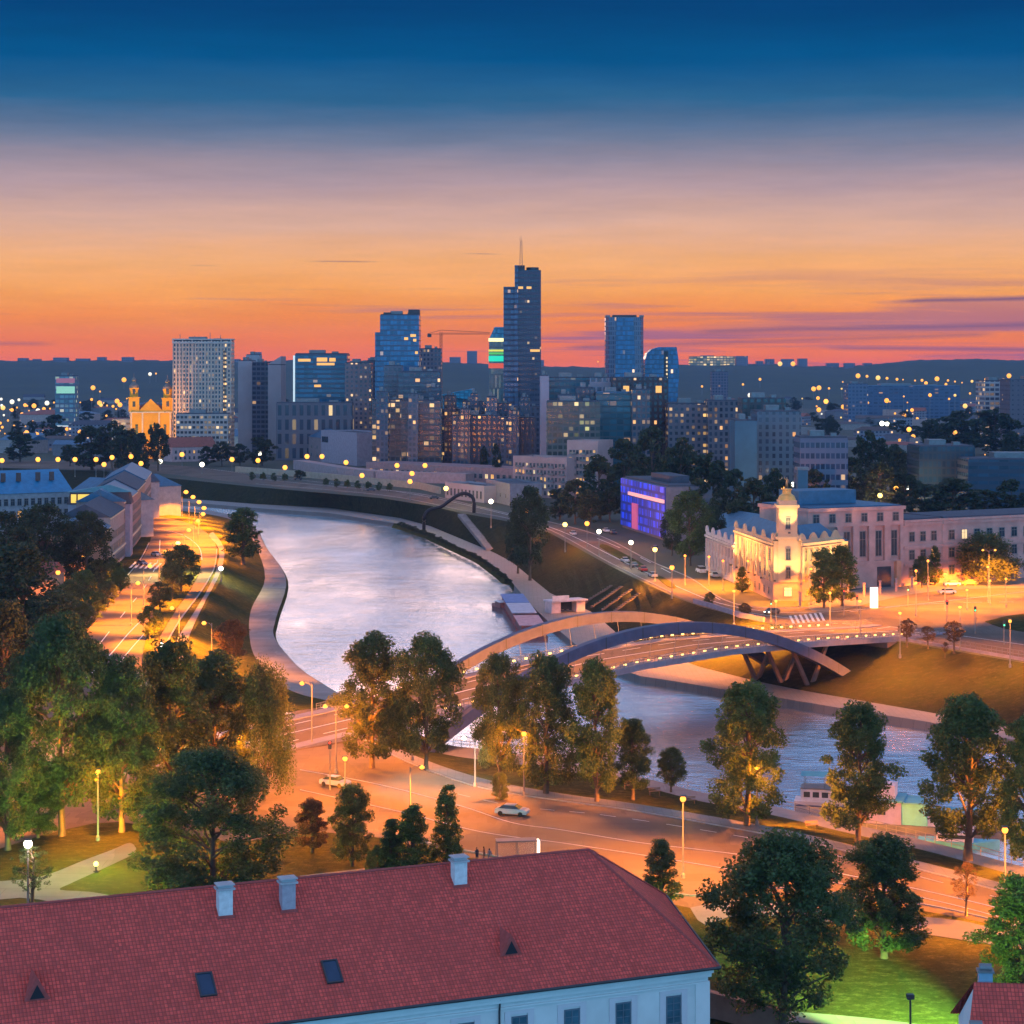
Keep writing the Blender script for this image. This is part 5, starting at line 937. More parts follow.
for px, py, h, c, e, lab in (
    (565, 523, 9, 'y', .25, "lamp over the far street by the edge of the dark trees"), (599, 530, 8, 'w', .2, "white lamp by the lit bus stop on the far street"), (631, 541, 8, 'w', .2, "white lamp before the blue-lit building"), (655, 548, 9, 'y', .12, "pale lamp right of the blue-lit building"),
    (446, 487, 8, 'y', 1.3, "yellow lamp at the glazed pavilion's corner"), (491, 500, 10, 'w', .25, "white lamp right of the black arch"), (410, 480, 9, 'o', .8, "orange lamp over the clipped trees"), (322, 455, 9, 'o', 2.4, "brightest orange lamp before the pinkish cube hall"),
    (307, 455, 9, 'o', 1.6, "orange lamp before the reddish brown hall"), (346, 461, 9, 'o', 1.6, "orange lamp on the ramp right of the cube hall"), (425, 464, 9, 'o', .8, "orange lamp in the terrace car park"), (397, 464, 8, 'o', 1.0, "lamp in the left part of the terrace car park"), (469, 450, 9, 'o', .3, "lamp over the long pink terrace building"),
    (232, 458, 8, 'o', 1.2, "added lamp over the far street left of the sandstone wall"), (285, 466, 8, 'o', 1.3, "added lamp at the left end of the right-hand clipped trees"), (362, 474, 8, 'o', 1.3, "added lamp over the right end of the clipped trees"), (527, 509, 8, 'o', .8, "added lamp between the black arch and the riverside tree"), (587, 522, 8, 'o', 1.0, "added lamp on the far side of the street by the dark tree mass"), (672, 566, 8, 'o', .35, "added lamp over the queue of cars"),  # extra posts on this line, added to brighten the far street
    (412, 472, 7, 'o', 1.0, "low lamp on the pink terrace"), (258, 459, 8, 'o', .8, "lamp left of the reddish brown hall"), (260, 452, 8, 'w', .6, "white lamp in the trees below the yellow lit hall"),
    (131, 455, 10, 'o', 1.5, "lamp %s" % "below the church trees, left one"), (162, 446, 10, 'o', 2.2, "brightest lamp at the church's right corner"), (177, 446, 9, 'o', 1.2, "lamp right of the church's bright corner lamp"), (182, 453, 8, 'o', 1.0, "lamp before the pink house by the church"),
    (96, 458, 10, 'o', 1.3, "fifth lamp of the row beyond the blue roofs"), (112, 456, 10, 'o', 1.3, "sixth lamp of the row beyond the blue roofs"), (104, 463, 10, 'o', 1.3, "lamp just above the peaked grey roof"), (75, 458, 10, 'o', 1.3, "fourth lamp of the row beyond the blue roofs"), (58, 458, 10, 'o', 1.4, "third lamp of the row beyond the blue roofs"),
    (38, 458, 10, 'o', 1.3, "second lamp of the row beyond the blue roofs"), (2, 459, 10, 'o', 1.3, "first lamp of the row beyond the blue roofs"), (141, 462, 8, 'o', 1.0, "lamp near the far street's left bend"), (133, 457, 8, 'o', 1, "lamp beside the church trees"),
    (160, 460, 6, 'w', 1.0, "white light on the far street near the church"), (202, 463, 6, 'w', 1.0, "white light on the far street below the pink house"),
    (522, 466, 9, 'o', 1.6, "amber lamp on the terrace left of the long pink apartment house"), (584, 441, 12, 'o', 1.8, "amber lamp over the tall pink house's roof side"), (540, 472, 8, 'o', 1.4, "amber lamp in front of the long pink apartment house"), (550, 470, 8, 'o', 1.7, "lamp in the dark trees beside the pink apartment house"), (712, 440, 8, 'o', 1.2, "lamp under the orange-lit flats"), (696, 438, 8, 'o', 1.2, "lamp left under the orange-lit flats"), (725, 455, 8, 'o', .8, "lamp by the grey tall flats"), (560, 455, 8, 'o', .8, "lamp glowing by the tall pink house"),
    (783, 487, 12, 'o', .6, "lamp seen beside the bronze statue"), (793, 483, 11, 'w', .5, "small white lamp beside the bronze statue"), (860, 470, 9, 'o', .8, "reddish lamp in the dark trees right of the ribbon office"), (896, 487, 9, 'o', 1.4, "orange lamp behind the ministry roof"), (908, 486, 9, 'w', .8, "small white lamp behind the ministry roof"),
    (880, 494, 6, 'y', 1.2, "yellow light behind the ministry's roof"), (909, 428, 10, 'o', 3.0, "bright orange lamp behind the low pavilions"), (882, 422, 12, 'w', 1.2, "first of two cold white lights over the low hall"), (887, 422, 12, 'w', 1.2, "second of two cold white lights over the low hall"), (826, 400, 12, 'o', 2.0, "orange lamp under the long factory hall")):
    lamp(px, py, lab, h, 'post', c, E * e * (.12 if c == 'o' else .07), ZB, 0, group=g4, r=.5, glow=True)
# distant lights without reach
FARB = {'o': emit('hazy sodium bulb', (1, .38, .045), 1.6), 'y': emit('hazy amber bulb', (1, .55, .12), 1.3), 'w': emit('hazy white bulb', (1, .85, .6), 1.2)}
g5 = "distant street lamps in the haze"; r3 = random.Random(5)
far = [(12, 403), (3, 409), (10, 410), (17, 408), (25, 406), (34, 407), (29, 411), (38, 412), (22, 415), (30, 417), (8, 421), (21, 421), (33, 422), (47, 405), (50, 409), (54, 403), (67, 430), (75, 427), (80, 431), (86, 428), (90, 426), (57, 424), (72, 424), (101, 406), (107, 406), (113, 407), (120, 406), (68, 366), (93, 389), (100, 392), (124, 381), (150, 375), (156, 374), (43, 424), (82, 436),
       (858, 377), (867, 377), (878, 379), (887, 379), (897, 380), (903, 380), (915, 381), (922, 381), (937, 380), (948, 381), (955, 382), (962, 383), (972, 382), (979, 382), (995, 381), (1003, 381), (1009, 377), (819, 389), (829, 389), (926, 384), (946, 385), (780, 365), (793, 365), (598, 362), (943, 392), (970, 394), (743, 385), (760, 380), (1000, 388), (818, 399), (853, 401), (862, 399), (895, 414), (912, 411), (860, 417), (841, 418), (833, 417), (480, 430), (702, 387), (930, 396), (985, 431), (985, 455)]
for n_, xa, xb, ya, yb in ((46, 0, 130, 398, 436), (14, 180, 350, 405, 445), (24, 440, 545, 408, 448), (26, 660, 735, 400, 442), (44, 740, 1015, 380, 445)):
    far += [(round(r3.uniform(xa, xb), 1), round(r3.uniform(ya, yb), 1)) for _ in range(n_)]
for i, (px, py) in enumerate(sorted(far)):
    Y = 2300 if py > 395 else (3000 if py > 372 else 4700); Y = min(Y, 52 * K / max(4, (py - HZ)) * .98) if py > 385 else Y
    z = H - (py - HZ) * Y / K; zg = ZB if Y < 2950 else z - 9; hh_ = z - zg
    t = thing("distant_lamp", "tiny glowing lamp in the haze, %s counting from the left" % (ORD[i] if i < 20 else "number %d" % (i + 1)), "street lamp", ((px - 512) / K * Y, Y, zg), 0, g5)
    rb = Y / K * r3.choice((.7, .9, 1.1, 1.4, 1.8, 2.4)); cc = r3.choice(['o', 'o', 'o', 'y', 'o', 'o', 'o', 'w']) if py < 420 else 'o'
    MB().tube([(0, 0, -3), (0, 0, hh_)], .25, 4).build("pole", POLE, t); MB().ball((0, 0, hh_ + rb * .5), rb, 8, 5).build("bulb", FARB[cc], t, smooth=True)
# park lamps at lower left
t = lamp(28, 841, "white park lamp with a dazzling head on a slim pole at lower left", 8, 'post', 'w', 9000, 0, rb=.5, glow=True); 
t = thing("bollard_light", "low round bollard light on the green lawn beside the park path", "bollard light", tuple(G(96, 872, 0)))
m = MB(); m.lathe([(.35, 0), (.3, .15), (.1, .2), (.1, .75)], n=10); m.build("stand", DARKM, t); m = MB(); m.ball((0, 0, .95), .3, 10, 8); m.build("bulb", BULBY, t)
ld = bpy.data.lights.new("bollard_light", 'POINT'); ld.energy = 50000; ld.color = (.75, 1, .12); ld.shadow_soft_size = .3; ld.specular_factor = .12; lo = bpy.data.objects.new("bollard_glow", ld); C.objects.link(lo); lo.parent = t; lo.location = (0, 0, 1.3)
# green floods: one under the roof corner at lower right
t = thing("flood_lamp", "small floodlight throwing green light over the lower right lawn", "floodlight", (33.0, 168, 0)); m = MB(); m.tube([(0, 0, 0), (0, 0, 8)], .08, 6); m.cbox((0, 0, 8.1), (.6, .5, .4)); m.build("mount", DARKM, t)
for loc, tgt, e, sz in (((42, 171, 9.5), G(885, 1010, 0), 480000, 42), ((33, 168, 7.2), Vector((48, 185, 6)), 90000, 50)):
    ld = bpy.data.lights.new("green_spot", 'SPOT'); ld.energy = e; ld.color = (.5, 1, .18); ld.spot_size = R(sz); ld.spot_blend = .6; ld.shadow_soft_size = .3
    ld.specular_factor = .12; lo = bpy.data.objects.new("green_spot", ld); C.objects.link(lo); lo.location = loc; lo.rotation_euler = (tgt - Vector(loc)).to_track_quat('-Z', 'Y').to_euler()
# facade uplights
def uplight(v, tgt, e, col, sz, label):
    o = MB().cbox((0, 0, .2), (.6, .4, .4)).build("uplight", DARKM, None, tuple(v)); tag(o, label, "floodlight", "facade floodlights")
    ld = bpy.data.lights.new("uplight_beam", 'SPOT'); ld.energy = e; ld.color = col; ld.spot_size = R(sz); ld.spot_blend = .7; ld.shadow_soft_size = .4
    ld.specular_factor = .12; lo = bpy.data.objects.new("uplight_beam", ld); C.objects.link(lo); lo.parent = o; lo.location = (0, 0, .6); lo.rotation_euler = (Vector(tgt) - Vector(v)).to_track_quat('-Z', 'Y').to_euler()
def along(p, q, n, out, nm, e, hz, aim, col=(1, .50, .12), sz=110):
    d = (q - p).normalized(); nn = Vector((d.y, -d.x, 0))
    for k in range(n):
        a = p.lerp(q, (k + .5) / n); v = a + nn * out; v.z = ZB + hz; uplight(v, a + Vector((0, 0, aim)), e, col, sz, "%s floodlight from the left before the %s" % (ORD[k], nm))
along(p0, p1, 6, 2.2, "cream museum wing", 30000, 5.0, 12); along(p2, p3, 6, 2.2, "right museum wing", 30000, 5.0, 12)
for k, (ox, hz) in enumerate(((-3.6, 5), (3.6, 5), (0, 16.8))): uplight((cx_ + ox, cy_ - 3.2, ZB + hz), (cx_ + ox * .3, cy_, ZB + hz + 9), 9000, (1, .6, .2), 80, ("left", "right", "upper")[k] + " floodlight aimed at the museum's statue tower")
pc = XZ(130, 1300); 
for k in range(5): uplight((pc.x + 3 + k * 5, 1278, ZB + .5), (pc.x + 3 + k * 5, 1300, ZB + 18), 75000, (1, .44, .06), 90, "%s floodlight from the left before the yellow church" % ORD[k])
uplight((pc.x + 2, 1295, ZB + 30), (pc.x + 2.5, 1304, ZB + 55), 4000, (1, .6, .1), 80, "floodlight on the church's left tower"); uplight((pc.x + 23, 1296, ZB + 30), (pc.x + 23, 1306, ZB + 55), 4000, (1, .6, .1), 80, "floodlight on the church's right tower")
# ------------------------------------------------------------- trees
def m_leaf(name, a, b, tr=.35):
    t = NT(name); g = t.node('ShaderNodeNewGeometry'); rnd = g.outputs['Random Per Island']; co = t.node('ShaderNodeTexCoord').outputs['Object']; n = t.noise(.45, 3, .6, co)
    c = t.mix(rnd, c4(a), c4(b)); c = t.mix(t.math('MULTIPLY', t.math('SUBTRACT', n, .42), 3, clamp=True), c, tuple(x * .6 for x in a) + (1,))
    t.put(t.b.inputs['Base Color'], c); t.b.inputs['Roughness'].default_value = .6; t.b.inputs['Specular IOR Level'].default_value = .25
    tl = t.node('ShaderNodeBsdfTranslucent'); t.l.new(c, tl.inputs[0]); mx_ = t.node('ShaderNodeMixShader'); mx_.inputs[0].default_value = tr; t.l.new(t.b.outputs[0], mx_.inputs[1]); t.l.new(tl.outputs[0], mx_.inputs[2])
    t.l.new(mx_.outputs[0], t.n['Material Output'].inputs[0]); return t.m
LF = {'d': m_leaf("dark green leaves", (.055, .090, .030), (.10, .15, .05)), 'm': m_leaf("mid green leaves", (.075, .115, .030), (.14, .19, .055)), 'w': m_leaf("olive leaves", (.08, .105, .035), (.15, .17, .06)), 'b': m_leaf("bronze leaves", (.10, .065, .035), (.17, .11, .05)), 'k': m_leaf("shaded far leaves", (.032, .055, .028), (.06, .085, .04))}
BARK = plain("tree bark", (.10, .075, .055), .9, scale=3)
def crown_protos(kind, seed, nl, leaf, lk):
    """real-size tree 12 m tall: trunk mesh and crown mesh"""
    rg = random.Random(seed); tr = MB(); cr_ = MB(); Ht = 12.0
    zb = {'round': 2.0, 'tall': 1.3, 'cone': .9, 'willow': 1.6, 'bush': .3, 'young': 4.2}[kind]; Rw = {'round': 4.8, 'tall': 3.4, 'cone': 2.5, 'willow': 5.0, 'bush': 5.5, 'young': 3.0}[kind]
    def rad(z):
        f = (z - zb) / (Ht - zb)
        if kind == 'cone': return Rw * (1 - f) ** .7 * min(1, (f + .05) * 7) + .25
        if kind == 'tall': return Rw * (max(0, math.sin(math.pi * min(1, f * .80 + .19))) ** .62) * (1 + .13 * math.sin(f * 17 + seed))
        if kind == 'willow': return Rw * (1 - f ** 2.2) ** .5
        return Rw * max(0, 1 - abs(2 * f - .9) ** 2.3 * .93) ** .5 if f < .98 else .5
    lean = Vector((rg.uniform(-.4, .4), rg.uniform(-.4, .4), 0))
    tr.tube([(0, 0, -.6), (0, 0, .4), lean * .3 + Vector((0, 0, zb + .5)), lean * .7 + Vector((0, 0, zb + (Ht - zb) * .5)), lean + Vector((0, 0, Ht * .9))], [.42, .3, .24, .14, .04], 8)
    ncl = int({'round': 150, 'tall': 140, 'cone': 190, 'willow': 130, 'bush': 170, 'young': 90}[kind] * (1 if nl > 5000 else .45)); cl_ = []
    for i in range(ncl):
        z = zb + (Ht - zb) * (rg.random() ** (1.35 if kind == 'cone' else .85)) * .96; th = i * 2.399 + rg.uniform(-.5, .5); rr = rad(z) * math.sqrt(rg.uniform(.12, 1)) * rg.uniform(.78, 1.1)
        cl_.append(Vector((math.cos(th) * rr, math.sin(th) * rr, z)))
    for i, c in enumerate(cl_):
        if i % 5 == 0:
            z0 = max(zb * .7, c.z - rg.uniform(1.2, 3.2)); mid = Vector((c.x * .45, c.y * .45, (z0 + c.z) / 2 + .2)); tr.tube([Vector((0, 0, z0)) + lean * (z0 / Ht), mid, c], [.11, .07, .025], 5, False)
    per = nl // ncl; vs = []; fs = []
    for c in cl_:
        R_ = rg.uniform(.55, 1.25) * {'cone': .62, 'young': .55, 'tall': .9}.get(kind, 1.1); fl_ = 1.7 if kind == 'willow' else .75
        for k in range(int(per * (R_ / 1.0) ** 1.3)):
            d = Vector((rg.gauss(0, 1), rg.gauss(0, 1), rg.gauss(0, 1))).normalized() * (R_ * rg.random() ** .4); d.z *= fl_
            if kind == 'willow': d.z -= abs(rg.gauss(0, .8))
            p_ = c + d
            if p_.z < zb * .55: continue
            a = Vector((rg.gauss(0, 1), rg.gauss(0, 1), rg.gauss(0, .6))).normalized(); b = a.cross(Vector((rg.gauss(0, 1), rg.gauss(0, 1), rg.gauss(0, 1)))).normalized()
            s_ = leaf * rg.uniform(.6, 1.3); n0 = len(vs); vs += [p_ - a * s_, p_ + b * s_ * .55, p_ + a * s_, p_ - b * s_ * .55]; fs.append((n0, n0 + 1, n0 + 2, n0 + 3))
    cr_.add(vs, fs)
    return tr.mesh("trunk", BARK, True, False), cr_.mesh("crown", LF[lk], False, False), Rw
PR = {}
def proto(kind, v, lk, nl, leaf):
    k = (kind, v, lk, nl)
    if kind == 'young': nl = min(nl, 8000)
    if k not in PR: PR[k] = crown_protos(kind, hash_(kind) * 7 + v, nl, leaf, lk)
    return PR[k]
def hash_(s): return sum(ord(c) * (i + 1) for i, c in enumerate(s))
tcount = [0]
def tree(cx, yt, yb, wpx, label, kind='round', lk='d', z0=0, q='hi', group=None, cat="tree", Y=None, v=None):
    if Y is None: Y = (H - z0) * K / (yb - HZ)
    h = (H - z0) - (yt - HZ) * Y / K; wm_ = wpx / K * Y
    nl, lf = {'hi': (34000, .14), 'mid': (12000, .21), 'lo': (3200, .42)}[q]
    if v is None: v = tcount[0] % (4 if q == 'hi' else 2)
    tcount[0] += 1
    tm, cm, rw = proto(kind, v, lk, nl, lf); sc_ = h / 12.0; sx = wm_ / (2 * rw * (.95 if kind == 'cone' else 1.03 if kind == 'tall' else 1.1))
    t = thing(kind_name[kind], label, cat, ((cx - 512) / K * Y, Y, z0), (tcount[0] * 2.1) % 6.28, group); t.scale = (sx, sx, sc_)
    put("trunk", tm, t); put("crown", cm, t); return t
kind_name = {'round': "leafy_tree", 'tall': "leafy_tree", 'cone': "conical_tree", 'willow': "willow_tree", 'bush': "bush", 'young': "young_tree"}
for a in (
    (62, 618, 836, 124, "huge dark tree standing tallest at the left", 'round', 'd'), (122, 655, 832, 74, "slender dark tree whose trunk shows before the glowing road", 'tall', 'd'),
    (172, 640, 812, 84, "dark tree in the row right of the huge one", 'tall', 'd'), (214, 652, 800, 80, "dark tree with pale light in its crown above the footpath", 'tall', 'w'), (264, 664, 800, 72, "drooping tree at the left of the avenue junction", 'willow', 'w'),
    (150, 770, 838, 40, "small tree under the dark row beside the park path", 'tall', 'd'),
    (212, 750, 905, 172, "massive low-branched tree behind the red roof", 'bush', 'd'), (8, 690, 850, 70, "ragged dark tree at the left edge over the park lamp", 'tall', 'd'), (38, 792, 838, 60, "dark shrubby tree beneath the huge tree", 'round', 'd'),
    (312, 798, 852, 34, "small bronze-leaved tree beside the massive low tree", 'tall', 'b'), (352, 784, 866, 44, "slim upright tree alone before the glowing avenue", 'tall', 'w'),
    (392, 818, 890, 34, "small dark tree left of the two above the roof ridge", 'cone', 'd'), (412, 803, 892, 46, "middle tree of the trio above the roof ridge", 'cone', 'm'), (447, 783, 888, 38, "tallest narrow tree of the trio above the roof ridge", 'cone', 'm'), (378, 846, 888, 30, "low leafy bush at the trio's left foot", 'bush', 'd'),
    (372, 633, 768, 68, "left tree of the big pair at the river, trunk showing", 'tall', 'w'), (426, 636, 770, 84, "right broader tree of the big pair at the river", 'round', 'w'),
    (500, 655, 786, 66, "lamp-lit tree left of the avenue's bright lamp", 'round', 'w'), (546, 655, 794, 66, "lamp-lit tree right of the avenue's bright lamp", 'tall', 'w'), (597, 660, 802, 60, "narrow tree rising before the near arch", 'tall', 'm'), (633, 718, 796, 40, "small dark tree right of the narrow one", 'tall', 'd'), (671, 748, 790, 34, "round small tree at the water's edge", 'round', 'd'),
    (747, 682, 826, 80, "leafy tree glowing orange at mid height by the avenue", 'tall', 'm'), (858, 702, 840, 72, "upright tree in front of the white tour boat", 'tall', 'm'), (968, 694, 852, 92, "broad tree before the houseboat's right end", 'tall', 'm'), (1030, 712, 870, 70, "tree cut by the right edge beside the tall lamp", 'tall', 'm'),
    (782, 836, 1040, 158, "great dark tree right of the red-roofed house", 'round', 'd'), (884, 836, 958, 88, "dark tree on the lawn right of the great tree", 'tall', 'd'), (661, 838, 908, 44, "neat cone-shaped tree behind the roof's right slope", 'cone', 'w'),
    (966, 862, 916, 32, "spindly young tree on the far pavement", 'young', 'b'), (1022, 876, 1000, 86, "tree lit vivid green at the right edge", 'tall', 'm'), (32, 846, 912, 48, "small tree beside the white park lamp", 'young', 'd'), (500, 772, 800, 20, "tiny bush beneath the lamp-lit trees", 'bush', 'w')):
    tree(*a[:5], kind=a[5], lk=a[6])
for a in (
    (243, 507, 562, 38, "dark oval tree on the far-left bank above the street bend", 'tall', 'd', 0), (181, 545, 592, 44, "largest tree on the street's green median", 'round', 'd', 0), (160, 582, 612, 30, "second tree on the street's green median", 'round', 'w', 0), (150, 606, 640, 28, "nearest tree on the street's green median", 'round', 'm', 0),
    (172, 562, 600, 26, "small tree tucked behind the largest median tree", 'round', 'w', 0), (232, 620, 662, 38, "brownish round bush tree on the grassy bank", 'round', 'b', 0),
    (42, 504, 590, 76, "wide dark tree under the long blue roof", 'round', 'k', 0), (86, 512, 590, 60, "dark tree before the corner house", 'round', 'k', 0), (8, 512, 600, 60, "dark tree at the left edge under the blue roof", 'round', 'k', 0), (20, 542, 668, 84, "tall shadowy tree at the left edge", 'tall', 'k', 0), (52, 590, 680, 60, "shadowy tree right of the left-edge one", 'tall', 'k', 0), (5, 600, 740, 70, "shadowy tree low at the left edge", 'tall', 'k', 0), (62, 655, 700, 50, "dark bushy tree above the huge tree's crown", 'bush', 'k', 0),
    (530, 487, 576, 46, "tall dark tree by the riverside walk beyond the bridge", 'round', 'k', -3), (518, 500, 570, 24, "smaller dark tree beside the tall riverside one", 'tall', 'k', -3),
    (742, 566, 592, 15, "clipped conical fir at the museum's side", 'cone', 'd', 3), (824, 548, 608, 32, "left tree before the museum's right wing", 'tall', 'm', 3), (842, 545, 606, 34, "right tree before the museum's right wing", 'tall', 'm', 3),
    (988, 534, 583, 76, "wide willow glowing orange before the ministry wing", 'willow', 'w', 3), (935, 545, 585, 16, "narrow fir by the ministry gate", 'cone', 'd', 3), (922, 556, 588, 22, "small tree beside the ministry gate fir", 'round', 'd', 3),
    (907, 618, 646, 20, "first of three young trees over the parapet", 'young', 'b', 3), (928, 626, 648, 18, "second of three young trees over the parapet", 'young', 'b', 3), (954, 620, 652, 24, "third of three young trees over the parapet", 'young', 'b', 3), (945, 642, 657, 8, "sapling right below the third parapet tree", 'young', 'b', 3), (710, 592, 606, 12, "round little tree by the parapet left of the bridge", 'round', 'd', 3), (745, 603, 615, 16, "low shrub near the bridge's far end", 'bush', 'b', 3),
    (690, 492, 566, 52, "dark tree right of the blue-lit building", 'round', 'd', 3), (712, 505, 560, 34, "dark tree beside the museum's side wing", 'round', 'k', 3), (672, 510, 556, 26, "small dark tree touching the blue-lit facade", 'round', 'k', 3)):
    tree(*a[:5], kind=a[5], lk=a[6], z0=a[7], q='mid')
for i, (x, yb, hp) in enumerate(((120, 594, 24), (108, 607, 26), (95, 622, 30), (82, 634, 32), (70, 648, 36), (98, 590, 30), (84, 604, 34), (70, 618, 38), (112, 582, 24), (64, 632, 40))):
    tree(x, yb - hp, yb, hp * .95, "small orange-lit street tree, %s in the clump left of the glowing street" % ORD[i], 'round', 'w' if i % 2 else 'm', 0, 'mid', "street trees left of the glowing street")
# mid-distance trees
gm = "dark trees beyond the far street"; n_ = 0
r4 = random.Random(3)
mid = [(600, 455, 520, 40), (625, 440, 505, 44), (652, 428, 510, 50), (682, 440, 520, 50), (710, 452, 525, 44), (735, 470, 530, 36), (575, 480, 524, 36), (590, 490, 528, 30), (610, 488, 522, 34), (560, 488, 520, 26), (755, 478, 540, 46), (660, 470, 520, 40), (700, 480, 540, 40), (775, 470, 530, 36), (740, 500, 548, 40), (640, 455, 500, 40), (668, 455, 505, 36),
       (955, 478, 528, 60), (925, 485, 525, 44), (985, 490, 520, 50), (1012, 480, 520, 40), (872, 432, 500, 44), (850, 458, 510, 50), (830, 462, 505, 44), (880, 462, 505, 44), (900, 450, 500, 30), (905, 470, 512, 34), (1015, 432, 470, 36), (960, 412, 460, 60), (995, 408, 455, 50), (1020, 455, 480, 36), (935, 420, 455, 36), (895, 445, 480, 30), (815, 470, 515, 30),
       (92, 426, 470, 40), (112, 422, 471, 40), (133, 428, 471, 34), (158, 424, 471, 26), (122, 436, 473, 32), (142, 440, 473, 20), (262, 436, 466, 26), (222, 442, 466, 26), (240, 444, 466, 22), (207, 446, 466, 16), (290, 410, 440, 44), (325, 412, 440, 40), (55, 415, 445, 30), (20, 430, 462, 30), (70, 445, 466, 24), (484, 446, 478, 10), (496, 444, 482, 11), (300, 470, 480, 14)]
for i, (x, yt, yb, wd) in enumerate(sorted(mid)):
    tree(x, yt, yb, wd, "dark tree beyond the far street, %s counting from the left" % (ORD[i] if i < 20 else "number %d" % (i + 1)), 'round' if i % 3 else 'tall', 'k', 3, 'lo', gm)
for i in range(11):
    x = 326 + i * 10.6 if i < 7 else 252 + (i - 7) * 11; y = 487 + (x - 326) * .08 if i < 7 else 481 + (x - 252) * .04
    tree(x, y - 9, y, 7.5, "small clipped tree, %s in the %s line along the far street" % (ORD[i if i < 7 else i - 7], "right-hand" if i < 7 else "left-hand"), 'round', 'd', 3, 'lo', "clipped trees along the far street")
gf = "tiny trees on the distant plain"; k_ = 0
for zn, n, xa, xb, ya, yb in (("right-hand", 80, 690, 1024, 396, 440), ("left-hand", 46, 0, 180, 398, 440), ("hotel", 18, 180, 300, 405, 432)):
    for i in range(n):
        x = r4.uniform(xa, xb); y = r4.uniform(ya, yb); Y = 57 * K / (y - HZ); hpx = r4.uniform(9, 15) * K / Y
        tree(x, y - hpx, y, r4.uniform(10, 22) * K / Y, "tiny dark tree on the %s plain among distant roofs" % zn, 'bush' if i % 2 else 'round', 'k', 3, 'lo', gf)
# shrubs on the far bank verge
for i in range(26):
    f = i / 25; x = 402 + 106 * f; y = interp([(400, 526), (430, 537), (481, 561), (506, 580), (512, 592)], x)
    tree(x, y - r4.uniform(3, 6), y, r4.uniform(8, 13), "low shrub on the far water's edge, %s from the left" % (ORD[i] if i < 20 else "number %d" % (i + 1)), 'bush', 'k', -4.6, 'lo', "shrubs along the far water's edge", "shrub")
# ------------------------------------------------------------- red-roofed house in front
def m_rooftile(name, col):
    t = NT(name); co = t.node('ShaderNodeTexCoord').outputs['UV']; s = t.node('ShaderNodeSeparateXYZ', {0: co})
    u = t.math('DIVIDE', s.outputs[0], .27); v = t.math('DIVIDE', s.outputs[1], .36); fv = t.math('FRACT', v); fu = t.math('FRACT', u)
    wave = t.math('ABSOLUTE', t.math('SINE', t.math('MULTIPLY', u, math.pi)))
    cell = t.node('ShaderNodeCombineXYZ', {0: t.math('FLOOR', u), 1: t.math('FLOOR', v)}); rn = t.node('ShaderNodeTexWhiteNoise', {0: cell.outputs[0]}).outputs[0]
    gap = t.math('MAXIMUM', t.math('LESS_THAN', fv, .16), t.math('MULTIPLY', t.math('LESS_THAN', fu, .16), .85))
    st_ = t.noise(.25, 5, .7, t.node('ShaderNodeTexCoord').outputs['Object'])
    c = t.mix(rn, tuple(x * .72 for x in col) + (1,), tuple(min(1, x * 1.25) for x in col) + (1,)); c = t.mix(t.math('MULTIPLY', t.math('SUBTRACT', st_, .42), 2.2, clamp=True), c, tuple(x * .72 for x in col) + (1,))
    ms_ = t.noise(1.6, 6, .75, t.node('ShaderNodeTexCoord').outputs['Object']); c = t.mix(t.math('MULTIPLY', t.math('SUBTRACT', ms_, .55), 3, clamp=True), c, (.20, .07, .05, 1)); c = t.mix(gap, c, tuple(x * .42 for x in col) + (1,)); t.put(t.b.inputs['Base Color'], c); t.b.inputs['Roughness'].default_value = .75
    hgt = t.math('ADD', wave, t.math('MULTIPLY', fv, .8)); t.bump(hgt, .8, .08); return t.m
TILE = m_rooftile("clay pantiles", (.68, .075, .052))
def roof_face(mb, uvs, pts, ez, er=None):
    """planar slope with metric uv: u along the eave, v up the slope"""
    n = (pts[1] - pts[0]).cross(pts[2] - pts[1]).normalized(); u = ez.normalized(); v = n.cross(u).normalized(); mb.add(pts, [tuple(range(len(pts)))]); uvs += [((p_ - pts[0]).dot(u), (p_ - pts[0]).dot(v)) for p_ in pts]
def set_uv(o, uvs):
    me = o.data; l = me.uv_layers.new(name="UVMap")
    for lp in me.loops: l.data[lp.index].uv = uvs[lp.vertex_index]
d = Vector((.925, .38, 0)).normalized(); dn = Vector((-.12, .993, 0)).normalized()
C1 = Vector((17.0, 166.5, 11)); C2 = Vector((14.3, 189.3, 11)); LB = 96; C4 = C1 - d * LB; C3 = C2 - d * LB
R1 = Vector((6.6, 174.3, 18.8)); Rr = R1 - d * (LB - 10)
ah = thing("red_roofed_house", "long white two-storey house under a big red pantile hipped roof", "house", (0, 0, 0))
m = MB(); uv = []
roof_face(m, uv, [C4, C1, R1, Rr], d); roof_face(m, uv, [C1, C2, R1], C2 - C1); roof_face(m, uv, [C2, C3, Rr, R1], -d); roof_face(m, uv, [C3, C4, Rr], C4 - C3)
rf = m.build("roof", TILE, ah, fix=False); set_uv(rf, uv)
m = MB(); cap = plain("ridge tiles", (.34, .07, .06), .95, scale=3)
for a, b in ((Rr, R1), (R1, C1), (R1, C2)):
    n = int((b - a).length / .45)
    for k in range(n): p_, q_ = a.lerp(b, k / n), a.lerp(b, (k + .95) / n); m.tube([p_, q_], [.12, .14], 6, False)
m.build("ridge_caps", cap, rf)
hq = [C1 + (C2 - C1).normalized() * .9 - d * .8, C2 - (C2 - C1).normalized() * .9 - d * .8, C3 + d * .8 - (C2 - C1).normalized() * .9, C4 + d * .8 + (C2 - C1).normalized() * .9]
WP = plain("white lime wall", (.66, .66, .64), .85, scale=.5, var=.07)
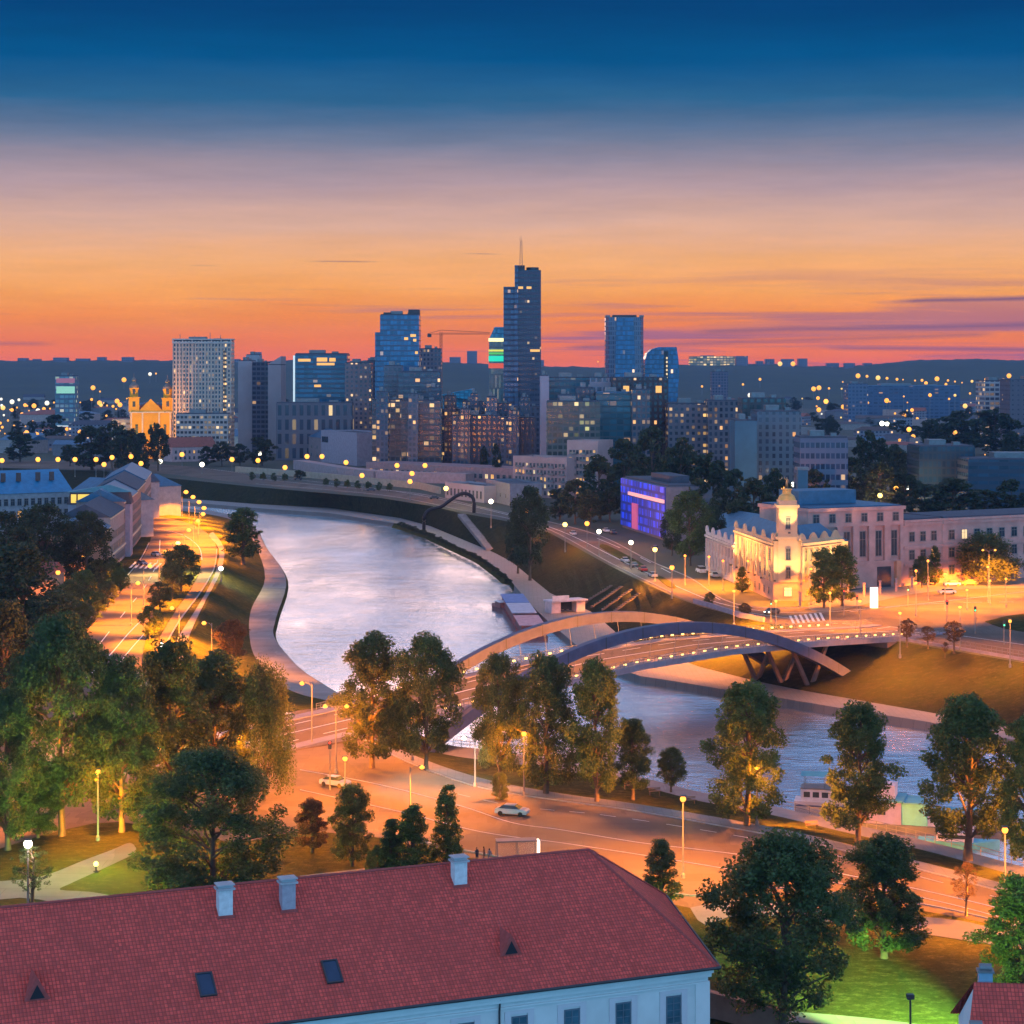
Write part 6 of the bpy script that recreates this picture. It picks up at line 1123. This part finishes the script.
m = MB(); m.prism([(p_.x, p_.y) for p_ in hq], -.5, 10.9); m.build("wall", WP, ah)
rza = math.atan2(d.y, d.x); orr = Vector((hq[0].x, hq[0].y, 0))      # local frame along the front wall, x to the left
def fw(x, out, z): return orr - d * x + Vector((d.y, -d.x, 0)) * out + Vector((0, 0, z))
def fbox(m, x0, x1, o0, o1, z0, z1):
    m.add([fw(x0, o0, z0), fw(x1, o0, z0), fw(x1, o1, z0), fw(x0, o1, z0), fw(x0, o0, z1), fw(x1, o0, z1), fw(x1, o1, z1), fw(x0, o1, z1)], [(0, 3, 2, 1), (4, 5, 6, 7), (0, 1, 5, 4), (1, 2, 6, 5), (2, 3, 7, 6), (3, 0, 4, 7)])
m = MB(); fbox(m, -.25, LB - 2, .01, .55, 10.45, 10.85); fbox(m, -.15, LB - 2, .01, .35, 10.1, 10.445); fbox(m, -.08, LB - 2, .01, .16, 9.55, 9.7)
fbox(m, -.1, 1.2, .01, .14, 0, 9.55)
m.build("cornice", plain("white cornice", (.7, .7, .68), .8, var=.05), ah)
m = MB(); e0_ = C4 + Vector((d.y, -d.x, 0)) * .12; m.tube([C4 + Vector((d.y, -d.x, 0)) * .1 + Vector((0, 0, -.05)), C1 + Vector((d.y, -d.x, 0)) * .1 + d * .1 + Vector((0, 0, -.05))], .13, 6); m.tube([C1 + d * .12 + Vector((0, 0, -.05)), C2 + d * .12 + Vector((0, 0, -.05))], .13, 6)
m.build("gutter", DARKM, ah)
PIL = plain("grey-white surround", (.62, .58, .6), .8, var=.05)
xw = [3.2 + 4.55 * k for k in range(18)]
for k, x in enumerate(xw):
    m = MB(); fbox(m, x - 1.25, x - .72, .005, .09, 3, 9.0); fbox(m, x + .72, x + 1.25, .005, .09, 3, 9.0); fbox(m, x - 1.25, x + 1.25, .005, .09, 9.0, 9.28); m.build("window_surround", PIL, ah)
    m = MB(); fbox(m, x - .6, x + .6, .004, .05, 6.6, 8.75); fo = m.build("window", plain("blue window glass", (.05, .12, .16), .1, var=.4), ah)
    m = MB()
    for a, b, z0_, z1_ in ((x - .68, x - .58, 6.5, 8.85), (x + .58, x + .68, 6.5, 8.85), (x - .035, x + .035, 6.6, 8.75), (x - .57, x + .57, 8.72, 8.85), (x - .57, x + .57, 6.5, 6.62)): fbox(m, a, b, .051, .09, z0_, z1_)
    for z in (7.1, 7.65, 8.2): fbox(m, x - .57, x + .57, .052, .075, z - .025, z + .025)
    m.build("frame", plain("dark blue frame", (.12, .16, .2), .5), fo); m = MB(); fbox(m, x - .75, x + .75, .003, .2, 6.36, 6.48); m.build("sill", METAL, fo)
for x in (18.6, 52): m = MB(); m.tube([fw(x, .3, 10.5), fw(x, .16, 9.4), fw(x, .16, 0)], .08, 6); m.build("downpipe", DARKM, ah)
nslope = (C1 - C4).cross(R1 - C1).normalized()
def on_roof(px, py):     # point on the front slope seen at that spot of the site plan
    dr = Vector(((px - 512) / K, 1, -(py - HZ) / K)); o = Vector((0, 0, H)); t_ = (C1 - o).dot(nslope) / dr.dot(nslope); return o + dr * t_
up_ = nslope.cross(d); up_ = up_ if up_.z > 0 else -up_; hz_ = Vector((d.y, -d.x, 0))
for i, (px, py, top) in enumerate(((226, 917, 2.45), (289, 911, 2.5), (461, 886, 2.3))):
    p_ = on_roof(px, py); t = put("chimney", None, ah, tuple(p_), rza)
    m = MB(); m.box(-.55, 0, -.5, .55, .95, top - .35); m.build("stack", plain("white-washed chimney" if i != 1 else "mauve chimney brick", (.6, .6, .6) if i != 1 else (.36, .32, .36), .8, scale=2), t)
    m = MB(); m.box(-.72, -.16, top - .35, .72, 1.1, top - .2); m.box(-.55, 0, top - .2, -.42, .95, top); m.box(.42, 0, top - .2, .55, .95, top); m.box(-.42, 0, top - .2, .42, .13, top); m.box(-.42, .82, top - .2, .42, .95, top); m.box(-.7, -.14, top, .7, 1.08, top + .1); m.build("chimney_cap", plain("grey chimney cap", (.4, .4, .42), .7), t)
    m = MB(); m.box(-.72, -.15, -.55, .72, -.003, .12); m.build("flashing", cap, t)
for px, py in ((206, 985), (332, 972)):
    p_ = on_roof(px, py); t = put("skylight", None, ah)
    def sl(a, b, c): return p_ + d * a + up_ * b + nslope * (c if nslope.z > 0 else -c)
    def sb(m, a0, a1, b0, b1, c0, c1): m.add([sl(a0, b0, c0), sl(a1, b0, c0), sl(a1, b1, c0), sl(a0, b1, c0), sl(a0, b0, c1), sl(a1, b0, c1), sl(a1, b1, c1), sl(a0, b1, c1)], [(0, 3, 2, 1), (4, 5, 6, 7), (0, 1, 5, 4), (1, 2, 6, 5), (2, 3, 7, 6), (3, 0, 4, 7)])
    m = MB(); [sb(m, *b_) for b_ in ((-.66, -.54, -1.1, 1.1, -.1, .16), (.54, .66, -1.1, 1.1, -.1, .16), (-.54, .54, .98, 1.1, -.1, .16), (-.54, .54, -1.1, -.98, -.1, .16))]; m.build("frame", DARKM, t)
    m = MB(); sb(m, -.54, .54, -.98, .98, -.1, .09); m.build("pane", plain("skylight glass", (.02, .05, .09), .06, var=.2), t)
for px, py in ((37, 1000), (511, 955)):
    p_ = on_roof(px, py); t = put("dormer", None, ah, tuple(p_), rza)
    m = MB(); m.add([(-.95, -.1, 0), (.95, -.1, 0), (0, -.1, 1.65), (-.6, 0.1, .0), (.6, .1, 0), (0, 2.7, 1.7)], [(0, 1, 2), (1, 5, 2), (0, 2, 5), (0, 5, 1)]); m.build("dormer_roof", cap, t)
    m = MB(); m.add([(-.55, -.14, .12), (.55, -.14, .12), (0, -.14, 1.15), (-.55, -.02, .12), (.55, -.02, .12), (0, -.02, 1.15)], [(0, 1, 2), (5, 4, 3), (0, 3, 4, 1), (1, 4, 5, 2), (2, 5, 3, 0)]); m.build("louvre", plain("black louvre", (.015, .015, .02), .6), t)
# small roof at the lower right
p_ = A(974, 982, 150); L2, D2, h2 = 30, 5.2, p_.z - 4
sh = thing("tiled_outbuilding", "small red pantiled outbuilding with two chimneys at the lower right corner", "outbuilding", (p_.x, p_.y, 0), R(-6))
m = MB(); uv = []; roof_face(m, uv, [Vector((-1.2, -D2, h2)), Vector((L2, -D2, h2)), Vector((L2, 0, h2 + 4)), Vector((0, 0, h2 + 4))], Vector((1, 0, 0))); roof_face(m, uv, [Vector((L2, D2, h2)), Vector((-1.2, D2, h2)), Vector((0, 0, h2 + 4)), Vector((L2, 0, h2 + 4))], Vector((-1, 0, 0)))
o = m.build("roof", TILE, sh, fix=False); set_uv(o, uv)
m = MB(); m.box(-.6, -D2 + .5, 0, L2, D2 - .5, h2 - .05); m.add([(-.6, -D2 + .5, h2 - .05), (-.6, D2 - .5, h2 - .05), (-.05, 0, h2 + 3.5)], [(0, 1, 2)]); m.build("wall", WP, sh)
for (x, y, z) in ((.9, .7, h2 + 3.2), (-.3, -3.6, h2 + .3)):
    t = put("chimney", None, sh, (x, y, z)); m = MB(); m.box(-.5, -.4, -1.5, .5, .4, 1.4); m.build("stack", plain("blue painted chimney", (.2, .34, .45), .7), t); m = MB(); m.box(-.62, -.52, 1.4, .62, .52, 1.55); m.tube([(-.45, 0, 1.7), (.45, 0, 1.7)], .3, 10); m.build("chimney_cap", METAL, t)
# low brick wall bits by the great tree
m = MB(); a, b = G(716, 1018, 0), G(760, 1030, 0); rz, l = base_of(a, b); m.cbox(((a.x + b.x) / 2, (a.y + b.y) / 2, 1.1), (l + 6, .5, 2.2), rz); m.cbox(((a.x + b.x) / 2, (a.y + b.y) / 2, 2.28), (l + 6.4, .8, .16), rz); tag(m.build("garden_wall", plain("orange brick wall", (.36, .2, .15), .85)), "low brick garden wall under the great dark tree", "wall")
# ------------------------------------------------------------- vehicles
def car_meshes(col, van=False):
    m = MB(); Lc, Wc = (4.9, 1.9) if van else (4.4, 1.8)
    prof = [(-2.2, .32), (-2.25, .7), (-2.05, .92), (-1.25, 1.0), (1.7, .98), (2.15, .9), (2.2, .55), (2.15, .3)] if not van else [(-2.45, .32), (-2.5, 1.0), (-2.1, 1.15), (-1.6, 1.3), (2.4, 1.3), (2.45, .9), (2.4, .3)]
    n = len(prof); b = Wc / 2; m.add([(x, -b + (.06 if z > .8 else 0), z) for x, z in prof] + [(x, b - (.06 if z > .8 else 0), z) for x, z in prof], [(i, (i + 1) % n, (i + 1) % n + n, i + n) for i in range(n)] + [tuple(reversed(range(n))), tuple(range(n, 2 * n))])
    body = m.mesh("body", plain("car paint " + col[0], col[1], .3, .2, .05), False)
    cab = [(-1.25, 1.0), (-.55, 1.42), (.95, 1.44), (1.75, .98)] if not van else [(-1.6, 1.3), (-1.0, 1.95), (2.2, 2.0), (2.42, 1.3)]
    m = MB(); m.add([(x, s * (b - (.1 if z < 1.35 else .26)), z) for s in (-1, 1) for x, z in cab], [(0, 1, 5, 4), (2, 3, 7, 6), (3, 2, 1, 0), (4, 5, 6, 7)]); glass = m.mesh("windows", GLASS)
    m = MB(); z = cab[1][1]; m.box(cab[1][0], -b + .25, z - .02, cab[2][0], b - .25, z + .05); rf_ = m.mesh("roof", plain("car paint " + col[0], col[1]))
    m = MB(); m.tube([(0, -.11, 0), (0, .11, 0)], .33, 12); wh = m.mesh("wheel", plain("tyre", (.02, .02, .02), .8)); m = MB(); m.cbox((0, 0, 0), (.08, .36, .14)); hd = m.mesh("headlight", plain("lamp glass", (.7, .7, .68), .2)); m = MB(); m.cbox((0, 0, 0), (.06, .3, .14)); tl = m.mesh("tail_light", plain("red lens", (.4, .02, .02), .3))
    return body, glass, rf_, wh, hd, tl, b, (2.25 if not van else 2.5)
def car(cm, v, rz, label, lit=False):
    t = thing("parked_car", label, "car", tuple(v), rz, "cars on the streets"); put("body", cm[0], t); put("windows", cm[1], t); put("roof", cm[2], t)
    for sx in (-1.4, 1.4):
        for sy in (-1, 1): put("wheel", cm[3], t, (sx, sy * (cm[6] - .08), .33))
    for sy in (-1, 1):
        o = put("headlight", cm[4], t, (-cm[7], sy * .6, .68)); put("tail_light", cm[5], t, (cm[7] - .06, sy * .62, .78))
        if lit: m = MB(); m.cbox((-cm[7] - .06, sy * .6, .68), (.1, .4, .22)); m.build("lit_headlamp", BULBW, t)
    return t
CS = {k: car_meshes((k, c)) for k, c in (("silver", (.5, .5, .52)), ("dark", (.05, .06, .08)), ("red", (.4, .05, .04)), ("white", (.7, .7, .7)), ("blue", (.08, .13, .25)))}; VAN = car_meshes(("white", (.7, .7, .7)), True)
fa = math.atan2(*(reversed((G(672, 590, 3) - G(612, 562, 3)).xy)))
for px, py, k, rz, z, lab in ((625, 562, "silver", fa, 3, "silver car first in the queue on the far street"), (634, 567, "dark", fa, 3, "dark car second in the queue on the far street"), (643, 571, "red", fa, 3, "red car third in the queue on the far street"), (653, 577, "silver", fa, 3, "silver car last in the queue nearest the bridge"),
    (573, 535, "silver", fa, 3, "silver car alone near the riverside dark tree"), (606, 532, "white", fa, 3, "white car by the white lamp of the far street"), (613, 534, "dark", fa, 3, "dark car beside the white one on the far street"), (655, 550, "dark", fa, 3, "dark car below the blue-lit building"), (714, 577, "silver", fa, 3, "silver car parked before the museum's side wing"),
    (952, 586, "white", .1, 3, "white car parked by the ministry wing"), (969, 585, "dark", .1, 3, "dark car parked right of the white one at the ministry"), (947, 594, "silver", .2, 3, "silver car pulling out below the parked white car"),
    (142, 565, "blue", 2.2, 0, "blue car at the crossing on the left street"), (156, 556, "silver", 2.2, 0, "silver car just past the crossing"), (298, 480, "dark", .1, 3, "dark car on the far street below the clipped trees"), (371, 491, "dark", .1, 3, "dark car at the end of the clipped trees"), (434, 499, "dark", .2, 3, "dark car left of the black arch"),
    (335, 786, "silver", 2.6, 0, "silver car turning on the junction by the short lamp"), (512, 815, "silver", 2.85, 0, "silver car on the avenue above the bus shelter"), (285, 722, "white", .9, 0, "white car by the lamp on the bare corner"), (326, 716, "white", .9, 0, "white car behind the double lamp")):
    car(CS[k], G(px, py, z + .03) if z else G(px, py, .04), rz, lab)
car(VAN, G(701, 573, 3.03), fa, "white van parked before the museum's side wing"); car(CS["dark"], G(772, 614, 3.03), .9, "dark car with bright headlamps before the museum tower", True)
for i in range(24):
    x = 372 + (i % 12) * 9.5 + r4.uniform(-2, 2); y = 478.5 + (i // 12) * 3 + (x - 372) * .03
    car(CS[r4.choice(list(CS))], G(x, y - 1, 3.05), r4.choice((0, 1.57)) + .1, "tiny parked car in the %s row of the terrace car park, %s from the left" % (("back", "front")[i // 12], ORD[i % 12]))
# ------------------------------------------------------------- black tube arch
Ya = 811; pts = smooth_line([A(x, y, Ya) for x, y in ((424, 532), (424, 524), (425, 515), (430, 509.5), (441, 506.5), (449, 501), (457, 495.5), (464, 493), (471, 495.5), (474, 501), (474, 514))], 5)
for k, p_ in enumerate(pts): p_.y = Ya + (0 if k < 8 else -2)
m = MB(); m.tube(pts, .72, 10); tag(m.build("tube_sculpture", plain("black pipe", (.012, .012, .015), .35), smooth=True), "black bent pipe sculpture rising from the far river bank", "sculpture")
# stairs and terraces on the slope
m = MB(); pr = None
for k in range(31):
    v = slope_pt(463 + 29 * k / 30, 514.5 + 35 * k / 30)
    if pr is not None: rz, l = base_of(Vector((pr.x, pr.y, 0)), Vector((v.x, v.y, 0))); m.cbox(((pr.x + v.x) / 2, (pr.y + v.y) / 2, pr.z - .35), (l + .05, 4.2, 1.3), rz)
    pr = v
tag(m.build("stairway", PATH), "long pale stairway down the grass slope by the black arch", "stairway")
for i, (xa, ya, xb, yb) in enumerate(((584, 604, 612, 586), (592, 608, 622, 587), (602, 611, 632, 590), (612, 614, 640, 594))):
    m = MB(); pr = None
    for k in range(13):
        v = slope_pt(xa + (xb - xa) * k / 12, ya + (yb - ya) * k / 12)
        if pr is not None: rz, l = base_of(Vector((pr.x, pr.y, 0)), Vector((v.x, v.y, 0))); m.cbox(((pr.x + v.x) / 2, (pr.y + v.y) / 2, (pr.z + v.z) / 2), (l + .1, .9, .9), rz)
        pr = v
    tag(m.build("terrace_wall", plain("bench stone", (.09, .085, .09), .8)), "%s stone sitting terrace from the left on the slope behind the kiosk" % ORD[i], "terrace", "stone terraces on the slope")
# kiosk on the promenade
v = G(566, 612, -4.5); t = thing("kiosk", "flat-roofed pink and white kiosk on the promenade beyond the bridge", "kiosk", tuple(v), .5)
PKM = plain("kiosk pinkish panel", (.6, .48, .48), .6)
m = MB(); m.box(-5.5, -2.2, 3.0, 5.5, 2.6, 3.4); m.build("roof", plain("kiosk roof", (.55, .5, .54), .6), t); m = MB(); m.box(-5.2, -1.2, 0, -2.3, 2.2, 3); m.box(2.6, -1.2, 0, 5.2, 2.2, 3); m.build("wall", PKM, t); m = MB(); m.box(-2.2, 1.2, .2, 2.5, 2, 2.9); m.build("glazing", GLASS, t)
m = MB(); m.box(-5.4, -2.3, 3.4, -.4, -2, 4.7); m.build("sign_panel", plain("pale panel", (.7, .65, .65)), t)
for x in (-1.4, .2, 1.8): m = MB(); m.lathe([(.03, 0), (.03, .7), (.4, .72), (.4, .76)], (x, -.6, 0), 10); m.build("table", METAL, t)
# ------------------------------------------------------------- boats
HULLW = plain("white boat paint", (.66, .64, .66), .4); 
def hull(m, L_, B_, h_, bow=.28):
    n = 14; up__ = []; lo_ = []
    for k in range(n + 1):
        f = k / n; x = -L_ / 2 + L_ * f; y = B_ / 2 * (min(1, ((1 - f) / bow)) ** .6 if f > 1 - bow else 1) * (.9 + .1 * min(1, f * 6)); up__.append((x, max(y, .05), h_ + (.35 * max(0, (f - .6) / .4) ** 2))); lo_.append((x, max(y * .78, .04), -.5))
    ring = [(x, -y, z) for x, y, z in up__] + [(x, y, z) for x, y, z in reversed(up__)]; rl = [(x, -y, z) for x, y, z in lo_] + [(x, y, z) for x, y, z in reversed(lo_)]; k = len(ring)
    m.add(rl + ring, [(i, (i + 1) % k, (i + 1) % k + k, i + k) for i in range(k)]); 
    for i in range(n): m.add([up__[i], up__[i + 1], (up__[i + 1][0], -up__[i + 1][1], up__[i + 1][2]), (up__[i][0], -up__[i][1], up__[i][2])], [(0, 1, 2, 3)])
    return m
p_ = G(826, 812, ZW); t = thing("tour_boat", "white double-deck tour boat with a blue canopy moored behind the upright tree", "boat", (p_.x + 3.2, p_.y + 2, ZW), -.22)
hull(MB(), 15, 4, 1.3).build("hull", HULLW, t); m = MB(); m.box(-6.5, -1.7, 1.3, 3.6, 1.7, 3.1); m.build("cabin", HULLW, t)
for k in range(7):
    for sy in (-1, 1): m = MB(); m.cbox((-5.6 + k * 1.35, sy * 1.72, 2.3), (.95, .06, .8)); m.build("window", GLASS, t)
m = MB(); m.box(-6.6, -1.85, 3.1, 4.2, 1.85, 3.22); [m.tube([(x, y, 3.2), (x, y, 5.1)], .05, 5) for x in (-6, -3, 0, 3.4) for y in (-1.6, 1.6)]; [m.tube([(-6, y, 4.0), (3.8, y, 4.0)], .04, 4) for y in (-1.7, 1.7)]; m.build("upper_deck", METAL, t)
m = MB(); m.add([(-6.5, -1.9, 5.1), (3.9, -1.9, 5.1), (3.9, 0, 5.5), (-6.5, 0, 5.5), (-6.5, 1.9, 5.1), (3.9, 1.9, 5.1)], [(0, 1, 2, 3), (3, 2, 5, 4)]); m.build("canopy", plain("blue awning", (.06, .28, .38), .7), t)
m = MB(); m.box(-7.3, -2.03, .55, 5.5, 2.03, .75); m.build("rubbing_strake", plain("navy stripe", (.04, .08, .2), .5), t)
p_ = G(905, 834, ZW); t = thing("houseboat", "pinkish houseboat with blue roofs moored behind the broad tree", "houseboat", (p_.x + 1, p_.y + 4, ZW), -.3)
CY = plain("cyan painted boards", (.08, .36, .5), .6); PKB = plain("pinkish boards", (.6, .5, .52), .6)
m = MB(); m.box(-7, -3, -.5, 14, 3, .9); m.build("pontoon", plain("pontoon steel", (.1, .12, .15), .6), t)
m = MB(); m.box(-6, -2.6, .9, -.5, 2.6, 4.1); m.build("cabin", PKB, t); m = MB(); m.box(-.5, -2.4, .9, 3.2, 2.4, 3.9); m.build("blue_cabin", CY, t); m = MB(); m.box(3.2, -2.2, .9, 12, 2.2, 2.6); m.build("saloon", HULLW, t)
m = MB(); m.box(-6.5, -3.0, 4.1, -.2, 3.0, 4.35); m.box(-.19, -2.8, 3.9, 3.6, 2.8, 4.15); m.box(3.61, -2.6, 2.6, 12.4, 2.6, 2.85); m.build("roof", plain("blue boat roof", (.07, .3, .42), .5), t)
m = MB(); m.box(-5.5, -1.5, 4.36, -1.5, 1.8, 6.2); m.build("upper_cabin", PKB, t); m = MB(); m.box(-3.9, -2.68, 2.2, -2.7, -2.58, 3.1); m.build("window", GLASS, t)
for k in range(6): m = MB(); m.box(3.8 + k * 1.35, -2.27, 1.5, 4.7 + k * 1.35, -2.17, 2.3); m.build("window", GLASS, t)
p_ = G(962, 850, ZW); t = thing("motor_boat", "low pale blue motor boat right of the houseboat", "boat", (p_.x, p_.y + 2, ZW), -.25); hull(MB(), 11, 3, .9).build("hull", CY, t); m = MB(); m.box(-3, -1.1, .9, 2, 1.1, 2.1); m.build("cabin", HULLW, t); m = MB(); m.box(-2.8, -1.16, 1.3, 1.8, 1.16, 1.8); m.build("windows", GLASS, t)
a, b = G(522, 606, ZW), G(546, 641, ZW); rz, l = base_of(a, b); t = thing("restaurant_barge", "cluttered restaurant barge with blue and pink awnings moored by the far promenade", "barge", ((a.x + b.x) / 2 - 3, (a.y + b.y) / 2, ZW), rz)
m = MB(); m.box(-l / 2, -3.5, -.5, l / 2, 3.5, 1.1); m.build("hull", plain("rusty hull", (.2, .09, .09), .7), t); m = MB(); m.box(-l / 2 + 2, -2.8, 1.1, l * .1, 2.8, 3.4); m.box(l * .2, -2.6, 1.1, l * .42, 2.6, 3.3); m.build("cabin", plain("red brown cabin", (.3, .13, .12), .7), t)
m = MB(); m.box(-l / 2 + 1.5, -3.2, 3.4, -l * .2, 3.2, 3.6); m.build("awning", plain("blue canvas", (.12, .2, .42), .7), t); m = MB(); m.box(-l * .18, -3.2, 3.4, l * .12, 3.2, 3.6); m.build("awning", plain("grey canvas", (.42, .42, .5), .7), t); m = MB(); m.box(l * .18, -3.2, 3.3, l * .46, 3.2, 3.5); m.build("awning", plain("pink canvas", (.5, .28, .3), .7), t)
m = MB(); [m.tube([(-l / 2 + 1 + k * l / 14, -3.4, 1.1), (-l / 2 + 1 + k * l / 14, -3.4, 2.1)], .05, 4) for k in range(14)]; m.tube([(-l / 2 + 1, -3.4, 2.1), (l / 2 - 1, -3.4, 2.1)], .05, 4); m.build("railing", plain("red railing", (.4, .1, .1)), t)
p_ = G(500, 610, ZW); t = thing("small_boat", "small dark red boat beside the far bank shrubs", "boat", (p_.x, p_.y, ZW), 1.9); hull(MB(), 12, 3, 1).build("hull", plain("rusty hull", (.2, .09, .09)), t); m = MB(); m.box(-3.5, -1.1, 1, 1, 1.1, 2.4); m.build("cabin", plain("red brown cabin", (.3, .13, .12)), t); m = MB(); m.box(-3.8, -1.3, 2.4, 1.3, 1.3, 2.55); m.build("canopy", HULLW, t)
# ------------------------------------------------------------- bus shelter, people, signs
v = G(517, 861, 0); t = thing("bus_shelter", "glass bus shelter with a lit end panel above the roof ridge", "bus shelter", tuple(v), .12)
m = MB(); m.box(-2.6, -.9, 2.5, 2.4, .9, 2.65); m.build("roof", METAL, t); m = MB(); [m.tube([(x, y, 0), (x, y, 2.5)], .05, 5) for x in (-2.5, 0, 2.3) for y in (-.8, .8)]; m.build("frame", METAL, t)
gp = NT("shelter glass"); gp.b.inputs['Base Color'].default_value = (.6, .65, .65, 1); gp.b.inputs['Alpha'].default_value = .07; gp.b.inputs['Roughness'].default_value = .1
m = MB(); m.box(-2.5, .78, .3, 2.3, .8, 2.4); m.build("glass_back", gp.m, t); m = MB(); m.box(2.45, -.7, .3, 2.75, .7, 2.5); m.build("lit_panel", emit("shelter panel", (1, .88, .7), 1.7), t); m = MB(); m.box(-1.8, .2, .45, 1.2, .6, .52); m.build("bench", DARKM, t)
JP = [((0, 0, .98), .14, .75), ((0, 0, 1.22), .13, .75), ((0, 0, 1.42), .16, .6), ((0, 0, 1.52), .055), ((0, .02, 1.63), .095), ((0, .02, 1.73), .075),
      ((.19, 0, 1.4), .055), ((.24, .03, 1.14), .045), ((.22, -.1, .92), .032), ((-.19, 0, 1.4), .055), ((-.25, .02, 1.14), .045), ((-.22, -.12, .93), .032),
      ((.09, 0, .9), .095), ((.1, -.04, .5), .062), ((.11, .03, .08), .04), ((.11, -.13, .03), .035), ((-.09, 0, .9), .095), ((-.1, .03, .5), .062), ((-.11, .1, .08), .04), ((-.11, -.05, .03), .035)]
for i, (px, py, c, lab) in enumerate(((477, 862, (.03, .03, .04), "person in dark clothes standing left of the bus shelter"), (484, 861, (.2, .07, .06), "person in a reddish jacket waiting near the bus shelter"), (489.5, 863, (.16, .18, .22), "person in grey waiting closest to the bus shelter"))):
    o = skin_body("person", JP, BN, plain("clothes %d" % i, c, .9), None, tuple(G(px, py, 0)), .6 + i * 1.3, 2); tag(o, lab, "person", "people at the bus stop")
    m = MB(); m.ball((0, .03, 1.7), .105, 10, 8); hr_ = m.build("hair", plain("dark hair", (.03, .02, .015), .7), o, smooth=True); m = MB(); m.ball((0, -.035, 1.655), .085, 10, 8, 1.15); m.build("face", plain("skin tone", (.45, .28, .2), .6), o, smooth=True)
v = G(874, 609, ZB); t = thing("advertising_column", "bright white lit advertising column on the square", "advertising column", tuple(v)); m = MB(); m.box(-.9, -.35, .3, .9, .35, 5.2); m.build("lit_panel", emit("ad white", (1, .9, .75), 1.5), t); m = MB(); m.box(-1, -.45, 0, 1, .45, .3); m.box(-1, -.45, 5.2, 1, .45, 5.45); m.build("frame", METAL, t)
# traffic signs and signals on the square
for i, (px, py, h_) in enumerate(((771, 622, 5), (844, 616, 6), (908, 607, 5), (947, 622, 5), (975, 634, 6), (330, 790, 7), (1004, 645, 5), (857, 612, 4))):
    v = G(px, py, ZB if px > 400 else 0); t = thing("traffic_signal", "slender traffic signal post, %s from the left" % ORD[[330, 771, 844, 857, 908, 947, 975, 1004].index(px)], "traffic signal", tuple(v), 0, "traffic signals"); m = MB(); m.tube([(0, 0, 0), (0, 0, h_)], .09, 6); m.build("pole", POLE, t)
    m = MB(); m.box(-.25, -.3, h_ - 1.1, .25, -.02, h_); m.build("signal_head", DARKM, t); m = MB(); m.ball((0, -.32, h_ - (.2 if i % 2 else .85)), .16, 8, 6); m.build("lens", emit("signal red" if i % 2 else "signal green", (1, .05, .02) if i % 2 else (.1, 1, .4), 3), t)
# riverside railing on the near bank
m = MB(); pp = [p_ for p_ in O if -10 < p_.x < 90 and p_.y < 345]
for a, b in zip(pp, pp[1:]):
    n = max(1, int((b - a).length / 1.6))
    for k in range(n): c = a.lerp(b, k / n); m.tube([c, c + Vector((0, 0, 1.05))], .05, 4, False)
    for z in (.5, 1.05): m.tube([a + Vector((0, 0, z)), b + Vector((0, 0, z))], .045, 4)
if pp: tag(m.build("riverside_railing", METAL), "thin grey railing along the near riverside path", "railing")
# benches along the near path
for i, (x, y) in enumerate(((630, 788), (655, 794), (690, 803), (812, 828))):
    t = thing("park_bench", "wooden park bench by the near riverside path, %s from the left" % ORD[i], "bench", tuple(G(x, y, -1.2)), .25, "benches by the river")
    m = MB(); [m.box(-.9, -.25 + k * .16, .42, .9, -.13 + k * .16, .47) for k in range(3)]; m.build("seat", plain("bench wood", (.25, .16, .1)), t); m = MB(); [m.box(-.9, .24, .6 + k * .17, .9, .28, .72 + k * .17) for k in range(2)]; m.build("backrest", plain("bench wood", (.25, .16, .1)), t)
    for x_ in (-.75, .75): m = MB(); m.box(x_ - .04, -.22, -.3, x_ + .04, .3, .42); m.build("leg", DARKM, t)
# ------------------------------------------------------------- air
if True:
    hb_ = MB(); hb_.box(-4500, -60, -30, 4500, 5400, 170); hz = hb_.build("haze", None); hz['kind'] = 'stuff'
    hz.data.materials.clear(); t = NT("haze"); t.n.remove(t.b); pv = t.n.new('ShaderNodeVolumePrincipled'); pv.inputs['Color'].default_value = (.28, .52, 1, 1); pv.inputs['Density'].default_value = .000042; pv.inputs['Anisotropy'].default_value = .1
    t.l.new(pv.outputs[0], t.n['Material Output'].inputs['Volume']); hz.data.materials.append(t.m)
